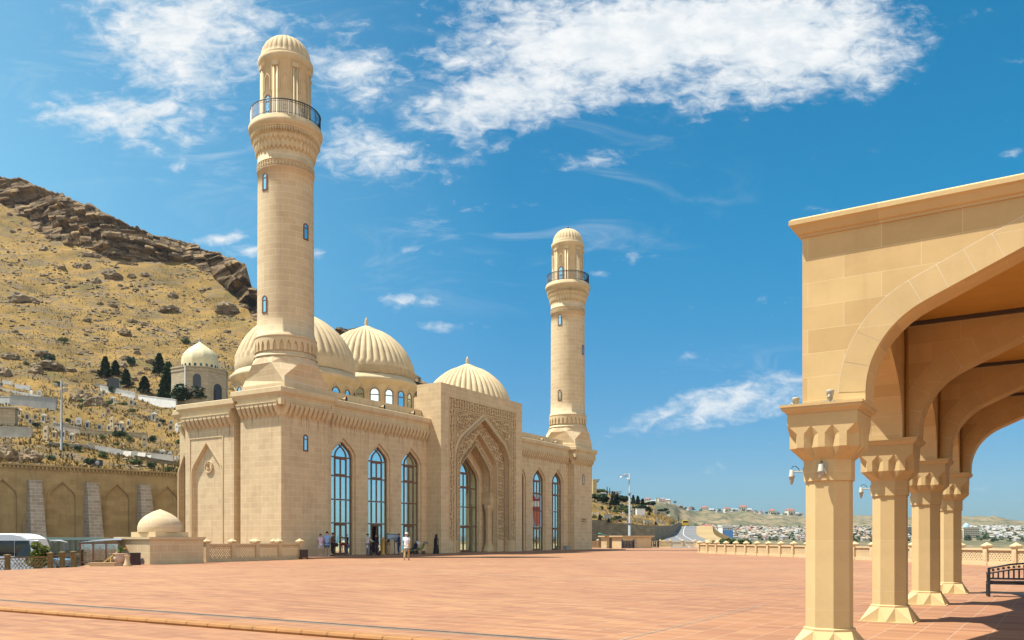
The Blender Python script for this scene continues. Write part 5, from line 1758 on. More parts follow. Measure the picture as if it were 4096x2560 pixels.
def mcliff(name):
    m, nt, b = base_mat(name)
    L = nt.links.new
    g = N(nt, 'ShaderNodeNewGeometry')
    mp = N(nt, 'ShaderNodeMapping'); mp.inputs['Scale'].default_value = (.10, .10, .55); L(g.outputs['Position'], mp.inputs[0])
    n1 = N(nt, 'ShaderNodeTexNoise', ins={'Scale': 1.0, 'Detail': 8.0, 'Roughness': .7, 'Distortion': .4}); L(mp.outputs[0], n1.inputs['Vector'])
    cr = N(nt, 'ShaderNodeValToRGB'); e = cr.color_ramp.elements
    e[0].position = .34; e[0].color = (.055, .040, .027, 1); e[1].position = .66; e[1].color = (.30, .20, .10, 1)
    x_ = e.new(.5); x_.color = (.175, .122, .072, 1)
    L(n1.outputs['Fac'], cr.inputs[0])
    sp = N(nt, 'ShaderNodeSeparateXYZ'); L(g.outputs['True Normal'], sp.inputs[0])
    n2 = N(nt, 'ShaderNodeTexNoise', ins={'Scale': .35, 'Detail': 4.0}); L(g.outputs['Position'], n2.inputs['Vector'])
    ad = N(nt, 'ShaderNodeMath', operation='MULTIPLY'); ab_ = N(nt, 'ShaderNodeMath', operation='ABSOLUTE'); L(sp.outputs[2], ab_.inputs[0])
    L(ab_.outputs[0], ad.inputs[0]); L(n2.outputs['Fac'], ad.inputs[1])
    mr = N(nt, 'ShaderNodeMapRange'); mr.inputs['From Min'].default_value = .42; mr.inputs['From Max'].default_value = .52; L(ad.outputs[0], mr.inputs['Value'])
    mx = N(nt, 'ShaderNodeMix', data_type='RGBA'); mx.inputs[7].default_value = (.33, .22, .08, 1); L(mr.outputs[0], mx.inputs[0]); L(cr.outputs[0], mx.inputs[6])
    L(mx.outputs[2], b.inputs['Base Color']); b.inputs['Roughness'].default_value = .95; b.inputs['Specular IOR Level'].default_value = .1
    n5 = N(nt, 'ShaderNodeTexNoise', ins={'Scale': .9, 'Detail': 8.0, 'Roughness': .72}); L(mp.outputs[0], n5.inputs['Vector'])
    bp = N(nt, 'ShaderNodeBump', ins={'Strength': 1.0, 'Distance': 1.2}); L(n5.outputs['Fac'], bp.inputs['Height']); L(bp.outputs[0], b.inputs['Normal'])
    return m
M['cliff'] = mcliff('cliff_rock')
def rnd_cell(a, b, c=0): return (noise.cell(Vector((a, b, c)))) 
def cliff_fn(u, v):
    x = X0h + (1745 - X0h) * u
    _, yw, dw, yc, yr, k = hrow(x)
    Dc = dw + k * (yw - yc)
    jag = 9 * noise.noise(Vector((x * .02, 1, 0))) + 7 * noise.noise(Vector((x * .07, 5, 0))) + 5 * rnd_cell(x * .035, 7.5)
    yb = yc + 26 + 18 * noise.noise(Vector((x * .015, 8, 0))); yt = yr + jag * min(1, (yc - yr) / 60)
    if v > .86:
        kk = (v - .86) / .14
        p = cliff_fn(u, .86)
        return Vector((p.x * (1 + .16 * kk), p.y * (1 + .16 * kk), p.z - 3.0 * kk - 4.0 * kk * kk))
    v2 = v / .86
    y = yb + (yt - yb) * v2
    d0 = Dc - 5 + 12 * v2
    p = at(x, y, d0)
    s = x * d0 / F_PX
    z = p.z + 2.2 * noise.noise(Vector((s * .05, 0, 2))) + s * .06
    lay = z / 3.2
    li = floor(lay); fr_ = lay - li
    w = max(.0, sin(pi * min(1, v2 * 1.02))) ** .35
    push = 4.2 * rnd_cell(li * 1.7 + .3, 4.1) + 3.4 * rnd_cell(s * .085 + li * .37, li * .61 + .2) + 2.0 * rnd_cell(s * .26, z * .40) - (2.2 if fr_ < .16 else 0)
    push += 4.5 * noise.noise(Vector((s * .04, z * .05, 4))) + 1.2 * noise.noise(Vector((s * .3, z * .6, 1)))
    dd = d0 - push * w
    return Vector(((x - 2048) / F_PX * d0, dd, p.z))
cm = MB(); cm.grid(cliff_fn, 760, 64, smooth=False)
tag(cm.build('cliff', M['cliff']), kind='structure')

# ---- rocks
def rock_mesh(seed, sub=2, flat=.7):
    bm = bmesh.new()
    bmesh.ops.create_icosphere(bm, subdivisions=sub, radius=1.0)
    o = Vector((seed * 7.3, seed * 3.1, seed))
    for v in bm.verts:
        c = v.co.copy()
        v.co = c * (1 + .38 * noise.noise(c * .9 + o) + .20 * noise.noise(c * 2.3 + o) + .10 * noise.noise(c * 5 + o) + .10 * noise.cell(c * 2.2 + o))
        q = .28
        v.co = Vector((round(v.co.x / q) * q * .5 + v.co.x * .5, round(v.co.y / q) * q * .5 + v.co.y * .5, round(v.co.z / q) * q * .6 + v.co.z * .4))
        v.co.z *= flat
    me = bpy.data.meshes.new('boulder'); bm.to_mesh(me); bm.free()
    me.materials.append(M['rock'])
    return me
rocks = [rock_mesh(i, 4 if i < 3 else 3, .62 + .1 * (i % 3)) for i in range(6)]
def boulder(x, y, wpx, hpx, label, group=None, mi=0, rz=0):
    p = hill(x, y)
    sc = p.y / F_PX
    o = bpy.data.objects.new('boulder', rocks[mi]); COL.objects.link(o)
    o.location = p + Vector((0, 0, hpx * sc * .12)); o.scale = (wpx * sc / 2.1, wpx * sc / 2.4, hpx * sc / 1.25); o.rotation_euler = (0, 0, rz)
    return tag(o, label, "boulder", group)
Z2 = lambda a, b: (a * .4551, 1300 + b * .4551)
Z1 = lambda a, b: (a * .4551, 640 + b * .4551)
big = [(Z2(735, 665), 105, 74, "huge dark grey boulder on the hillside above the floodlight mast"), (Z2(845, 760), 84, 48, "brown rounded boulder just right of and below the huge dark boulder"),
       (Z2(430, 420), 120, 42, "long flat-topped rock outcrop upslope of the floodlight mast"), (Z2(320, 480), 60, 42, "jagged grey rock below the long flat outcrop"), (Z2(620, 435), 50, 20, "low rock slab right of the long flat outcrop"),
       (Z2(45, 480), 60, 46, "layered brown boulder at the left picture edge"), (Z2(80, 300), 84, 42, "pair of pale slabs of rock near the left picture edge"), (Z2(250, 1205), 110, 66, "large smooth grey-brown boulder right above the retaining wall"),
       (Z2(60, 1190), 120, 74, "heap of cracked tan boulders above the retaining wall at the left edge"), (Z1(200, 1250), 110, 58, "big two-part boulder high on the slope near the left edge"),
       (Z1(1000, 1040), 90, 34, "dark elongated boulder on the upper slope below the cliff"), (Z1(850, 1075), 42, 28, "tan boulder beside the dark elongated boulder"), (Z1(1490, 1330), 74, 36, "square dark boulder on the middle slope"),
       (Z1(1985, 1330), 96, 44, "dark rock ledge on the slope left of the tall minaret"), (Z1(1520, 1205), 42, 24, "single dark boulder below the scree on the slope"), (Z1(540, 960), 36, 24, "dark pointed boulder high on the left slope"),
       (Z1(790, 870), 56, 26, "tilted dark slab just under the cliff"), (Z1(1275, 1045), 40, 20, "dark boulder in the middle of the upper slope"), (Z2(390, 240), 72, 30, "dark rock pile above the long flat outcrop"), (Z2(1100, 85), 60, 26, "long dark slab right of the upper slope's middle")]
for i, ((x, y), w, h, lb_) in enumerate(big): boulder(x, y, w, h, lb_, None, i % 6, i * .8)
r_ = random.Random(11)
nb_ = 0
while nb_ < 210:
    x = r_.uniform(-80, 1030)
    _, yw, dw, yc, yr, k = hrow(x)
    y = r_.uniform(yc + 8, 1560 if r_.random() < .9 else 1800)
    if noise.noise(Vector((x * .008, y * .008, 3))) < r_.uniform(-.5, .3): continue
    w = 9 + 30 * r_.random() ** 2.4
    boulder(x, y, w, w * r_.uniform(.4, .65), "dark grey-brown boulder among dry grass on the slope below the cliff", "boulders on the dry slope", r_.randrange(6), r_.uniform(0, 6)); nb_ += 1
# loose stones, one mass
st_ = MB()
for i in range(7500):
    x = r_.uniform(-60, 1060) if i < 7000 else r_.uniform(2370, 2710)
    _, yw, dw, yc, yr, k = hrow(x)
    y = yc + (yw - yc) * r_.random() ** 1.1
    if noise.noise(Vector((x * .011, y * .017, 6))) < r_.uniform(-.1, .5): continue
    p = hill(x, y); s = r_.uniform(.12, .50) * (1.5 if y < 1400 else .8) * (1.25 if r_.random() < .12 else 1)
    a = r_.uniform(0, 6); e1 = Vector((cos(a), sin(a), 0)) * s * r_.uniform(.7, 1.5); e2 = Vector((-sin(a), cos(a), 0)) * s; up_ = Vector((r_.uniform(-.2, .2) * s, r_.uniform(-.2, .2) * s, s * r_.uniform(.5, .9)))
    up2 = up_ * r_.uniform(.5, .9) + e1 * r_.uniform(.2, .6); up3 = up_ * r_.uniform(.7, 1.0) - e1 * r_.uniform(.2, .6) + e2 * r_.uniform(-.3, .3)
    st_.face([p + e1, p + e2, p + up3, p + up2]); st_.face([p + e1, p - e2, p + up3, p + up2]); st_.face([p - e1, p + e2, p + up3]); st_.face([p - e1, p - e2, p + up3])
tag(st_.build('loose_stones', M['rock']), kind='stuff')
# dry grass tufts and green weeds, one mass each
M['straw'] = leaves('dry_grass', (.19, .125, .04), (.34, .225, .08), .5)
def tufts(name, n, mat_, xr, yfun, hr, seed, thr):
    rr = random.Random(seed)
    mb = MB()
    for i in range(n):
        x = rr.uniform(*xr); r = hrow(x); y = yfun(rr, r)
        if noise.noise(Vector((x * .013, y * .02, seed))) < rr.uniform(thr, thr + .5): continue
        p = hill(x, y); h = rr.uniform(*hr)
        for k_ in range(4):
            a = rr.uniform(0, 6.28); d = Vector((cos(a), sin(a), 0)); w = Vector((-sin(a), cos(a), 0)) * h * .28
            mb.face([p - w + Vector((0, 0, -.1)), p + w + Vector((0, 0, -.1)), p + d * h * rr.uniform(.1, .6) + Vector((0, 0, h))])
    return tag(mb.build(name, mat_), kind='stuff')
tufts('dry_grass', 11000, M['straw'], (-60, 1040), lambda rr, r: r[3] + 60 + (r[1] - r[3] - 60) * rr.random() ** .6, (.14, .36), 21, -.5)
tufts('dry_grass', 2600, M['straw'], (2370, 2700), lambda rr, r: r[3] + (r[1] - r[3]) * rr.random() ** .6, (.15, .4), 22, -.4)
M['weed'] = leaves('dry_scrub', (.05, .042, .018), (.17, .125, .05), .6)
tufts('dry_scrub', 12000, M['weed'], (-60, 1040), lambda rr, r: r[3] + 20 + (r[1] - r[3] - 20) * rr.random(), (.18, .5), 24, -.25)
tufts('green_weeds', 2600, M['shrub'], (-60, 1040), lambda rr, r: r[3] + 40 + (r[1] - r[3] - 40) * rr.random() ** .8, (.15, .4), 23, -.05)

# ---- plants
def leaf_blob(mb, c, rx, rz_, n, s, rr, shell=.55):
    for i in range(n):
        th, ph = rr.uniform(0, 2 * pi), math.acos(rr.uniform(-1, 1))
        r = (shell + (1 - shell) * rr.random() ** .5)
        p = c + Vector((rx * r * sin(ph) * cos(th), rx * r * sin(ph) * sin(th), rz_ * r * cos(ph)))
        a, b_ = Vector((rr.uniform(-1, 1), rr.uniform(-1, 1), rr.uniform(-1, 1))).normalized(), Vector((rr.uniform(-1, 1), rr.uniform(-1, 1), rr.uniform(-1, 1)))
        b_ = (b_ - a * b_.dot(a)).normalized()
        q = s * rr.uniform(.6, 1.3)
        mb.face([p - a * q - b_ * q * .6, p + a * q - b_ * q * .6, p + a * q * .8 + b_ * q * .6, p - a * q * .8 + b_ * q * .6])
def shrub_proto(seed, mat_):
    rr = random.Random(seed); mb = MB()
    for k_ in range(5):
        leaf_blob(mb, Vector((rr.uniform(-.5, .5), rr.uniform(-.4, .4), .38 + rr.uniform(0, .2))), rr.uniform(.35, .55), rr.uniform(.30, .42), 90, .09, rr)
    return mb
def conifer_proto(seed, n=1500, wr=.26, base=.10, tip=1.0, s=.030):
    """unit height"""
    rr = random.Random(seed); mb = MB()
    for i in range(n):
        f = base + (1 - base) * rr.random() ** 1.25
        lump = .66 + .55 * noise.noise(Vector((f * 9, seed, 0))) 
        a = rr.uniform(0, 2 * pi)
        rad = wr * ((1 - f) ** .75) * (lump + .75 * noise.noise(Vector((cos(a) * 1.9, sin(a) * 1.9, f * 8 + seed)))) * rr.uniform(.35, 1.0) ** .5 + .012
        p = Vector((rad * cos(a), rad * sin(a), f))
        d = Vector((cos(a), sin(a), rr.uniform(-.6, 1.2))).normalized(); sd2 = Vector((-sin(a) + rr.uniform(-.5, .5), cos(a) + rr.uniform(-.5, .5), rr.uniform(-.9, .9))).normalized()
        q = s * rr.uniform(.6, 1.4)
        mb.face([p - sd2 * q, p + sd2 * q * .6 + d * q * .3, p + sd2 * q * .5 + d * q * 1.6, p - sd2 * q * .4 + d * q * 1.3])
    return mb
class TreeKind:
    def __init__(self, mb, mat_, trunk_r, trunk_h): self.mb, self.mat, self.tr, self.th, self.first = mb, mat_, trunk_r, trunk_h, None
    def place(self, name, p, h, w, label, group=None, cat="tree", rz=0):
        if self.first is None:
            t = thing(name, label, cat, p, rz, group)
            self.mb.build('crown', self.mat, t)
            tr = MB(); tr.tube([(0, 0, -.05), (.01, 0, self.th * .5), (0, .005, self.th)], self.tr, 6, r2=self.tr * .35); tr.build('trunk', M['bark'], t)
            self.first = t
        else:
            t = copy_tree(self.first, loc=p, rz=rz, label=label)
            if group: t['group'] = group
            elif 'group' in t: del t['group']
            t['category'] = cat
            t.name = name
        t.scale = (w, w, h)
        return t
pineA = TreeKind(conifer_proto(1, 3000, .33, s=.034), M['pine'], .02, .8); pineB = TreeKind(conifer_proto(2, 3000, .37, .12, s=.036), M['pine'], .02, .7); cyp = TreeKind(conifer_proto(3, 1400, .15, .04, s=.026), M['pine'], .012, .8)
def round_proto(seed):
    rr = random.Random(seed); mb = MB()
    for k_ in range(13):
        a = rr.uniform(0, 6.28); r = rr.uniform(0, .30)
        leaf_blob(mb, Vector((r * cos(a), r * sin(a), .58 + rr.uniform(-.34, .26) * (1 - r * .8))), rr.uniform(.13, .22), rr.uniform(.11, .18), 150, .036, rr, .35)
    return mb
rnd_t = TreeKind(round_proto(4), M['pine'], .03, .6); rnd_l = TreeKind(round_proto(5), M['shrub'], .03, .6)
def plant(kind, name, x, y, wpx, hpx, label, group=None, cat="tree", rz=0, wr=.6):
    p = hill(x, y); sc = p.y / F_PX
    return kind.place(name, p, hpx * sc, wpx * sc / wr, label, group, cat, rz)
for i, (a, b_, w, h, kd_, lb_) in enumerate([(925, 468, 130, 180, pineA, "dark conifer, taller of the two close together left of the mausoleum"), (1015, 455, 100, 125, pineB, "shorter dark conifer beside the taller one, left of the mausoleum"),
        (1108, 548, 120, 150, pineA, "dark conifer standing behind the white plot wall"), (1270, 595, 120, 135, pineB, "dark conifer between the two white plot walls"),
        (1400, 480, 130, 195, pineB, "dark pine at the upper left of the clump by the mausoleum"), (1478, 650, 190, 355, pineA, "tallest dark pine against the mausoleum's left wall"),
        (1440, 655, 130, 230, pineB, "broad dark pine in front of the tallest one by the mausoleum")]):
    x, y = Z2(a, b_); plant(kd_, 'pine_tree', x, y, w * .4551, h * .4551, lb_, None, "tree", i * 1.3)
for i, (a, b_, w, h, lb_) in enumerate([(1600, 705, 260, 210, "low spreading dark tree under the mausoleum's front wall"), (1690, 712, 190, 150, "rounded dark tree at the right foot of the mausoleum mound"), (1845, 705, 150, 110, "small dark round tree below the mausoleum's arched door"), (1560, 640, 170, 170, "dark bushy tree in the corner of the mausoleum mound")]):
    x, y = Z2(a, b_); plant(rnd_t, 'broad_tree', x, y, w * .4551, h * .4551, lb_, None, "tree", i)
shr = TreeKind(shrub_proto(6, None), M['shrub'], .03, .5); shr2 = TreeKind(shrub_proto(8, None), M['pine'], .03, .5)
for i, (a, b_, w, h) in enumerate([(430, 310, 110, 70), (510, 555, 60, 40), (240, 360, 55, 30), (985, 610, 60, 60), (970, 750, 55, 35), (1160, 785, 60, 30), (310, 895, 60, 40), (140, 920, 70, 30), (890, 1000, 55, 45), (1040, 990, 90, 55), (1090, 985, 60, 45), (1150, 1015, 60, 45), (1345, 1020, 60, 60), (1140, 1105, 75, 35), (1025, 1060, 40, 30), (680, 1190, 60, 50), (530, 1120, 110, 45),
        (430, 1200, 80, 45), (800, 1235, 110, 55), (910, 1220, 70, 60), (1215, 1250, 120, 50), (1330, 1265, 70, 50), (1490, 1290, 80, 45), (1280, 1200, 60, 30), (1145, 345, 75, 75), (700, 720, 60, 30), (905, 760, 70, 40), (1425, 865, 55, 35), (1580, 1035, 50, 40), (1650, 170, 90, 45), (600, 850, 50, 30), (1090, 720, 80, 30), (560, 160, 70, 40), (390, 1110, 60, 30), (700, 790, 45, 30)]):
    x, y = Z2(a, b_)
    plant(shr if i % 3 else shr2, 'shrub', x, y, w * .4551, h * .4551 * 1.3, "low green shrub in the dry grass of the graveyard hillside", "shrubs on the graveyard hillside", "shrub", i * .7, wr=1.5)

# ---- mausoleum
def mausoleum():
    c = hill(800, 1612); d = c.y
    c.z -= .5
    th = thing("mausoleum", "octagonal stone mausoleum with a pale pointed dome on the hillside", "mausoleum", c, radians(14))
    sc = d / F_PX
    R = 104 * sc / cos(pi / 8) * .98
    H = 136 * sc
    wl = MB()
    V = [Vector((R * cos(pi / 8 + k * pi / 4), R * sin(pi / 8 + k * pi / 4), 0)) for k in range(8)]
    door_i, win_i = None, []
    for k in range(8):
        a, b_ = V[k], V[(k + 1) % 8]
        wl.face([a + Vector((0, 0, -6)), b_ + Vector((0, 0, -6)), b_ + Vector((0, 0, H)), a + Vector((0, 0, H))])
    wl.face([v + Vector((0, 0, H)) for v in V])
    w = wl.build("wall", M['oldstone'], th)
    cp = MB()
    for k in range(8):
        a, b_ = V[k], V[(k + 1) % 8]
        for s, z0, z1 in ((1.02, H - .9, H - .6), (1.035, H - .25, H + .02)):
            cp.face([a * s + Vector((0, 0, z0)), b_ * s + Vector((0, 0, z0)), b_ * s + Vector((0, 0, z1)), a * s + Vector((0, 0, z1))])
            cp.face([a * s + Vector((0, 0, z0)), b_ * s + Vector((0, 0, z0)), b_ * .98 + Vector((0, 0, z0)), a * .98 + Vector((0, 0, z0))])
            cp.face([a * s + Vector((0, 0, z1)), b_ * s + Vector((0, 0, z1)), b_ * .98 + Vector((0, 0, z1)), a * .98 + Vector((0, 0, z1))])
    cp.build("cornice", M['oldstone'], th)
    r = 68 * sc
    dm = MB()
    pr = [(r * .99, H), (r * 1.0, H + .28 * r), (r * 1.01, H + .55 * r), (r * .97, H + .8 * r), (r * .86, H + 1.02 * r), (r * .70, H + 1.20 * r), (r * .50, H + 1.36 * r), (r * .3, H + 1.5 * r), (r * .14, H + 1.62 * r), (r * .05, H + 1.72 * r)]
    rib = lambda q, z, a: q * (1 - .035 * abs(sin(a * 5)) ** .4 + .035)
    dm.lathe(pr, 80, rib=rib)
    dome = dm.build("dome", M['paledome'], th)
    f = MB(); f.lathe([(r * .08, H + 1.66 * r), (r * .06, H + 1.78 * r), (r * .07, H + 1.84 * r), (r * .01, H + 2.0 * r), (0, H + 2.02 * r)], 10); f.build("finial", M['greywall'], dome)
    for k in range(10):
        a = -pi / 2 + (k - 4.5) * .32
        T = lambda s, n_, z, a=a: ((r + .02 - n_) * cos(a) - s * sin(a), (r + .02 - n_) * sin(a) + s * cos(a), z)
        q = MB(); q.box(-.22, .22, -.04, .1, H + .25, H + .95, T); q.build("dome_window", M['dkglass'], dome)
    # front-facing sides: a barred window and the arched doorway
    for k, kind in ((5, 'win'), (6, 'door'), (4, 'side')):
        a, b_ = V[k], V[(k + 1) % 8]
        e = (b_ - a).normalized(); n_ = Vector((e.y, -e.x, 0))
        if n_.dot(a) < 0: n_ = -n_
        m = (a + b_) / 2
        T = lambda s, n, z, m=m, e=e, n_=n_: m + e * s - n_ * n + Vector((0, 0, z))
        if kind == 'win':
            q = MB(); fill_arch(q, arch_pts(.0, .75, 2.6, 4.6, 5.3, n=4, rf=.95), -.04, T); q.build("window", M['plaque'], th)
        elif kind == 'door':
            q = MB(); o, i = arch_pts(0, 1.4, -1, 2.9, 4.2, n=5, rf=.95), arch_pts(0, 1.05, -1, 2.7, 3.8, n=5, rf=.95)
            ring_between(q, o, i, -.18, T); reveal(q, o, 0, -.18, T); reveal(q, i, -.18, -.02, T); q.build("door_arch", M['oldstone'], th)
            q = MB(); fill_arch(q, i, -.03, T); dr_ = q.build("door", M['plaque'], th)
            q = MB(); q.box(-.95, -.35, -.12, -.06, -.5, 2.4, T); q.build("door_leaf", M['bin'], dr_)
    k = 6
    q = MB(); q.tube([V[5] * 1.02 + Vector((0, 0, 0)), V[5] * 1.02 + Vector((0, 0, H))], .12, 6); q.build("downpipe", M['greywall'], th)
mausoleum()

# ---- retaining wall on the left with buttresses and blind niches
RO, RE = Vector((-48.4, 80.0, 0)), Vector((0.6955, 0.7185, 0)); RN = Vector((RE.y, -RE.x, 0))   # towards the camera
RH, RB = 8.45, -1.6
rw = thing("retaining_wall", "tall stone retaining wall with blind arches and sloping buttresses behind the road", "wall", (0, 0, 0), 0)
TR = lambda s, n, z: RO + RE * s - RN * n + Vector((0, 0, z))
m = MB()
ops = []
for k_ in range(-4, 10):
    c = .2 + 5.27 * k_
    ops.append(arch_pts(c, 1.22, RB, 5.4, 7.0, n=5, rf=.8))
awall(m, -30, 52, RB, RH, 0, ops, TR)
for o in ops:
    reveal(m, o, 0, .22, TR, False); fill_arch(m, o, .22, TR)
m.face([TR(-30, 0, RH), TR(52, 0, RH), TR(52, .9, RH), TR(-30, .9, RH)])
m.build("wall", M['wallstone'], rw)
m = MB()
for o in ops:
    c = (o[0][0] + o[-1][0]) / 2
    bar_path(m, arch_pts(c, 1.34, RB, 5.45, 7.18, n=5, rf=.8), .14, 0, -.06, TR)
m.build("niche_moulding", M['wallstone'], rw)
m = MB(); m.box(-30, 52, -.22, .9, RH, RH + .16, TR); m.box(-30, 52, -.10, 0, RH - .34, RH - .28, TR)
m.build("coping", M['wallstone'], rw)
m = MB()
for i in range(190):
    s = -22 + i * .36; m.box(s, s + .17, -.16, 0, RH - .27, RH - .01, TR)
m.build("dentil_course", M['wallstone'], rw)
for k_ in range(-3, 8):
    m = MB(); c = 2.86 + 5.27 * k_
    w0, w1 = .55, .75
    pts = [TR(c - w1, 0, RB), TR(c + w1, 0, RB), TR(c + w0, 0, 7.0), TR(c - w0, 0, 7.0), TR(c - w1, -2.3, RB), TR(c + w1, -2.3, RB), TR(c + w0, -.62, 7.0), TR(c - w0, -.62, 7.0)]
    for q in ((0, 4, 7, 3), (1, 5, 6, 2), (4, 5, 6, 7), (3, 2, 6, 7)): m.face([pts[i] for i in q])
    m.box(c - w0 - .06, c + w0 + .06, -.68, 0, 6.98, 7.08, TR)
    m.build("buttress", M['butt'], rw)
fl = thing("floodlight_box", "black box floodlight on the coping of the retaining wall", "floodlight", TR(9.0, .3, RH + .16), 0)
m = MB(); m.box(-.35, .35, -.2, .2, .25, .85); m.box(-.05, .05, -.05, .05, 0, .25); m.build("housing", M['iron'], fl)
m = MB(); m.lathe([(0, .21), (.2, .21), (.22, .2)], 14, c=(0, 0, .55), axis=Vector((0, -1, 0))); m.build("lens", M['steel'], fl)

# ---- graveyard
def grave_mesh(kind):
    mb = MB()
    if kind == 'arch':
        pts = arch_pts(0, .40, 0, 1.15, 1.55, n=5, rf=.98)
        fill_arch(mb, pts, -.10, TF); fill_arch(mb, pts, .10, TF); reveal(mb, pts, -.10, .10, TF); mb.box(-.5, .5, -.2, .2, -.5, .12)
        mb.cur = 1; mb.box(-.24, .24, -.125, -.10, .45, 1.1)
    elif kind == 'tall':
        pts = arch_pts(0, .45, 0, 2.0, 2.45, n=5, rf=.98)
        fill_arch(mb, pts, -.16, TF); fill_arch(mb, pts, .16, TF); reveal(mb, pts, -.16, .16, TF); mb.box(-.55, .55, -.28, .28, -.5, .2)
        mb.cur = 1; mb.box(-.22, .22, -.19, -.16, 1.35, 1.75); mb.box(-.22, .22, -.19, -.16, .35, .55)
    elif kind == 'house':
        mb.box(-.40, .40, -.16, .16, -.5, 1.25)
        mb.hexa([(-.52, -.24, 1.25), (.52, -.24, 1.25), (.52, .24, 1.25), (-.52, .24, 1.25), (-.06, -.2, 1.62), (.06, -.2, 1.62), (.06, .2, 1.62), (-.06, .2, 1.62)])
        mb.cur = 1; mb.box(-.22, .22, -.185, -.16, .35, 1.05)
    else:
        mb.box(-.36, .36, -.12, .12, -.4, 1.0); mb.box(-.30, .30, -.11, .11, 1.0, 1.12)
        mb.cur = 1; mb.box(-.2, .2, -.145, -.12, .4, .8)
    return mb
GP = {}
def grave(x, y, hpx, kind, mat_, label, group):
    p = hill(x, y); key = (kind, mat_)
    if key not in GP:
        o = grave_mesh(kind).build('gravestone', [M[mat_], M['plaque'] if mat_ != 'whitewall' else M['greystone']]); GP[key] = o
    else:
        o = GP[key].copy(); COL.objects.link(o)
    o.location = p; hh = {'arch': 1.55, 'tall': 2.45, 'house': 1.62, 'plain': 1.12}[kind]
    s = 1.22 * hpx * p.y / F_PX / hh; o.scale = (s, s, s); o.rotation_euler = (0, 0, radians(r_.uniform(-25, 30)))
    return tag(o, label, "gravestone", group)
for (a, b_, h, kd_, mt) in [(175, 775, 55, 'house', 'tanstone'), (240, 808, 68, 'house', 'tanstone'), (145, 805, 45, 'arch', 'greystone'), (310, 808, 52, 'house', 'tanstone'), (385, 828, 65, 'house', 'greystone'), (425, 825, 30, 'plain', 'tanstone'), (478, 838, 45, 'arch', 'tanstone'), (268, 855, 48, 'arch', 'greystone'),
        (478, 1048, 58, 'house', 'tanstone'), (628, 1063, 60, 'house', 'greystone'), (557, 1052, 65, 'arch', 'greystone'), (770, 910, 65, 'house', 'greystone'), (875, 922, 58, 'arch', 'greystone'), (985, 905, 85, 'tall', 'tanstone'), (960, 932, 58, 'arch', 'tanstone'), (1018, 938, 50, 'house', 'tanstone'), (1068, 920, 65, 'house', 'tanstone'), (1080, 945, 55, 'arch', 'greystone'), (1132, 912, 60, 'arch', 'tanstone'),
        (1355, 852, 65, 'house', 'greystone'), (1310, 845, 35, 'plain', 'greystone'), (1402, 932, 55, 'arch', 'tanstone'), (1500, 937, 60, 'arch', 'tanstone'), (1505, 872, 40, 'house', 'greystone'), (910, 840, 32, 'arch', 'greystone'), (880, 655, 78, 'tall', 'tanstone'), (912, 617, 42, 'house', 'tanstone'), (990, 683, 60, 'house', 'greystone'), (1075, 662, 40, 'house', 'tanstone'), (1155, 692, 55, 'arch', 'greystone'), (1190, 697, 45, 'house', 'tanstone'),
        (1430, 1172, 72, 'house', 'greystone'), (1495, 1182, 66, 'arch', 'greystone'), (1582, 1182, 60, 'arch', 'tanstone'), (105, 715, 40, 'arch', 'tanstone'), (12, 540, 42, 'arch', 'greystone'), (785, 350, 38, 'house', 'tanstone'), (1120, 422, 35, 'plain', 'tanstone'), (640, 862, 28, 'plain', 'tanstone'), (1040, 905, 40, 'plain', 'greystone')]:
    x, y = Z2(a, b_)
    nm = {'tanstone': 'tan', 'greystone': 'grey'}[mt]; sh_ = {'arch': 'round-topped', 'house': 'gabled', 'plain': 'low square', 'tall': 'tall round-topped'}[kd_]
    grave(x, y, h * .4551, kd_, mt, f"{nm} {sh_} gravestone with a dark plaque on the graveyard hillside", f"{nm} {sh_} gravestones on the hillside")
for (a, b_, h, kd_, mt, lb_) in [(345, 598, 52, 'arch', 'whitewall', "white round-topped gravestone on the low white kerb, right of its twin"), (275, 583, 36, 'arch', 'whitewall', "shorter white round-topped gravestone on the low white kerb"), (405, 1050, 100, 'tall', 'tanstone', "tallest tan gravestone, left of the floodlight mast's foot"), (1270, 1075, 90, 'tall', 'tanstone', "tall tan gravestone alone in the grass left of the mosque"),
        (1555, 935, 70, 'tall', 'whitewall', "tall white gravestone close to the mosque's left cornice"), (950, 832, 42, 'arch', 'pinkstone', "small pink gravestone in the middle of the graveyard"), (690, 880, 62, 'plain', 'whitewall', "square white tomb marker with a dark panel on the stone wall")]:
    x, y = Z2(a, b_); grave(x, y, h * .4551, kd_, mt, lb_, None)

def plot_wall(a, b_, hpx, mat_, label, thick=.3, cap=True, hpx2=None):
    (x0, y0), (x1, y1) = Z2(*a), Z2(*b_)
    n = 8
    P = [hill(x0 + (x1 - x0) * i / n, y0 + (y1 - y0) * i / n) for i in range(n + 1)]
    # straighten between the ends
    A, B = P[0], P[-1]
    th = thing("plot_wall", label, "wall", A, 0)
    d = Vector((B.x - A.x, B.y - A.y, 0)); nn = Vector((d.y, -d.x, 0)).normalized()
    m = MB()
    hA, hB = hpx * .4551 * A.y / F_PX, (hpx2 or hpx) * .4551 * B.y / F_PX
    base = [Vector((0, 0, -2.5)) , B - A + Vector((0, 0, -2.5))]
    top = [Vector((0, 0, hA)), B - A + Vector((0, 0, hB))]
    bk = -nn * thick
    m.hexa([base[0], base[1], base[1] + bk, base[0] + bk, top[0], top[1], top[1] + bk, top[0] + bk])
    m.build("wall", M[mat_], th)
    if cap:
        m = MB(); e = nn * .06; u = Vector((0, 0, .10))
        m.hexa([top[0] + e, top[1] + e, top[1] + bk - e, top[0] + bk - e, top[0] + e + u, top[1] + e + u, top[1] + bk - e + u, top[0] + bk - e + u]); m.build("coping", M[mat_], th)
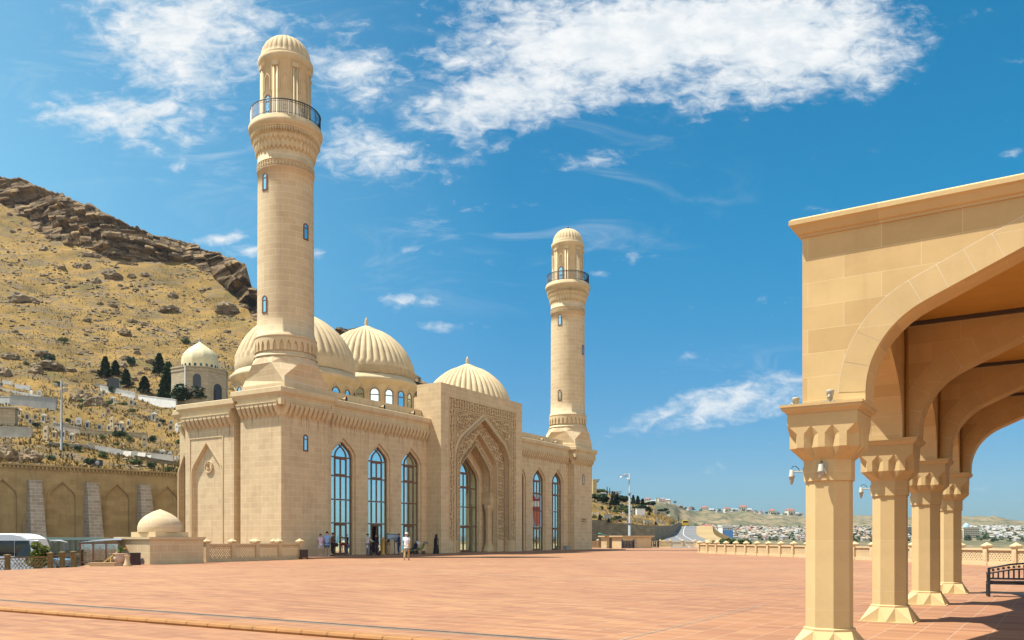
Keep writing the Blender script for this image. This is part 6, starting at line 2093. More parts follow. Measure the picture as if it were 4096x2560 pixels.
for w in [((85, 720), (490, 775), 95, 'greywall', "long grey rendered plot wall at the left of the graveyard", .3, True, 100), ((-20, 680), (85, 715), 70, 'greywall', "short return of the grey rendered wall at the left edge"),
          ((-10, 1000), (275, 1035), 95, 'concrete', "stained concrete plot wall at the left edge above the boulders", .3, True, 90), ((0, 560), (390, 602), 14, 'whitewall', "low white kerb carrying two white gravestones", .6, False),
          ((130, 545), (262, 560), 35, 'whitewall', "small white wall above the low kerb at upper left"), ((20, 525), (110, 533), 30, 'whitewall', "short pale wall at the top left of the graveyard"), ((880, 590), (1185, 640), 60, 'whitewall', "white plot wall left of the mausoleum, upper one", .3, True, 55),
          ((1215, 640), (1545, 715), 40, 'whitewall', "white plot wall with dark scribbles left of the mausoleum, lower one", .3, True, 75), ((850, 680), (1110, 710), 30, 'whitewall', "low white and blue tomb kerb in the middle of the graveyard", .8, False), ((460, 910), (700, 950), 60, 'butt', "rough coursed stone wall under the white tomb marker"),
          ((700, 950), (1300, 985), 40, 'oldstone', "brown stone wall behind the row of gravestones", .4, True, 60), ((430, 1110), (780, 1115), 48, 'concrete', "long pale grey wall right of the floodlight mast"), ((775, 1118), (826, 1122), 66, 'concrete', "grey wall pillar at the end of the long pale wall"),
          ((835, 1125), (1060, 1150), 52, 'whitewall', "stepped white tomb wall, left part"), ((1060, 1150), (1520, 1195), 45, 'whitewall', "stepped white tomb wall, right part near the mosque", .3, True, 48), ((1180, 1195), (1620, 1225), 25, 'darkwall', "dark stone footing below the white tomb wall"), ((1340, 1140), (1520, 1150), 40, 'darkwall', "dark rubble wall behind the white tomb wall"), ((1540, 1180), (1640, 1185), 30, 'whitewall', "white tomb kerb disappearing behind the mosque"), ((830, 525), (1070, 560), 22, 'concrete', "low grey kerb with blue headstones beside the conifer")]:
    plot_wall(*w)
p = hill(*Z2(55, 875)); tb = thing("tomb_house", "pale stone tomb with flat slab at the left picture edge", "tomb", p, radians(20))
m = MB(); m.box(-2.2, 1.3, -1, 1, -1, 2.4); m.build("wall", M['oldstone'], tb); m = MB(); m.box(-2.4, 1.5, -1.2, 1.2, 2.4, 2.6); m.build("slab", M['concrete'], tb)
for (a, b_, lb_) in ((968, 555, "blue-black upright headstone, left of the pair beside the conifer"), (1020, 560, "blue-black upright headstone, right of the pair beside the conifer")):
    p = hill(*Z2(a, b_)); t_ = thing("headstone", lb_, "gravestone", p, .3)
    m = MB(); m.box(-.6, .6, -.1, .1, -.3, 2.2); m.build("slab", M['plaque'], t_); m = MB(); m.box(-.75, .75, -.25, .25, -.4, .15); m.build("base", M['concrete'], t_)
for (a, b_) in ((865, 1125), (930, 1130), (1120, 1160), (1245, 1172), (1300, 1175)):
    p = hill(*Z2(a, b_))
    t_ = thing("grave_slab", "tilted dark grave slab in front of the white tomb wall", "gravestone", p, .2, "grave slabs along the white tomb wall")
    m = MB(); m.hexa([(-.45, -.5, .05), (.45, -.5, .05), (.45, -.42, .05), (-.45, -.42, .05), (-.45, .1, .75), (.45, .1, .75), (.45, .2, .75), (-.45, .2, .75)]); m.build("slab", M['greystone'], t_)
    m = MB(); m.box(-.4, .4, 0, .3, -.4, .5); m.build("base", M['whitewall'], t_)

# floodlight mast on the hillside
p = hill(245.7, 1832); ms = thing("floodlight_mast", "grey floodlight mast standing on the graveyard hillside", "mast", p, 0)
hM = 279 * p.y / F_PX
m = MB(); m.tube([(0, 0, -.5), (0, 0, hM * .4)], .15, 10); m.tube([(0, 0, hM * .4), (0, 0, hM)], .11, 10); m.build("pole", M['mast'], ms)
for (dx, dz) in ((-.55, -.55), (.55, -.55), (.55, -1.05), (-.6, -4.9), (.75, -4.9)):
    q = MB(); q.tube([(0, 0, hM + dz), (dx * .6, -.05, hM + dz)], .04, 5); q.cur = 1
    q.lathe([(0, .18), (.16, .16), (.22, -.08), (.24, -.12), (.2, -.12), (0, -.10)], 14, c=(dx, -.1, hM + dz), axis=Vector((.15, 1, .25)).normalized()); q.build("lamp", [M['mast'], M['lampgrey']], ms)
# ------------------------------------------------------------------ left road, vehicles, shelter
M['asphalt'] = plain('asphalt', (0.09, 0.085, 0.08), 0.85, 0.14, 0.4)
M['farroad'] = plain('pale_asphalt', (0.15, 0.147, 0.143), 0.8, 0.16, 0.15)
tag(poly('road', [(-34, 10), (-21, 30), (-22, 46), (-24, 60), (-16, 100), (10, 128), (-2, 133), (-60, 72), (-130, 0), (-130, -40), (-34, -40)], -1.35, M['asphalt']), kind='structure')
M['carwhite'] = plain('white_coachwork', (0.72, 0.73, 0.74), 0.3, 0.03, spec=0.6)
M['carblue'] = plain('blue_car_paint', (0.10, 0.24, 0.38), 0.3, 0.05, spec=0.7)
def rounded_prism(mb, prof, y0, y1, inset=.08):
    """side outline (x,z) swept across the width with softened edges"""
    n = len(prof)
    cx = sum(p[0] for p in prof) / n; cz = sum(p[1] for p in prof) / n
    def sh(k): return [(cx + (x - cx) * k, cz + (z - cz) * k) for x, z in prof]
    rings = [(y0, sh(.93)), (y0 + inset * .4, sh(.98)), (y0 + inset, prof), (y1 - inset, prof), (y1 - inset * .4, sh(.98)), (y1, sh(.93))]
    for (ya, a), (yb, b) in zip(rings[:-1], rings[1:]):
        for i in range(n):
            j = (i + 1) % n
            mb.face([(a[i][0], ya, a[i][1]), (a[j][0], ya, a[j][1]), (b[j][0], yb, b[j][1]), (b[i][0], yb, b[i][1])], smooth=False)
    for y, r in (rings[0], rings[-1]): mb.face([(x, y, z) for x, z in r])
def wheel(parent, x, y, r, w):
    t = MB(); t.lathe([(r * .6, -w / 2), (r * .94, -w / 2), (r, -w * .35), (r, w * .35), (r * .94, w / 2), (r * .6, w / 2)], 24, axis=Vector((0, 1, 0))); o = t.build("wheel", M['rubber'], parent, loc=(x, y, r))
    h = MB(); h.lathe([(0, -w * .42), (r * .45, -w * .40), (r * .6, -w * .3), (r * .6, w * .3), (r * .45, w * .40), (0, w * .42)], 16, axis=Vector((0, 1, 0))); h.build("rim", M['steel'], o)
bus = thing("coach", "white coach with dark windows parked at the left edge behind the fence", "coach", at(147, HZ, 58.5), radians(4))
bus.location.z = -1.35
b = MB(); rounded_prism(b, [(-11.5, .35), (-.6, .35), (-.15, .6), (0, 1.2), (-.12, 1.9), (-.45, 2.75), (-.95, 3.02), (-1.6, 3.12), (-11.3, 3.12), (-11.5, 2.9)], 0, 2.5, .12); b.build("body", M['carwhite'], bus)
g = MB(); g.box(-11.3, -1.5, -.015, 0.02, 1.55, 2.62); g.build("side_windows", M['dkglass'], bus)
g = MB(); g.hexa([(-1.46, -.03, 1.50), (-.30, -.02, 1.50), (-.30, .03, 1.50), (-1.46, .03, 1.50), (-1.46, -.03, 2.62), (-.52, .0, 2.62), (-.52, .03, 2.62), (-1.46, .03, 2.62)]); g.build("cab_window", M['dkglass'], bus)
g = MB(); g.hexa([(-.06, .15, 1.3), (-.06, 2.35, 1.3), (-.02, 2.35, 1.3), (-.02, .15, 1.3), (-.52, .2, 2.7), (-.52, 2.3, 2.7), (-.44, 2.3, 2.72), (-.44, .2, 2.72)]); g.build("windscreen", M['dkglass'], bus)
for x in (-1.9, -8.4): wheel(bus, x, .16, .48, .3)
mi = MB(); mi.tube([(-.4, -.05, 2.6), (.15, -.25, 2.62), (.32, -.28, 2.5)], .045, 6); mi.box(.2, .42, -.38, -.2, 2.0, 2.5); mi.build("mirror", M['carwhite'], bus); mi = MB(); mi.tube([(-.3, 2.5, 2.62), (.4, 2.6, 2.62), (.9, 2.55, 2.5)], .05, 6); mi.build("mirror", M['carwhite'], bus)
for z in (2.0,): pass
car = thing("parked_car", "blue car half hidden behind the round bush", "car", at(262, HZ, 64.5), radians(3))
car.location.z = -1.0
b = MB(); rounded_prism(b, [(-4.2, .3), (-.1, .3), (0, .55), (-.1, .78), (-.95, .92), (-3.9, .95), (-4.25, .8)], 0, 1.75, .12); b.build("body", M['carblue'], car)
b = MB(); rounded_prism(b, [(-3.95, .93), (-1.0, .91), (-1.75, 1.42), (-2.1, 1.5), (-3.3, 1.5), (-3.7, 1.35)], .1, 1.65, .12); cb = b.build("cabin", M['carblue'], car)
g = MB()
g.hexa([(-1.15, .085, .96), (-2.3, .085, .96), (-2.3, .12, .96), (-1.15, .12, .96), (-1.8, .10, 1.38), (-2.3, .10, 1.38), (-2.3, .15, 1.38), (-1.8, .15, 1.38)])
g.hexa([(-2.4, .085, .96), (-3.6, .085, .96), (-3.6, .12, .96), (-2.4, .12, .96), (-2.4, .10, 1.38), (-3.35, .10, 1.38), (-3.35, .15, 1.38), (-2.4, .15, 1.38)])
g.hexa([(-1.02, .25, .95), (-1.02, 1.5, .95), (-.98, 1.5, .95), (-.98, .25, .95), (-1.72, .28, 1.40), (-1.72, 1.47, 1.40), (-1.66, 1.47, 1.41), (-1.66, .28, 1.41)])
g.build("window", M['dkglass'], cb)
for x in (-.85, -3.35):
    for y in (.1, 1.65): wheel(car, x, y, .31, .2)
sh_ = thing("bus_shelter", "glazed shelter with a flat pale green roof in front of the retaining wall", "shelter", at(186, HZ, 68), radians(8))
sh_.location.z = -1.3
M['greenroof'] = plain('pale_green_roof', (0.30, 0.44, 0.38), 0.6, 0.08)
b = MB(); b.box(-.2, 4.2, -.3, 1.6, 2.62, 2.74); b.box(-.25, 4.25, -.35, 1.65, 2.74, 2.80); b.build("roof", M['greenroof'], sh_)
b = MB()
for i in range(4):
    for y in (0, 1.3): b.box(i * 1.33 - .04, i * 1.33 + .04, y - .04, y + .04, 0, 2.62)
b.box(0, 4.0, -.03, .03, .05, .11); b.box(0, 4.0, 1.27, 1.33, .05, .11); b.build("frame", M['steel'], sh_)
b = MB()
for i in range(3): b.box(i * 1.33 + .04, (i + 1) * 1.33 - .04, 1.29, 1.31, .12, 2.6)
b.box(-.01, .01, .05, 1.25, .12, 2.6); b.build("glazing", M['clear'], sh_)
b = MB(); b.box(2.95, 3.3, 1.26, 1.28, 1.55, 1.8); b.build("notice", M['white'], sh_)
bu = thing("round_bush", "round yellow-green bush behind the bronze fence", "bush", at(149, HZ, 46), 0)
bu.location.z = -1.0
bu.scale = (.88, .88, .92)
rr = random.Random(31); mb = MB()
for k_ in range(24):
    a = rr.uniform(0, 6.28); r = rr.uniform(0, .48)
    leaf_blob(mb, Vector((r * cos(a), r * sin(a), 1.85 + (rr.uniform(-.85, .40) if r < .3 else rr.uniform(-.85, .12)))), rr.uniform(.22, .34), rr.uniform(.18, .28), 150, .05, rr)
mb.build("foliage", M['bush'], bu)
mb = MB(); mb.tube([(0, 0, 0), (.02, 0, .9), (0, 0, 1.85)], .07, 6); mb.build("trunk", M['bark'], bu)

# ------------------------------------------------------------------ beyond the right tower
kr = thing("flat_roofed_lodge", "low flat-roofed stone lodge at the far end of the terrace", "lodge", on_ground(2489.8, 2192.6), 0)
dk = kr.location.y
e1 = (on_ground(2605.7, 2190.6) - kr.location); e1.z = 0; Lr = 4.6
e1 = Vector((.94, .34, 0)); e2 = Vector((-.62, .60, 0)).normalized() * 1
m = MB()
H = (2192.6 - 2142.5) * dk / F_PX
wR = (2605.7 - 2489.8) * dk / F_PX / .94 * 1.06; wL = (2489.8 - 2416) * dk / F_PX / .70 * 1.02
def quadprism(mb, o, a, la, b_, lb__, z0, z1, ex=0.0):
    p = [o - a * ex - b_ * ex, o + a * (la + ex) - b_ * ex, o + a * (la + ex) + b_ * (lb__ + ex), o - a * ex + b_ * (lb__ + ex)]
    mb.hexa([Vector((q.x, q.y, z0)) for q in p] + [Vector((q.x, q.y, z1)) for q in p])
O0 = Vector((0, 0, 0))
quadprism(m, O0, e1, wR, e2, wL, -.2, H - .3); m.build("wall", M['baluster'], kr)
m = MB(); quadprism(m, O0, e1, wR, e2, wL, H - .3, H - .18, .12); quadprism(m, O0, e1, wR, e2, wL, H - .18, H, .28); m.build("roof_slab", M['baluster'], kr)
nf = Vector((e1.y, -e1.x, 0))
m = MB(); quadprism(m, e1 * (wR * .34) + nf * .03, e1, .75, -nf, .05, 0, 1.55); m.build("door", M['oldstone'], kr)
gp_ = thing("tarpaulin", "small green tarpaulin lying on the lodge roof", "tarpaulin", kr.location + e2 * (wL * .5) + Vector((-.4, 0, H)), 0)
M['teal'] = plain('teal_tarpaulin', (0.02, 0.28, 0.22), 0.6, 0.1)
m = MB(); m.grid(lambda u, v: (-1.6 + 1.9 * u, v * .6, .04 + .38 * (1 - u) ** 1.4 * (.7 + .3 * v) + .05 * sin(u * 9)), 10, 4); m.build("sheet", M['teal'], gp_)
def gate(p, q, h, label):
    th = thing("iron_gate", label, "gate", p, 0)
    d = q - p; ln = d.length; e = d / ln
    T = lambda s, n, z: (e.x * s - e.y * n, e.y * s + e.x * n, z)
    m = MB()
    for z in (.08, h * .5, h - .12): m.box(0, ln, -.03, .03, z - .03, z + .03, T)
    k = int(ln / .13)
    for i in range(k + 1): m.box(ln * i / k - .02, ln * i / k + .02, -.02, .02, .02, h if i % 6 else h + .06, T)
    m.build("bars", M['iron'], th)
    m = MB()
    for i in range(4): m.box(ln * (i + .12) / 4, ln * (i + .88) / 4, -.012, .012, .15, h * .48, T); m.box(ln * (i + .2) / 4, ln * (i + .8) / 4, -.012, .012, h * .55, h - .2, T)
    m.build("panels", M['darkstrip'], th)
    m = MB(); m.box(-.08, .08, -.08, .08, 0, h + .15, T); m.box(ln - .08, ln + .08, -.08, .08, 0, h + .15, T); m.build("gate_post", M['iron'], th)
gate(on_ground(2489, 2193.5), on_ground(2535, 2193), 1.15, "black iron gate in front of the flat-roofed lodge")
gate(on_ground(2603, 2190.3), on_ground(2634, 2190.2), 1.15, "black iron gate between the lodge and the far balustrade")
th = thing("dark_post", "dark narrow post at the left corner of the lodge", "post", on_ground(2442, 2194), 0)
m = MB(); m.box(-.2, .2, -.1, .1, 0, 1.45); m.box(-.24, .24, -.14, .14, 1.45, 1.52); m.build("post", M['bark'], th)

pole = thing("camera_pole", "tall grey pole with surveillance cameras behind the lodge", "pole", at(2518, HZ, 139), 0)
pole.location.z = -.5
sc = 139 / F_PX
zt = 1.4 + (HZ - 1893) * sc + .5
m = MB(); m.tube([(0, 0, 0), (0, 0, 4.4)], .21, 12); m.tube([(0, 0, 4.4), (0, 0, 9.3)], .155, 12); m.tube([(0, 0, 9.3), (0, 0, zt)], .12, 12)
for z in (4.35, 9.25): m.lathe([(.0, z), (.30, z), (.30, z + .16), (0, z + .16)], 14)
m.build("shaft", M['steel'], pole)
m = MB(); m.tube([(0, 0, zt - .38), (-1.7, 0, zt - .38)], .05, 6); m.tube([(-.45, 0, zt - .38), (-.45, 0, zt - .6), (-1.2, 0, zt - .62)], .03, 5); m.build("cross_arm", M['steel'], pole)
for (x, z, kd_) in ((-.78, zt - .20, 'b'), (-1.42, zt - .70, 'd'), (-.28, zt - .95, 'd')):
    m = MB()
    if kd_ == 'b': m.hexa([(-.25, -.1, -.15), (.18, -.1, .06), (.18, .1, .06), (-.25, .1, -.15), (-.31, -.1, -.02), (.12, -.1, .2), (.12, .1, .2), (-.31, .1, -.02)]); m.tube([(0, 0, -.2), (0, 0, 0)], .04, 5)
    else: m.lathe([(0, -.18), (.10, -.15), (.15, -.04), (.16, .05), (.10, .16), (0, .2)], 12); m.tube([(0, 0, .1), (.25, 0, .2)], .03, 5)
    m.build("security_camera", M['white'], pole, loc=(x, -.05, z))

# rough dark retaining wall that bends back along the road
wp = [(2200, 2062, 140), (2300, 2072, 146), (2368, 2079, 150), (2448, 2080, 151), (2449, 2092, 151), (2536, 2094, 152), (2537, 2099, 152), (2620, 2103, 156), (2680, 2103, 175), (2700, 2096, 196), (2714, 2090, 222), (2722, 2092, 240), (2735, 2096, 260)]
dw_ = thing("rough_retaining_wall", "dark rough stone retaining wall curving back along the far road", "wall", (0, 0, 0), 0)
m = MB(); m2 = MB()
pts = []
for x, y, d in wp:
    p = at(x, y, d - .8); pts.append(p)
u_ = 0
for a, b_ in zip(pts[:-1], pts[1:]):
    l = sqrt((b_.x - a.x) ** 2 + (b_.y - a.y) ** 2)
    zb0 = -.8 + max(0, (a.y - 160) * .03); zb1 = -.8 + max(0, (b_.y - 160) * .03)
    m.face([(a.x, a.y, zb0), (b_.x, b_.y, zb1), b_, a], uv=[(u_, zb0), (u_ + l, zb1), (u_ + l, b_.z), (u_, a.z)])
    m2.face([a, b_, b_ + Vector((-.4, 1.0, .02)), a + Vector((-.4, 1.0, .02))])
    u_ += l
m.build("wall", M['darkwall'], dw_); m2.build("coping", M['concrete'], dw_)

# far road climbing to its crest, painted line and verge
R0, R1, R2, R3 = (26, 112, -1.4), (31.2, 150, .95), (36.5, 185, 2.35), (46.5, 232, 4.72)
def ribbon(name, ctr, wl, wr, mat_, dz=0.0):
    mb = MB(); C_ = [Vector(c) for c in ctr]
    P = []
    for i in range(len(C_) - 1):
        for k_ in range(8):
            t_ = k_ / 8
            a, b_, c_, d_ = C_[max(i - 1, 0)], C_[i], C_[i + 1], C_[min(i + 2, len(C_) - 1)]
            P.append(.5 * ((2 * b_) + (c_ - a) * t_ + (2 * a - 5 * b_ + 4 * c_ - d_) * t_ * t_ + (3 * b_ - a - 3 * c_ + d_) * t_ ** 3))
    P.append(C_[-1])
    n = len(P)
    for i in range(n - 1):
        def e(i_, w):
            d = (P[min(i_ + 1, n - 1)] - P[max(i_ - 1, 0)]); d.z = 0; d.normalize()
            return P[i_] + Vector((d.y, -d.x, 0)) * w + Vector((0, 0, dz))
        f0, f1 = i / (n - 1), (i + 1) / (n - 1)
        g = lambda w, f: w[0] + (w[1] - w[0]) * f
        mb.face([e(i, g(wl, f0)), e(i, g(wr, f0)), e(i + 1, g(wr, f1)), e(i + 1, g(wl, f1))])
    return tag(mb.build(name, mat_), kind='structure')
CT = [R0, R1, R2, R3, (53, 262, 4.9), (66, 330, 2)]
ribbon('far_road', CT, (-3.6, -4.2), (3.6, 4.2), M['farroad'])
M['roadpaint'] = plain('road_paint', (0.62, 0.62, 0.60), 0.8, 0.2, 1.0)
ribbon('lane_line', CT, (.85, .95), (.96, 1.06), M['roadpaint'], .03)
ribbon('lane_line', CT, (-.9, -1.0), (-.83, -.92), M['roadpaint'], .03)
ribbon('road_verge', CT, (3.6, 4.2), (6.4, 9.5), M['sand'], -.04)
ribbon('road_verge', CT, (-8, -9), (-3.6, -4.2), M['sand'], -.06)
# bank falling from the road to the valley
mb = MB()
def bank(u, v):
    i = u * (len(CT) - 1); k_ = min(int(i), len(CT) - 2); f = i - k_
    p = Vector(CT[k_]).lerp(Vector(CT[k_ + 1]), f)
    w = 6.0 + 3.2 * u
    return Vector((p.x + w + 17 * v, p.y - 3 * v * (1 - u), p.z - .06 - 9 * v - (1 + noise.noise(Vector((u * 9, v * 4, 2)))) * v))
mb.grid(bank, 40, 12)
tag(mb.build('road_bank', M['hill']), kind='structure')

# right-hand slope: graves, walls, trees, poles
Z4 = lambda a, b: (2350 + a * .2273, 1880 + b * .2273)
for i, (a, b_, w, h, kd_, lb_) in enumerate([(345, 435, 48, 135, cyp, "slim dark cypress on the far slope, taller of a pair"), (392, 440, 42, 118, cyp, "slim dark cypress on the far slope, shorter of a pair"), (440, 478, 66, 112, pineA, "dark conifer left of the far slope's power pole"), (474, 478, 55, 98, pineB, "dark conifer under the far slope's power pole"),
        (525, 482, 70, 80, pineA, "small dark conifer right of the power pole on the far slope"), (805, 595, 90, 145, pineA, "dark conifer just right of the camera pole"), (885, 590, 90, 145, pineB, "tall pointed conifer in the row right of the camera pole"), (970, 615, 100, 125, pineA, "last big conifer in the row right of the camera pole"),
        (800, 700, 46, 175, cyp, "slim cypress in front of the row right of the camera pole"), (1605, 905, 28, 95, cyp, "lone slim cypress at the end of the far slope by the road"), (510, 695, 125, 185, pineB, "large dark pine above the yellow bush on the far slope"), (430, 695, 85, 140, pineA, "dark pine left of the large pine on the far slope")]):
    x, y = Z4(a, b_); plant(kd_, 'cypress_tree' if kd_ is cyp else 'pine_tree', x, y, w * .2273 * 1.25, h * .2273 * 1.15, lb_, None, "tree", i)
for i, (a, b_, w, h, kd_, lb_) in enumerate([(105, 300, 80, 110, rnd_t, "dark tree at the top of the far slope beside the right tower"), (225, 405, 150, 105, rnd_l, "pale green bushy tree near the top of the far slope"), (130, 655, 130, 130, rnd_l, "grey-green bush beside the right tower's edge"), (290, 690, 210, 185, rnd_t, "broad dark tree in the middle of the far slope"),
        (590, 540, 140, 130, rnd_t, "rounded dark tree behind the camera pole, upper"), (660, 540, 120, 125, rnd_t, "rounded dark tree behind the camera pole, right"), (640, 785, 150, 100, rnd_l, "round grey-green shrub tree left of the camera pole"), (695, 830, 90, 100, rnd_l, "grey-green shrub tree touching the camera pole"), (945, 725, 190, 130, rnd_t, "wide dark shrubby tree above the white tomb house"), (1070, 625, 100, 70, rnd_t, "low dark tree right of the conifer row"), (1160, 645, 100, 80, rnd_t, "low dark tree before the headland houses"),
        (1290, 722, 90, 62, rnd_t, "dark shrub tree on the lower slope, left of three"), (1370, 742, 75, 62, rnd_t, "dark shrub tree on the lower slope, middle of three"), (1412, 765, 50, 55, rnd_t, "dark shrub tree on the lower slope, right of three"), (500, 805, 90, 60, rnd_l, "low yellowish-green bush above the dark wall"), (455, 900, 70, 60, rnd_l, "dark green bush on the wall top left of the camera pole"), (1900, 1000, 10, 10, rnd_t, "") ][:-1]):
    x, y = Z4(a, b_); plant(kd_, 'broad_tree', x, y, w * .2273 * 1.3, h * .2273 * 1.25, lb_, None, "tree", i * .9)
for i, (a, b_, w, h) in enumerate([(120, 850, 90, 45), (150, 800, 50, 45), (225, 800, 40, 40), (550, 850, 90, 40), (1490, 960, 80, 50), (1080, 760, 70, 40), (1230, 830, 60, 40), (560, 720, 60, 40), (1000, 820, 60, 35), (1180, 770, 60, 35), (330, 690, 60, 40), (840, 820, 50, 35)]):
    x, y = Z4(a, b_); plant(shr, 'shrub', x, y, w * .2273, h * .2273 * 1.3, "green shrub on the far graveyard slope", "shrubs on the far graveyard slope", "shrub", i, wr=1.5)
rt_ = random.Random(55)
for i in range(26):
    a, b_ = rt_.uniform(90, 1450), rt_.uniform(0, 1)
    y0_ = 420 + (a - 90) * .30; b_ = y0_ + 40 + b_ * (430 - (a - 90) * .16)
    x, y = Z4(a, b_); kd_ = rt_.choice([rnd_t, pineA, pineB, rnd_t, cyp]); h_ = rt_.uniform(55, 105)
    plant(kd_, 'cypress_tree' if kd_ is cyp else 'pine_tree' if kd_ in (pineA, pineB) else 'broad_tree', x, y, h_ * (.3 if kd_ is cyp else .8) * .2273, h_ * .2273, {cyp: "small slim cypress among the graves of the far slope", pineA: "small pointed pine among the graves of the far slope", pineB: "small broad pine among the graves of the far slope", rnd_t: "small round tree among the graves of the far slope"}[kd_], {cyp: "small cypresses on the far slope", pineA: "small pointed pines on the far slope", pineB: "small broad pines on the far slope", rnd_t: "small round trees on the far slope"}[kd_], "tree", i)
M['yellowwall'] = plain('yellow_stone_pier', (0.45, 0.35, 0.18), 0.85, 0.12, 1.0)
M['pinkwall'] = plain('pink_render', (0.55, 0.36, 0.28), 0.85, 0.1, 1.0)
def tomb(a, b_, w, h, mat_, label, roof=None, group=None, dep=.7, name="tomb_house"):
    x, y = Z4(a, b_); p = hill(x, y); s = p.y / F_PX * .2273
    th = thing(name, label, "tomb", p, radians(r_.uniform(8, 24)), group)
    W_, H_ = w * s, h * s
    m = MB(); m.box(-W_ / 2, W_ / 2, 0, W_ * dep, -2, H_); m.build("wall", M[mat_], th)
    m = MB()
    if roof == 'slope': m.hexa([(-W_ * .54, -.1 * W_, H_), (W_ * .54, -.1 * W_, H_), (W_ * .54, W_ * dep * 1.05, H_), (-W_ * .54, W_ * dep * 1.05, H_), (-W_ * .54, -.1 * W_, H_ * 1.06), (W_ * .54, -.1 * W_, H_ * 1.06), (W_ * .5, W_ * dep, H_ * 1.32), (-W_ * .5, W_ * dep, H_ * 1.32)])
    else: m.box(-W_ * .53, W_ * .53, -W_ * .04, W_ * dep * 1.04, H_, H_ * 1.05 + .05)
    m.build("roof" if roof else "coping", M['greywall' if roof else mat_], th)
    return th
tomb(130, 545, 72, 245, 'yellowwall', "tall yellow stone pier beside the right tower's edge", dep=.9, name="stone_pier")
tomb(235, 515, 110, 60, 'whitewall', "white tomb house with grey sloping roof near the top of the far slope", 'slope')
tomb(290, 520, 90, 80, 'whitewall', "larger white tomb house with grey sloping roof near the top of the far slope", 'slope')
tomb(362, 845, 150, 95, 'concrete', "pale concrete wall block above the dark retaining wall", dep=.15)
tomb(940, 845, 150, 115, 'whitewall', "bright white tomb house in the middle of the far slope", dep=.5)
tomb(812, 825, 105, 72, 'greywall', "grey tomb house left of the bright white one")
tomb(640, 815, 40, 30, 'whitewall', "small white tomb left of the camera pole")
tomb(880, 890, 165, 58, 'yellowwall', "long tan plot wall below the bright white tomb house", dep=.2)
tomb(1055, 948, 120, 70, 'concrete', "stepped pale plot wall above the retaining wall", dep=.3)
tomb(1122, 950, 60, 52, 'oldstone', "tan tomb block right of the stepped plot wall")
tomb(1290, 800, 95, 66, 'greywall', "grey tomb house on the lower far slope")
tomb(1200, 830, 60, 70, 'concrete', "pale grey tomb on the lower far slope")
tomb(1090, 660, 55, 35, 'pinkwall', "small pink tomb house, left of two")
tomb(1160, 685, 90, 30, 'pinkwall', "long low pink tomb house, right of two")
tomb(1440, 790, 40, 35, 'whitewall', "small white tomb near the end of the far slope")
tomb(1085, 700, 80, 26, 'oldstone', "low tan wall under the small pink tomb house", dep=.3)
for i, (a, b_, w, h, mt) in enumerate([(400, 500, 90, 35, 'whitewall'), (455, 505, 70, 30, 'oldstone'), (520, 545, 60, 60, 'whitewall'), (600, 600, 50, 50, 'oldstone'), (640, 640, 60, 40, 'whitewall'), (690, 680, 60, 35, 'oldstone'), (740, 620, 60, 40, 'whitewall'), (780, 740, 70, 35, 'whitewall'), (320, 700, 110, 25, 'oldstone'), (220, 690, 60, 40, 'oldstone'), (140, 770, 120, 22, 'whitewall'), (560, 770, 120, 24, 'oldstone'), (860, 690, 70, 60, 'yellowwall'), (1010, 760, 60, 40, 'oldstone'), (1130, 760, 60, 40, 'concrete'), (1370, 830, 60, 40, 'oldstone'), (1480, 900, 50, 60, 'oldstone'), (1330, 950, 90, 30, 'concrete'), (1250, 930, 50, 50, 'oldstone'), (880, 930, 16, 60, 'concrete'), (1220, 950, 18, 130, 'concrete'), (610, 880, 200, 40, 'darkwall'), (260, 740, 40, 40, 'oldstone'), (470, 640, 50, 40, 'whitewall'), (580, 690, 40, 50, 'oldstone')]):
    nm = {'whitewall': 'white', 'oldstone': 'tan', 'yellowwall': 'yellow', 'concrete': 'pale grey', 'darkwall': 'dark'}[mt]
    tomb(a, b_, w, h, mt, f"{nm} grave enclosure on the far graveyard slope", group=f"{nm} grave enclosures on the far slope", dep=.4, name="grave_enclosure")
for (a, b_, h, lb_) in ((130, 285, 105, "wooden power pole with three crossarms beside the right tower"), (503, 505, 165, "wooden power pole among the conifers on the far slope")):
    x, y = Z4(a, b_); p = hill(x, y); s = p.y / F_PX * .2273
    th = thing("power_pole", lb_, "power pole", p, 0)
    m = MB(); m.tube([(0, 0, -1), (0, 0, h * s)], .22, 6); m.build("pole", M['bark'], th)
    m = MB()
    for k_, wd in ((.97, 1.6), (.78, 1.4), (.62, 1.0)): m.box(-wd, wd, -.07, .07, h * s * k_ - .09, h * s * k_ + .09)
    m.build("crossarms", M['bark'], th)

# ------------------------------------------------------------------ valley, far ridge, town
VT = [(2200, 2000, 2120, 700, 950), (2560, 2004, 2118, 700, 950), (2640, 1999, 2116, 720, 980), (2690, 2010, 2114, 760, 1020), (2730, 2036, 2114, 800, 1080), (2800, 2047, 2112, 850, 1150), (2870, 2049, 2113, 900, 1250), (2950, 2047, 2114, 950, 1350), (3100, 2060, 2116, 1000, 1450),
      (3220, 2066, 2117, 1050, 1500), (3330, 2061, 2117, 1050, 1500), (3480, 2062, 2116, 1100, 1550), (3600, 2066, 2114, 1100, 1550), (3845, 2067, 2110, 1100, 1550), (3960, 2065, 2109, 1100, 1550), (4096, 2084, 2110, 1150, 1550), (4300, 2110, 2124, 1200, 1500), (4700, 2135, 2140, 1200, 1500), (5600, 2150, 2152, 1200, 1500)]
def vrow(x):
    for a, b_ in zip(VT[:-1], VT[1:]):
        if x <= b_[0]:
            f = (x - a[0]) / (b_[0] - a[0]); f = f * f * (3 - 2 * f)
            return [a[i] + (b_[i] - a[i]) * f for i in range(5)]
    return list(VT[-1])
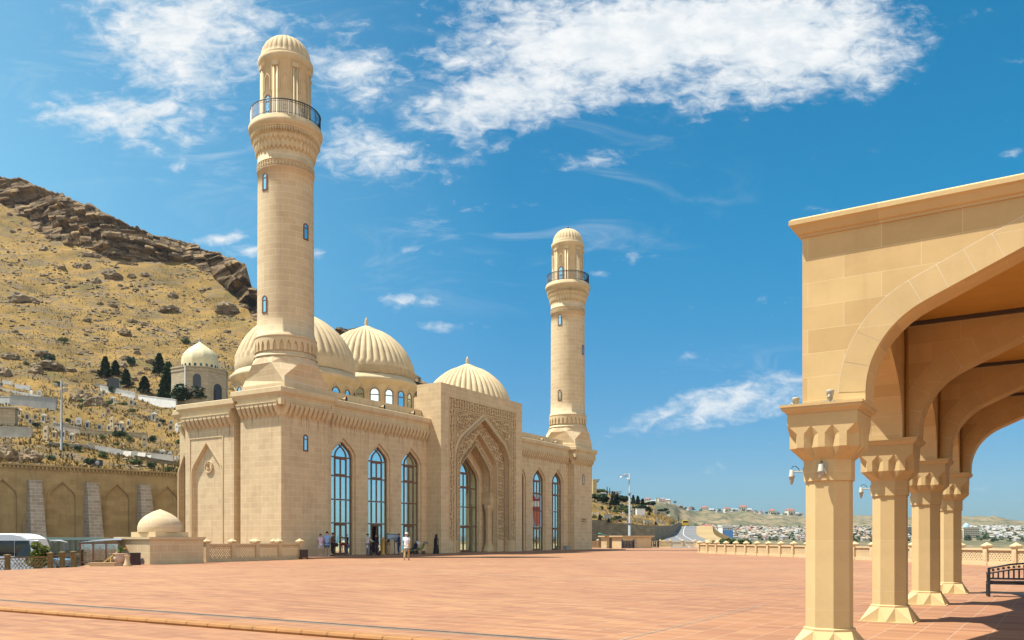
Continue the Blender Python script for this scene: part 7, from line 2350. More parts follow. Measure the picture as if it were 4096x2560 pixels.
def valley(x, d):
    """ground height of the valley floor and the far ridge below/behind the terrace"""
    _, yr, yf, df, dr = vrow(x)
    zf = EYE + (HZ - yf) / F_PX * df; zr = EYE + (HZ - yr) / F_PX * dr
    if d < 350: return -9 + 5.5 * max(0, (d - 150) / 200)
    if d < df: return -3.5 + (zf + 3.5) * ((d - 350) / (df - 350))
    if d < dr:
        t_ = (d - df) / (dr - df)
        return zf + (zr - zf) * (t_ * .55 + .45 * t_ * t_ * (3 - 2 * t_))
    return zr - (d - dr) * .12
def vfn(u, v):
    x = 2200 + 3400 * u
    d = 105 * (1900 / 105) ** v
    z = valley(x, d)
    _, yr, yf, df, dr = vrow(x)
    X = (x - 2048) / F_PX * d
    t_ = max(0, min(1, (d - df) / (dr - df))) if d <= dr else 1.0
    g = sin(pi * min(1, t_)) if d < dr else 0
    z += g * (9 * noise.noise(Vector((X * .012, d * .004, 1))) + 8 * noise.noise(Vector((X * .034, d * .009, 4))) + 3 * noise.noise(Vector((X * .09, d * .03, 8)))) + (.8 * noise.noise(Vector((X * .05, 1, 2))) if d >= df else 0)
    return Vector((X, d, z))
def mridge(name):
    m, nt, b = base_mat(name)
    L = nt.links.new
    g = N(nt, 'ShaderNodeNewGeometry')
    n1 = N(nt, 'ShaderNodeTexNoise', ins={'Scale': .012, 'Detail': 9.0, 'Roughness': .65}); L(g.outputs['Position'], n1.inputs['Vector'])
    cr = N(nt, 'ShaderNodeValToRGB'); e = cr.color_ramp.elements
    e[0].position = .36; e[0].color = (.10, .105, .055, 1); e[1].position = .66; e[1].color = (.27, .20, .115, 1)
    x_ = e.new(.5); x_.color = (.195, .155, .085, 1)
    L(n1.outputs['Fac'], cr.inputs[0])
    n2 = N(nt, 'ShaderNodeTexNoise', ins={'Scale': .06, 'Detail': 9.0, 'Roughness': .78}); L(g.outputs['Position'], n2.inputs['Vector'])
    r2 = N(nt, 'ShaderNodeMapRange', interpolation_type='SMOOTHSTEP'); r2.inputs['From Min'].default_value = .495; r2.inputs['From Max'].default_value = .545; r2.inputs['To Max'].default_value = .85
    L(n2.outputs['Fac'], r2.inputs['Value'])
    mx = N(nt, 'ShaderNodeMix', data_type='RGBA'); mx.inputs[7].default_value = (.07, .085, .05, 1); L(r2.outputs[0], mx.inputs[0]); L(cr.outputs[0], mx.inputs[6])
    L(mx.outputs[2], b.inputs['Base Color']); b.inputs['Roughness'].default_value = .95; b.inputs['Specular IOR Level'].default_value = .1
    bp = N(nt, 'ShaderNodeBump', ins={'Strength': .6, 'Distance': 4.0}); L(n2.outputs['Fac'], bp.inputs['Height']); L(bp.outputs[0], b.inputs['Normal'])
    return m
M['ridge'] = mridge('far_ridge')
mb = MB(); mb.grid(vfn, 340, 90); tag(mb.build('valley_and_ridge', M['ridge']), kind='structure')
tag(poly('ground', [(-2600, -2600), (2900, -2600), (2900, 2600), (-2600, 2600)], -16, M['sand']), kind='structure')
M['sea'] = plain('sea_water', (0.02, 0.075, 0.12), 0.15, 0.1, .02, spec=.5)
tag(poly('sea', [(150, -2600), (2900, -2600), (2900, 900), (900, 700), (180, 160), (120, 60)], -13, M['sea']), kind='structure')

def vpos(x, y=None, d=None):
    """ground point of the valley on the sight line of pixel (x, y) or at distance d"""
    if d is None:
        lo, hi = 300.0, 1800.0
        prev = None
        d = 300.0
        while d < 1800:
            if EYE + (HZ - y) / F_PX * d <= valley(x, d): break
            d += 6
    return Vector(((x - 2048) / F_PX * d, d, valley(x, d)))
M['redroof'] = plain('red_roof', (0.28, 0.095, 0.07), 0.8, 0.15, 1.0); M['greyroof'] = plain('grey_roof', (0.30, 0.31, 0.32), 0.8, 0.15); M['tanroof'] = plain('tan_roof', (0.40, 0.30, 0.19), 0.8, 0.1)
M['cream'] = plain('cream_wall', (0.58, 0.50, 0.36), 0.85, 0.08); M['bluew'] = plain('pale_blue_wall', (0.30, 0.45, 0.58), 0.8, 0.06)
def house_mesh(w, d, h, kind):
    mb = MB(); mb.box(-w / 2, w / 2, -d / 2, d / 2, -3, h)
    mb.cur = 2
    for i in range(max(2, int(w / 2.2))):
        x = -w / 2 + w * (i + .5) / max(2, int(w / 2.2)); mb.box(x - .45, x + .45, -d / 2 - .06, -d / 2, h * .4, h * .75)
    mb.cur = 1; o = .35
    if kind == 'hip': mb.hexa([(-w/2-o, -d/2-o, h), (w/2+o, -d/2-o, h), (w/2+o, d/2+o, h), (-w/2-o, d/2+o, h), (-w*.25, -.1, h + d * .28), (w*.25, -.1, h + d * .28), (w*.25, .1, h + d * .28), (-w*.25, .1, h + d * .28)])
    elif kind == 'gable': mb.hexa([(-w/2-o, -d/2-o, h), (w/2+o, -d/2-o, h), (w/2+o, d/2+o, h), (-w/2-o, d/2+o, h), (-w/2-o, -.1, h + d * .26), (w/2+o, -.1, h + d * .26), (w/2+o, .1, h + d * .26), (-w/2-o, .1, h + d * .26)])
    else: mb.box(-w/2-.2, w/2+.2, -d/2-.2, d/2+.2, h, h + .4)
    return mb
kinds = []
for (w, d, h, kd_, wall_, roof_) in [(7, 6, 3.4, 'hip', 'townpale', 'redroof'), (8, 6, 3.2, 'gable', 'cream', 'greyroof'), (6, 6, 4.6, 'flat', 'townpale', 'townpale'), (9, 6, 3.0, 'gable', 'townpale', 'greyroof'), (7, 7, 5.2, 'hip', 'cream', 'redroof'), (6, 5, 3.0, 'flat', 'cream', 'tanroof'), (8, 6, 3.2, 'hip', 'townpale', 'greyroof')]:
    kinds.append((house_mesh(w, d, h, kd_), wall_, roof_, {'hip': 'hipped', 'gable': 'gabled', 'flat': 'flat'}[kd_]))
M['townpale'] = plain('far_white_wall', (.48, .45, .41), .85, .08)
CN = {'townpale': 'white', 'cream': 'cream', 'redroof': 'red', 'greyroof': 'grey', 'tanroof': 'tan'}
hp_ = [None] * len(kinds)
def far_house(x, d, k_, s, rz, label=None, z=None):
    mb, wl, rf_, shp = kinds[k_]
    lb_ = label or f"small {CN[wl]} house with {shp} {CN.get(rf_, 'white')} roof in the distant valley town"
    gr = None if label else f"{CN[wl]} houses with {shp} {CN.get(rf_, 'white')} roofs in the valley town"
    p = vpos(x, d=d)
    if hp_[k_] is None: o = mb.build('house', [M[wl], M[rf_], M['dkglass']]); hp_[k_] = o
    else:
        o = hp_[k_].copy(); COL.objects.link(o)
        if 'group' in o: del o['group']
    o.location = p; o.scale = (s, s, s * .95); o.rotation_euler = (0, 0, rz)
    return tag(o, lb_, "house", gr)
rr = random.Random(77)
cnt = 0
while cnt < 230:
    x = rr.choice([rr.uniform(2860, 3230), rr.uniform(2860, 3230), rr.uniform(3390, 3490), rr.uniform(3600, 3680), rr.uniform(3840, 4120), rr.uniform(3900, 4120)])
    _, yr, yf, df, dr = vrow(x)
    d = 560 + (df + 40 - 560) * rr.random() ** .7
    if 3815 < x < 3965 and d < 640: continue
    far_house(x, d, rr.choice([1, 2, 3, 5, 6, 2, 3, 6, 0] if x > 3800 else [0, 1, 2, 3, 4, 6, 5, 1, 3, 6]), rr.uniform(.30, .50), rr.uniform(-.5, .5)); cnt += 1
for i in range(70):
    x = rr.choice([rr.uniform(2750, 3230), rr.uniform(3390, 3490), rr.uniform(3840, 4120)]); _, yr, yf, df, dr = vrow(x); d = 560 + (df + 50 - 560) * rr.random() ** .7
    p = vpos(x, d=d); s = rr.uniform(2.2, 3.8)
    rnd_l.place('tree', p, s, s * 1.2, "green tree among the houses of the distant valley town", "trees in the distant valley town", "tree", i)
# the rest of the crowded town, too many and too small to count
twn = MB()
for i in range(4600):
    x = rr.uniform(2850, 4420)
    _, yr, yf, df, dr = vrow(x); d = 480 + (df + 50 - 480) * rr.random() ** .65
    if 3815 < x < 3965 and d < 640: continue
    p = vpos(x, d=d); w, l, h = rr.uniform(.8, 1.9), rr.uniform(.8, 1.6), rr.uniform(.9, 2.0); a = rr.uniform(-.6, .6)
    R_ = Matrix.Rotation(a, 3, 'Z')
    T = lambda X, Y, Z, p=p, R_=R_: p + R_ @ Vector((X, Y, Z))
    twn.cur = rr.choice([0, 0, 0, 1]); twn.box(-w, w, -l, l, -2, h, T)
    twn.cur = rr.choice([2, 1, 3, 0, 3, 1] if x < 3700 else [3, 0, 3, 0, 1]); o = .15
    twn.hexa([T(-w - o, -l - o, h), T(w + o, -l - o, h), T(w + o, l + o, h), T(-w - o, l + o, h), T(-w * .6, -.1, h + l * .45), T(w * .6, -.1, h + l * .45), T(w * .6, .1, h + l * .45), T(-w * .6, .1, h + l * .45)])
M['townwhite'] = plain('town_pale_wall', (.40, .375, .335), .85, .1); M['towntan'] = plain('town_tan_wall', (.36, .29, .19), .85, .1); M['townred'] = plain('town_red_roof', (.25, .115, .085), .85, .15); M['towngrey'] = plain('town_grey_roof', (.25, .245, .235), .85, .15)
tag(twn.build('town_houses', [M['townwhite'], M['towntan'], M['townred'], M['towngrey']]), kind='stuff')
grn = MB()
for i in range(2200):
    x = rr.uniform(2750, 4450)
    _, yr, yf, df, dr = vrow(x); d = 470 + (df + 60 - 470) * rr.random() ** .8; p = vpos(x, d=d); s = rr.uniform(.8, 1.9)
    leaf_blob(grn, p + Vector((0, 0, s * .7)), s, s * .8, 26, .55, rr)
tag(grn.build('town_greenery', M['farleaf']), kind='stuff')
# villas along the far ridge
for i, (x, off, k_, s, lb_) in enumerate([(2592, 8, 0, 1.5, "red-roofed villa at the left end of the headland row"), (2612, 18, 3, 1.1, "white gabled house below the red-roofed villa"), (2630, -4, 5, 1.2, "tan flat-roofed house at the top of the headland"), (2640, 14, 2, 1.2, "pale flat-roofed house in the middle of the headland"), (2651, -6, 6, 1.0, "grey-roofed house on the crest of the headland"), (2670, 6, 1, 1.4, "cream house at the right end of the headland"), (2655, 20, 4, 1.0, "cream house with red roof below the headland crest"),
        (2720, -2, 0, 1.2, "small red-roofed house on the first dip of the ridge"), (2733, 3, 3, 1.1, "pale house right of the small red-roofed one on the ridge"), (2757, -2, 0, 1.2, "red-roofed house on the ridge right of the dip"), (2818, -3, 4, 1.9, "red-roofed villa above the far road on the ridge"), (2842, -2, 1, 1.8, "cream gabled villa beside the red-roofed one on the ridge"), (2876, -1, 6, 1.6, "grey hipped house on the ridge above the blue glass building"), (2907, -3, 4, 1.8, "villa with red roof on the ridge over the glass building"), (2935, -3, 3, 2.0, "long white house on the ridge"), (2972, -4, 4, 2.6, "big red-roofed mansion on the ridge"), (2990, -3, 1, 2.3, "cream annex right of the big mansion on the ridge"), (3005, -2, 0, 1.4, "small house with red roof right of the mansion"), (3024, -2, 5, 1.6, "tan cube house on the ridge"),
        (3044, -2, 0, 1.5, "red-roofed cottage on the ridge between two gaps"), (3088, -5, 4, 2.4, "tall cream house with red roof on the right part of the ridge"), (3106, -3, 2, 2.0, "white block on the right part of the ridge"), (3135, -3, 5, 1.9, "tan block on the ridge near the nearest column"), (3160, -6, 4, 3.0, "tallest cream block on the ridge left of the nearest column"), (3180, -3, 1, 2.4, "cream gabled block right of the tallest block on the ridge"), (3205, -2, 2, 2.2, "white block on the ridge touching the nearest column"), (3196, 0, 6, 1.5, "grey-roofed house at the column's edge on the ridge")]):
    _, yr, yf, df, dr = vrow(x)
    d = dr - 8 - off * (dr - df) / 120 if off > 0 else dr - 6
    o = far_house(x, d, k_, s * (.62 if x > 2700 else .60), (i % 5 - 2) * .2, lb_)
for i in range(26):
    x = 2700 + i * 20 + rr.uniform(-8, 8); _, yr, yf, df, dr = vrow(x); p = vpos(x, d=dr - rr.uniform(4, 30)); s = rr.uniform(3.5, 6)
    rnd_l.place('tree', p, s, s * 1.3, "dark tree among the villas along the far ridge", "trees along the far ridge", "tree", i)
def block(x, ytop, ybot, w_px, d, label, mat_, name, cat, rz=0.0, rows=8, cols=6, winmat='dkglass', dep=1.0):
    p = at(x, ybot, d); s = d / F_PX; W_ = w_px * s; H_ = (ybot - ytop) * s
    th = thing(name, label, cat, p, rz)
    m = MB(); m.box(-W_ / 2, W_ / 2, 0, W_ * dep, -6, H_); m.build("wall", M[mat_], th)
    for i in range(cols):
        m = MB()
        for j in range(rows):
            x0 = -W_ / 2 + W_ * (i + .2) / cols; z0 = H_ * (j + .25) / rows * .97
            m.box(x0, x0 + W_ * .55 / cols, -.12, 0, z0, z0 + H_ * .48 / rows)
        m.build("window", M[winmat], th)
    m = MB(); m.box(-W_ / 2 - .3, W_ / 2 + .3, -.3, W_ * dep + .3, H_, H_ + .5); m.build("roof", M[mat_], th)
    return th, W_, H_
tb_, W_, H_ = block(3886, 2112, 2206, 68, 560, "cream apartment tower with a pale blue dome beyond the balustrade", 'cream', 'apartment_tower', 'apartment tower', .12, 12, 9)
m = MB(); m.lathe([(W_ * .17, H_), (W_ * .17, H_ + .8), (W_ * .165, H_ + 1.6), (W_ * .12, H_ + 2.6), (W_ * .05, H_ + 3.2), (0, H_ + 3.35)], 24, c=(-W_ * .12, W_ * .3, 0)); m.build("dome", M['bluew'], tb_)
m = MB(); m.box(-W_ / 2 - 3.2, -W_ / 2 - .01, 1.0, W_ * .7, -6, H_ * .92); m.box(W_ / 2 + .01, W_ / 2 + 2.6, 1.4, W_ * .8, -6, H_ * .88); m.build("side_wing", M['cream'], tb_)
block(3637, 2110, 2200, 22, 620, "grey high-rise seen between the second and third columns", 'greywall', 'high_rise', 'high-rise', .2, 12, 4)
gbk, W_, H_ = block(2911, 2106, 2160, 44, 430, "office block of blue glass with white frame beyond the far road", 'whitewall', 'office_block', 'office block', .12, 4, 6)
m = MB(); m.box(-W_ * .42, W_ * .48, -.35, -.14, H_ * .06, H_ * .74); M['blueglass'] = glass('blue_glass', (.10, .25, .5), (.01, .03, .08), .5); m.build("glass_front", M['blueglass'], gbk)
rh = vpos(2828, d=330); rh = at(2828, 2120, 300)
th = thing("red_roofed_house", "house with a bright red hipped roof beside the crest of the far road", "house", rh, .2)
hm_ = house_mesh(4.2, 3.6, 1.0, 'hip'); hm_.build("body", [M['cream'], M['redroof'], M['dkglass']], th)
yb = thing("yellow_minibus", "small yellow minibus at the crest of the far road", "minibus", at(2742, 2106.5, 240), radians(78))
M['yellow'] = plain('yellow_paint', (0.62, 0.38, 0.02), 0.4, 0.05)
b = MB(); rounded_prism(b, [(-2.2, .35), (2.2, .35), (2.25, 1.0), (2.0, 1.75), (-2.1, 1.8), (-2.25, 1.0)], -.85, .85, .1); b.build("body", M['yellow'], yb)
g = MB(); g.box(-1.9, 1.8, -.87, .87, 1.1, 1.6); g.box(-2.24, -2.2, -.7, .7, 1.05, 1.6); g.build("windows", M['dkglass'], yb)
for x in (-1.3, 1.3):
    for y in (-.75, .75): wheel(yb, x, y, .32, .2)
# planting below the balustrade
for i, (x, w, h) in enumerate([(2900, 60, 44), (2930, 56, 40), (2965, 52, 36), (2990, 40, 30)]):
    p = at(x, 2172, 100 + i * 4); p.z -= 1.5; s = p.y / F_PX
    rnd_l.place('leafy_shrub', p, h * .5 * s + 1.6, w * s * 1.1, "bushy green tree top showing over the balustrade below the glass block", "green tree tops behind the balustrade", "tree", i)
# ------------------------------------------------------------------ people
def skin_obj(name, verts, edges, mat_, parent=None, extra=None, sub=1):
    """verts: {key: (pos, radius)}; one continuous skinned surface"""
    keys = list(verts)
    me = bpy.data.meshes.new(name)
    me.from_pydata([verts[k][0] for k in keys], [(keys.index(a), keys.index(b)) for a, b in edges], [])
    o = bpy.data.objects.new(name, me)
    COL.objects.link(o)
    o.modifiers.new('skin', 'SKIN')
    for i, k in enumerate(keys):
        r = verts[k][1]
        me.skin_vertices[0].data[i].radius = (r, r) if not isinstance(r, tuple) else r
    me.skin_vertices[0].data[0].use_root = True
    sb = o.modifiers.new('sub', 'SUBSURF'); sb.levels = sub; sb.render_levels = sub
    dg = bpy.context.evaluated_depsgraph_get()
    dg.update()
    nm = bpy.data.meshes.new_from_object(o.evaluated_get(dg))
    o.modifiers.clear()
    o.data = nm
    bpy.data.meshes.remove(me)
    if extra:
        ex = MB(); extra(ex)
        bm = bmesh.new(); bm.from_mesh(nm)
        vs_ = [bm.verts.new(p) for p in ex.v]
        for f in ex.f:
            try: bm.faces.new([vs_[i] for i in f])
            except ValueError: pass
        bm.to_mesh(nm); bm.free()
    for p in nm.polygons: p.use_smooth = True
    nm.materials.clear(); nm.materials.append(mat_)
    nm.name = name
    if parent: o.parent = parent
    return o
CL = {}
def matte(name, col):
    if name not in CL: CL[name] = plain(name, col, .85, .12, 6.0)
    return CL[name]
def pose(h=1.72, bend=0.0, stride=0.0, armL=(0, 0), armR=(0, 0), lean=0.0, crouch=0.0):
    """joint positions, person facing +y; bend = forward bend of the torso, arms (forward angle, elbow angle)"""
    k = h / 1.72
    J = {}
    hipz = .93 - crouch
    J['pelvis'] = Vector((0, -.25 * crouch, hipz))
    up = Vector((0, sin(bend), cos(bend)))
    fw = Vector((0, cos(bend), -sin(bend)))
    P = J['pelvis']
    J['waist'] = P + up * .17; J['chest'] = P + up * .36; J['neck'] = P + up * .53 + fw * .01
    nu = (up + Vector((0, .2 * bend, .4 * bend))).normalized()
    J['chin'] = J['neck'] + nu * .07 + fw * .02; J['head'] = J['neck'] + nu * .16 + fw * .02; J['crown'] = J['neck'] + nu * .235 + fw * .005
    for s, (fa, ea) in ((-1, armL), (1, armR)):
        q = 'L' if s < 0 else 'R'
        sh = P + up * .475 + Vector((s * .175, 0, 0))
        J['sh' + q] = sh
        d1 = (-up * cos(fa) + fw * sin(fa) + Vector((s * .12, 0, 0))).normalized()
        J['el' + q] = sh + d1 * .29
        d2 = (-up * cos(fa + ea) + fw * sin(fa + ea) + Vector((s * .02, 0, 0))).normalized()
        J['wr' + q] = J['el' + q] + d2 * .25
        J['pa' + q] = J['wr' + q] + d2 * .09
        J['hd' + q] = d2
        st_ = stride * s
        hp = P + Vector((s * .095, 0, -.03)); J['hip' + q] = hp
        J['ft' + q] = Vector((s * .11, st_ * .28, .085 + max(0, -st_) * .02))
        kn = (hp + J['ft' + q]) / 2 + Vector((0, .06 + .35 * crouch + .04 * abs(stride), .02)); J['kn' + q] = kn
        J['toe' + q] = J['ft' + q] + Vector((s * .02, .15, -.05 - 0 * st_))
    return {a: v * k for a, v in J.items()}, k
def person(loc, rz, label, h, top, bottom, hair=None, long_top=0.0, sleeves='short', shorts=False, hat=None, robe=None, shoes=None, skirt=None, **pk):
    J, k = pose(h, **pk)
    th = thing("person", label, "person", loc, rz)
    R = {'pelvis': (.135, .105), 'waist': (.125, .095), 'chest': (.132, .092), 'neck': .050, 'chin': .062, 'head': .092, 'crown': .062}
    for q in 'LR': R.update({'sh' + q: .055, 'el' + q: .042, 'wr' + q: .030, 'pa' + q: (.038, .020), 'hip' + q: .090, 'kn' + q: .060, 'ft' + q: .043, 'toe' + q: .036})
    E_ = [('pelvis', 'waist'), ('waist', 'chest'), ('chest', 'neck'), ('neck', 'chin'), ('chin', 'head'), ('head', 'crown')]
    for q in 'LR': E_ += [('chest', 'sh' + q), ('sh' + q, 'el' + q), ('el' + q, 'wr' + q), ('wr' + q, 'pa' + q), ('pelvis', 'hip' + q), ('hip' + q, 'kn' + q), ('kn' + q, 'ft' + q), ('ft' + q, 'toe' + q)]
    def sc(r, f=1.0): return tuple(a * k * f for a in r) if isinstance(r, tuple) else r * k * f
    def extra(mb):
        hd = J['head']; f = (J['head'] - J['neck']).normalized(); fwd = Vector((0, f.z, -f.y))
        mb.tube([hd + fwd * .085 * k + f * .02 * k, hd + fwd * .112 * k - f * .012 * k, hd + fwd * .088 * k - f * .02 * k], .013 * k, 5)
        for s in (-1, 1): mb.tube([hd + Vector((s * .09 * k, 0, 0)) - f * .02 * k, hd + Vector((s * .10 * k, -.005, 0)) + f * .015 * k], .014 * k, 5)
        for q, s in (('L', -1), ('R', 1)):
            d = J['hd' + q]; p = J['pa' + q]; side = Vector((0, 1, 0)) - d * d.y
            side = side.normalized() if side.length > .2 else Vector((0, 0, 1))
            inn = Vector((-s, 0, 0))
            for fi, (o, ln) in enumerate(((-.027, .062), (-.009, .075), (.009, .080), (.026, .070))):
                b0 = p + side * o * k + d * .03 * k
                mb.tube([b0, b0 + d * ln * .5 * k + inn * .006 * k, b0 + d * ln * .85 * k + inn * .028 * k], .0085 * k, 5, r2=.006 * k)
            b0 = p + side * .03 * k - d * .01 * k
            mb.tube([b0, b0 + (side * .6 + d * .6 + inn * .3) * .04 * k, b0 + (side * .5 + d + inn * .5) * .06 * k], .010 * k, 5, r2=.007 * k)
    skin_obj("body", {a: (J[a], sc(R[a])) for a in R}, E_, M['skin'], th, extra)
    if robe:
        mb = MB()
        hz = J['head']
        prof = [(.30, .0), (.29, .25), (.25, .55), (.23, .85), (.235, 1.12), (.24, 1.30), (.20, 1.42), (.13, 1.50), (.118, 1.58), (.122, 1.66), (.105, 1.735), (.05, 1.775), (0, 1.785)]
        def f(u, v):
            i = v * (len(prof) - 1); i0 = min(int(i), len(prof) - 2); fr = i - i0
            r = (prof[i0][0] + (prof[i0 + 1][0] - prof[i0][0]) * fr) * k; z = (prof[i0][1] + (prof[i0 + 1][1] - prof[i0][1]) * fr) * h / 1.76
            a = u * 2 * pi; w = 1 + .07 * sin(a * 7 + 2) * max(0, 1 - z / 1.2)
            return (r * w * cos(a), r * w * sin(a) * .82, z)
        fwd_a = .75
        mb.grid(f, 28, 24, closed=True, cond=lambda u, v: not (.86 < v * 12 / 11 < .96 and abs(u - .25) < .07))
        mb.build("robe", robe, th)
        return th
    # top
    tv = {a: (J[a], sc({'pelvis': (.165, .128), 'waist': (.160, .122), 'chest': (.172, .128)}[a])) for a in ('pelvis', 'waist', 'chest')}
    tv['nk'] = (J['chest'].lerp(J['neck'], .82), sc((.09, .085)))
    te = [('pelvis', 'waist'), ('waist', 'chest'), ('chest', 'nk')]
    if not long_top:
        tv['hem'] = (J['pelvis'] + Vector((0, 0, -.10 * k)), sc((.158, .128))); te.append(('pelvis', 'hem'))
    if long_top:
        tv['hem'] = (J['pelvis'] + Vector((0, 0, -long_top * k)), sc((.17, .14))); te.append(('pelvis', 'hem'))
    for q in 'LR':
        tv['sh' + q] = (J['sh' + q], sc(.080)); te.append(('chest', 'sh' + q))
        e = J['el' + q] if sleeves == 'long' else J['sh' + q].lerp(J['el' + q], .62)
        tv['e' + q] = (e, sc(.064)); te.append(('sh' + q, 'e' + q))
        if sleeves == 'long': tv['w' + q] = (J['el' + q].lerp(J['wr' + q], .92), sc(.042)); te.append(('e' + q, 'w' + q))
    skin_obj("shirt" if not long_top else "coat", tv, te, top, th)
    bv = {'pelvis': (J['pelvis'] + Vector((0, 0, .02 * k)), sc((.128, .105)))}; be = []
    for q in 'LR':
        bv['hip' + q] = (J['hip' + q], sc(.100)); be.append(('pelvis', 'hip' + q))
        if shorts: bv['k' + q] = (J['hip' + q].lerp(J['kn' + q], .88), sc(.088)); be.append(('hip' + q, 'k' + q))
        else:
            bv['k' + q] = (J['kn' + q], sc(.078)); bv['a' + q] = (J['kn' + q].lerp(J['ft' + q], .92), sc(.062)); be += [('hip' + q, 'k' + q), ('k' + q, 'a' + q)]
    skin_obj("shorts" if shorts else "trousers", bv, be, bottom, th)
    for q in 'LR':
        skin_obj("shoe", {'a': (J['ft' + q] + Vector((0, -.04 * k, -.03 * k)), sc(.048)), 'b': (J['ft' + q].lerp(J['toe' + q], .5) + Vector((0, 0, -.012 * k)), sc((.046, .036))), 'c': (J['toe' + q] + Vector((0, .02 * k, .002)), sc((.038, .028)))}, [('a', 'b'), ('b', 'c')], shoes or matte('dark_shoes', (.03, .03, .035)), th)
    hd = J['head']; f = (J['head'] - J['neck']).normalized(); fwd = Vector((0, f.z, -f.y))
    if hat:
        mb = MB(); mb.lathe([(.135 * k, 0), (.13 * k, .012), (.1 * k, .015), (.098 * k, .06 * k), (.08 * k, .1 * k), (0, .115 * k)], 18, c=hd + f * .045 * k, axis=f); mb.build("hat", hat, th)
    hm2 = MB()
    for_ = []
    def hf(u, v):
        a = u * 2 * pi; ph = v * pi * .60
        d = f * cos(ph) + (Vector((1, 0, 0)) * cos(a) + fwd * sin(a)) * sin(ph)
        return hd + f * .022 * k - fwd * .012 * k + d * (.100 * k)
    hm2.grid(hf, 20, 8, closed=True, cond=lambda u, v: not (v > .62 and .12 < u < .38))
    hm2.build("hair", hair or matte('dark_hair', (.02, .016, .013)), th)
    return th
def spot(x, w=-.9, z=PLINTH):
    t = t_on(x, w); return mpos(t, w, z)
def toward(p, ang=0.0):
    """heading (rotation about z) that makes +y point away from the camera, plus ang"""
    return -atan2(p.x, p.y) + ang
white = matte('white_shirt', (.74, .73, .76)); blue = matte('light_blue_shirt', (.20, .34, .60)); navy = matte('navy_clothes', (.018, .028, .085)); black = matte('black_clothes', (.012, .012, .014)); khaki = matte('khaki_trousers', (.40, .27, .11)); denim = matte('blue_denim', (.045, .12, .24)); maroon = matte('maroon_top', (.13, .018, .035)); cream = matte('cream_coat', (.52, .50, .47)); brown = matte('brown_clothes', (.09, .06, .045)); tanc = matte('tan_trousers', (.34, .25, .16)); lilac = matte('lilac_striped_shirt', (.50, .38, .50)); grey = matte('grey_trousers', (.17, .17, .18)); whites = matte('white_shoes', (.6, .6, .6)); jeans2 = matte('denim_shorts', (.03, .09, .20))
p = spot(1282, -1.2); person(p, toward(p, .3), "person in a lilac top and pale shorts, leftmost of the group by the window", 1.62, lilac, matte('pale_shorts', (.55, .53, .55)), shorts=True, shoes=whites, armL=(.25, .5), armR=(.1, .2))
p = spot(1308, -1.5); person(p, toward(p, -.1), "person in a light blue shirt and denim shorts, back turned, by the first window", 1.80, blue, jeans2, shorts=True, shoes=whites, armL=(.1, .25), armR=(.15, .35))
p = spot(1332, -.9); person(p, toward(p, 1.2), "person in dark clothes carrying a black bag, right of the blue shirt", 1.72, brown, black, sleeves='long', armL=(.2, .4), armR=(.3, .8))
bag = thing("shoulder_bag", "black bag carried by the person in dark clothes", "bag", spot(1341, -1.15, .80), .4)
m = MB(); rounded_prism(m, [(-.2, 0), (.2, 0), (.22, .2), (.12, .3), (-.12, .3), (-.22, .2)], -.07, .07, .03); m.build("body", black, bag); m = MB(); m.tube([(-.12, 0, .29), (-.06, 0, .45), (0, 0, .55), (.06, 0, .45), (.12, 0, .29)], .012, 5); m.build("strap", black, bag)
p = spot(1390, -1.0); person(p, toward(p, 2.0), "person in a maroon top and jeans bending down before the first window", 1.65, maroon, denim, bend=1.25, armL=(1.1, .1), armR=(1.0, .2), crouch=.12)
p = spot(1470, -2.6); woman = person(p, toward(p, -.9), "person in a long cream coat pushing the pram near the open door", 1.66, cream, grey, long_top=.38, sleeves='long', armL=(.7, .5), armR=(.7, .5))
p = spot(1503, -.4); person(p, toward(p, -2.3), "person in black with a raised arm standing in the open doorway", 1.64, black, matte('dark_purple_skirt', (.05, .03, .06)), sleeves='long', armL=(.2, .4), armR=(1.6, .5))
p = spot(1553, -.5); person(p, toward(p, 1.7), "person in a black top and tan trousers between the open door and the sign", 1.72, black, tanc, armL=(.4, 1.2), armR=(.4, 1.3))
p = spot(1596, -1.1); person(p, toward(p, 1.4), "person in navy clothes beside the sign, left of the man in white", 1.70, navy, navy, sleeves='long', armL=(.3, .6), armR=(.5, .9))
p = on_ground(1626, 2242); person(p, toward(p, -.15), "person in white shirt, khaki trousers and pale hat walking towards the mosque", 1.76, white, khaki, hair=matte('grey_hair', (.25, .22, .2)), hat=matte('pale_hat', (.55, .50, .44)), stride=.55, armL=(.25, .35), armR=(-.3, .3), shoes=matte('tan_shoes', (.25, .15, .08)))
p = spot(1745, -2.4); person(p, toward(p, 2.2), "person in a full black robe and veil left of the portal", 1.66, None, None, robe=black)

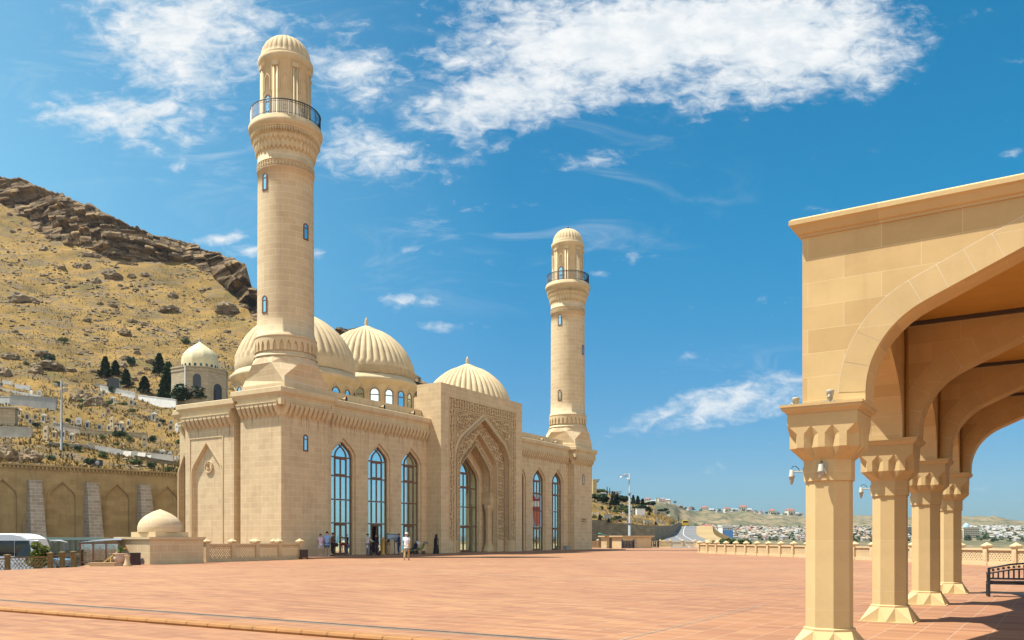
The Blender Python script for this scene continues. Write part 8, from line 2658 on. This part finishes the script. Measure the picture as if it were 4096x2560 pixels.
def pram(loc, rz, label, canopy, seatm):
    th = thing("pram", label, "pram", loc, rz)
    m = MB()
    for s in (-.24, .24):
        m.tube([(s, -.42, 1.0), (s, -.30, .82), (s, .30, .13)], .016, 6); m.tube([(s, .28, .55), (s, -.28, .13)], .016, 6); m.tube([(s, -.28, .13), (s, .30, .13)], .012, 5)
    m.tube([(-.24, -.42, 1.0), (.24, -.42, 1.0)], .020, 6); m.build("frame", M['iron'], th)
    for x in (-.25, .25):
        for y in (-.30, .32):
            w = MB(); w.lathe([(.05, -.02), (.12, -.022), (.125, 0), (.12, .022), (.05, .02)], 16, axis=Vector((1, 0, 0))); w.build("wheel", M['rubber'], th, loc=(x, y, .125))
    m = MB(); m.hexa([(-.21, -.22, .42), (.21, -.22, .42), (.21, .34, .36), (-.21, .34, .36), (-.22, -.22, .48), (.22, -.22, .48), (.22, .36, .44), (-.22, .36, .44)]); m.hexa([(-.21, -.22, .46), (.21, -.22, .46), (.21, -.16, .46), (-.21, -.16, .46), (-.22, -.40, .90), (.22, -.40, .90), (.22, -.34, .90), (-.22, -.34, .90)]); m.build("seat", seatm, th)
    m = MB(); m.grid(lambda u, v: (-.24 + .48 * u, -.32 + .46 * (-cos(v * 1.9)) * .62, .74 + .32 * sin(v * 1.9 + .25)), 4, 10); m.build("canopy", canopy, th)
p = spot(1496, -2.75); pram(p, toward(p, -1.3), "dark pram pushed by the person in the cream coat", matte('pale_blue_canopy', (.35, .42, .52)), black)
p = spot(1681, -1.3); pram(p, toward(p, 1.3), "blue and green pram parked left of the portal", matte('blue_canopy', (.03, .10, .25)), matte('green_seat', (.10, .28, .08)))
p = spot(1651, -1.2); pram(p, toward(p, 1.0), "small pale pram beside the blue and green one", matte('white_canopy', (.5, .5, .55)), navy)
# notice board on a stand
p = spot(1573, -.7); nb2 = thing("notice_board", "blue-grey notice board on a black stand by the open door", "sign", p, MA)
m = MB(); m.box(-.85, .85, -.025, .025, 1.22, 1.68); m.build("board", matte('blue_grey_board', (.10, .19, .25)), nb2)
m = MB(); m.tube([(.15, 0, 0), (.15, 0, 1.25)], .03, 6); m.lathe([(0, 0), (.22, 0), (.2, .03), (.03, .05)], 14, c=(.15, 0, 0)); m.build("stand", M['iron'], nb2)
m = MB(); rq = random.Random(2)
for zc in (1.56, 1.46, 1.36):
    s = -.75
    while s < .7:
        w_ = rq.uniform(.05, .14); m.box(s, s + w_, -.03, -.025, zc - .02, zc + .02); s += w_ + .04
m.build("lettering", M['white'], nb2)
gpst = thing("gold_reflection", "golden window reflection shaped as a post beside the open door", "post", spot(1532, -.25), 0)  # a reflection in the window, built as a gold post shape
m = MB(); m.lathe([(0, 0), (.20, 0), (.20, .06), (.14, .1), (.14, 1.15), (.18, 1.2), (.18, 1.3), (.08, 1.38), (0, 1.4)], 16); m.build("post", M['gold'], gpst)
bxp = thing("utility_box", "small pale box at the foot of the wall by the right tower", "box", mpos(44.6, .55, PLINTH), MA)
m = MB(); m.box(-.3, .3, -.2, .2, 0, .42); m.box(-.33, .33, -.23, .23, .42, .47); m.build("housing", M['greywall'], bxp)

# ------------------------------------------------------------------ air
hz_m = bpy.data.materials.new("haze"); hz_m.use_nodes = True
nt = hz_m.node_tree; nt.nodes.clear()
pv_ = N(nt, 'ShaderNodeVolumePrincipled'); pv_.inputs['Color'].default_value = (0.80, 0.88, 0.96, 1); pv_.inputs['Density'].default_value = 0.00007; pv_.inputs['Anisotropy'].default_value = 0.1
ho = N(nt, 'ShaderNodeOutputMaterial'); nt.links.new(pv_.outputs[0], ho.inputs['Volume'])
hb = MB(); hb.box(-2650, 2950, -2650, 2650, -17, 190)
tag(hb.build('haze', hz_m), kind='stuff')
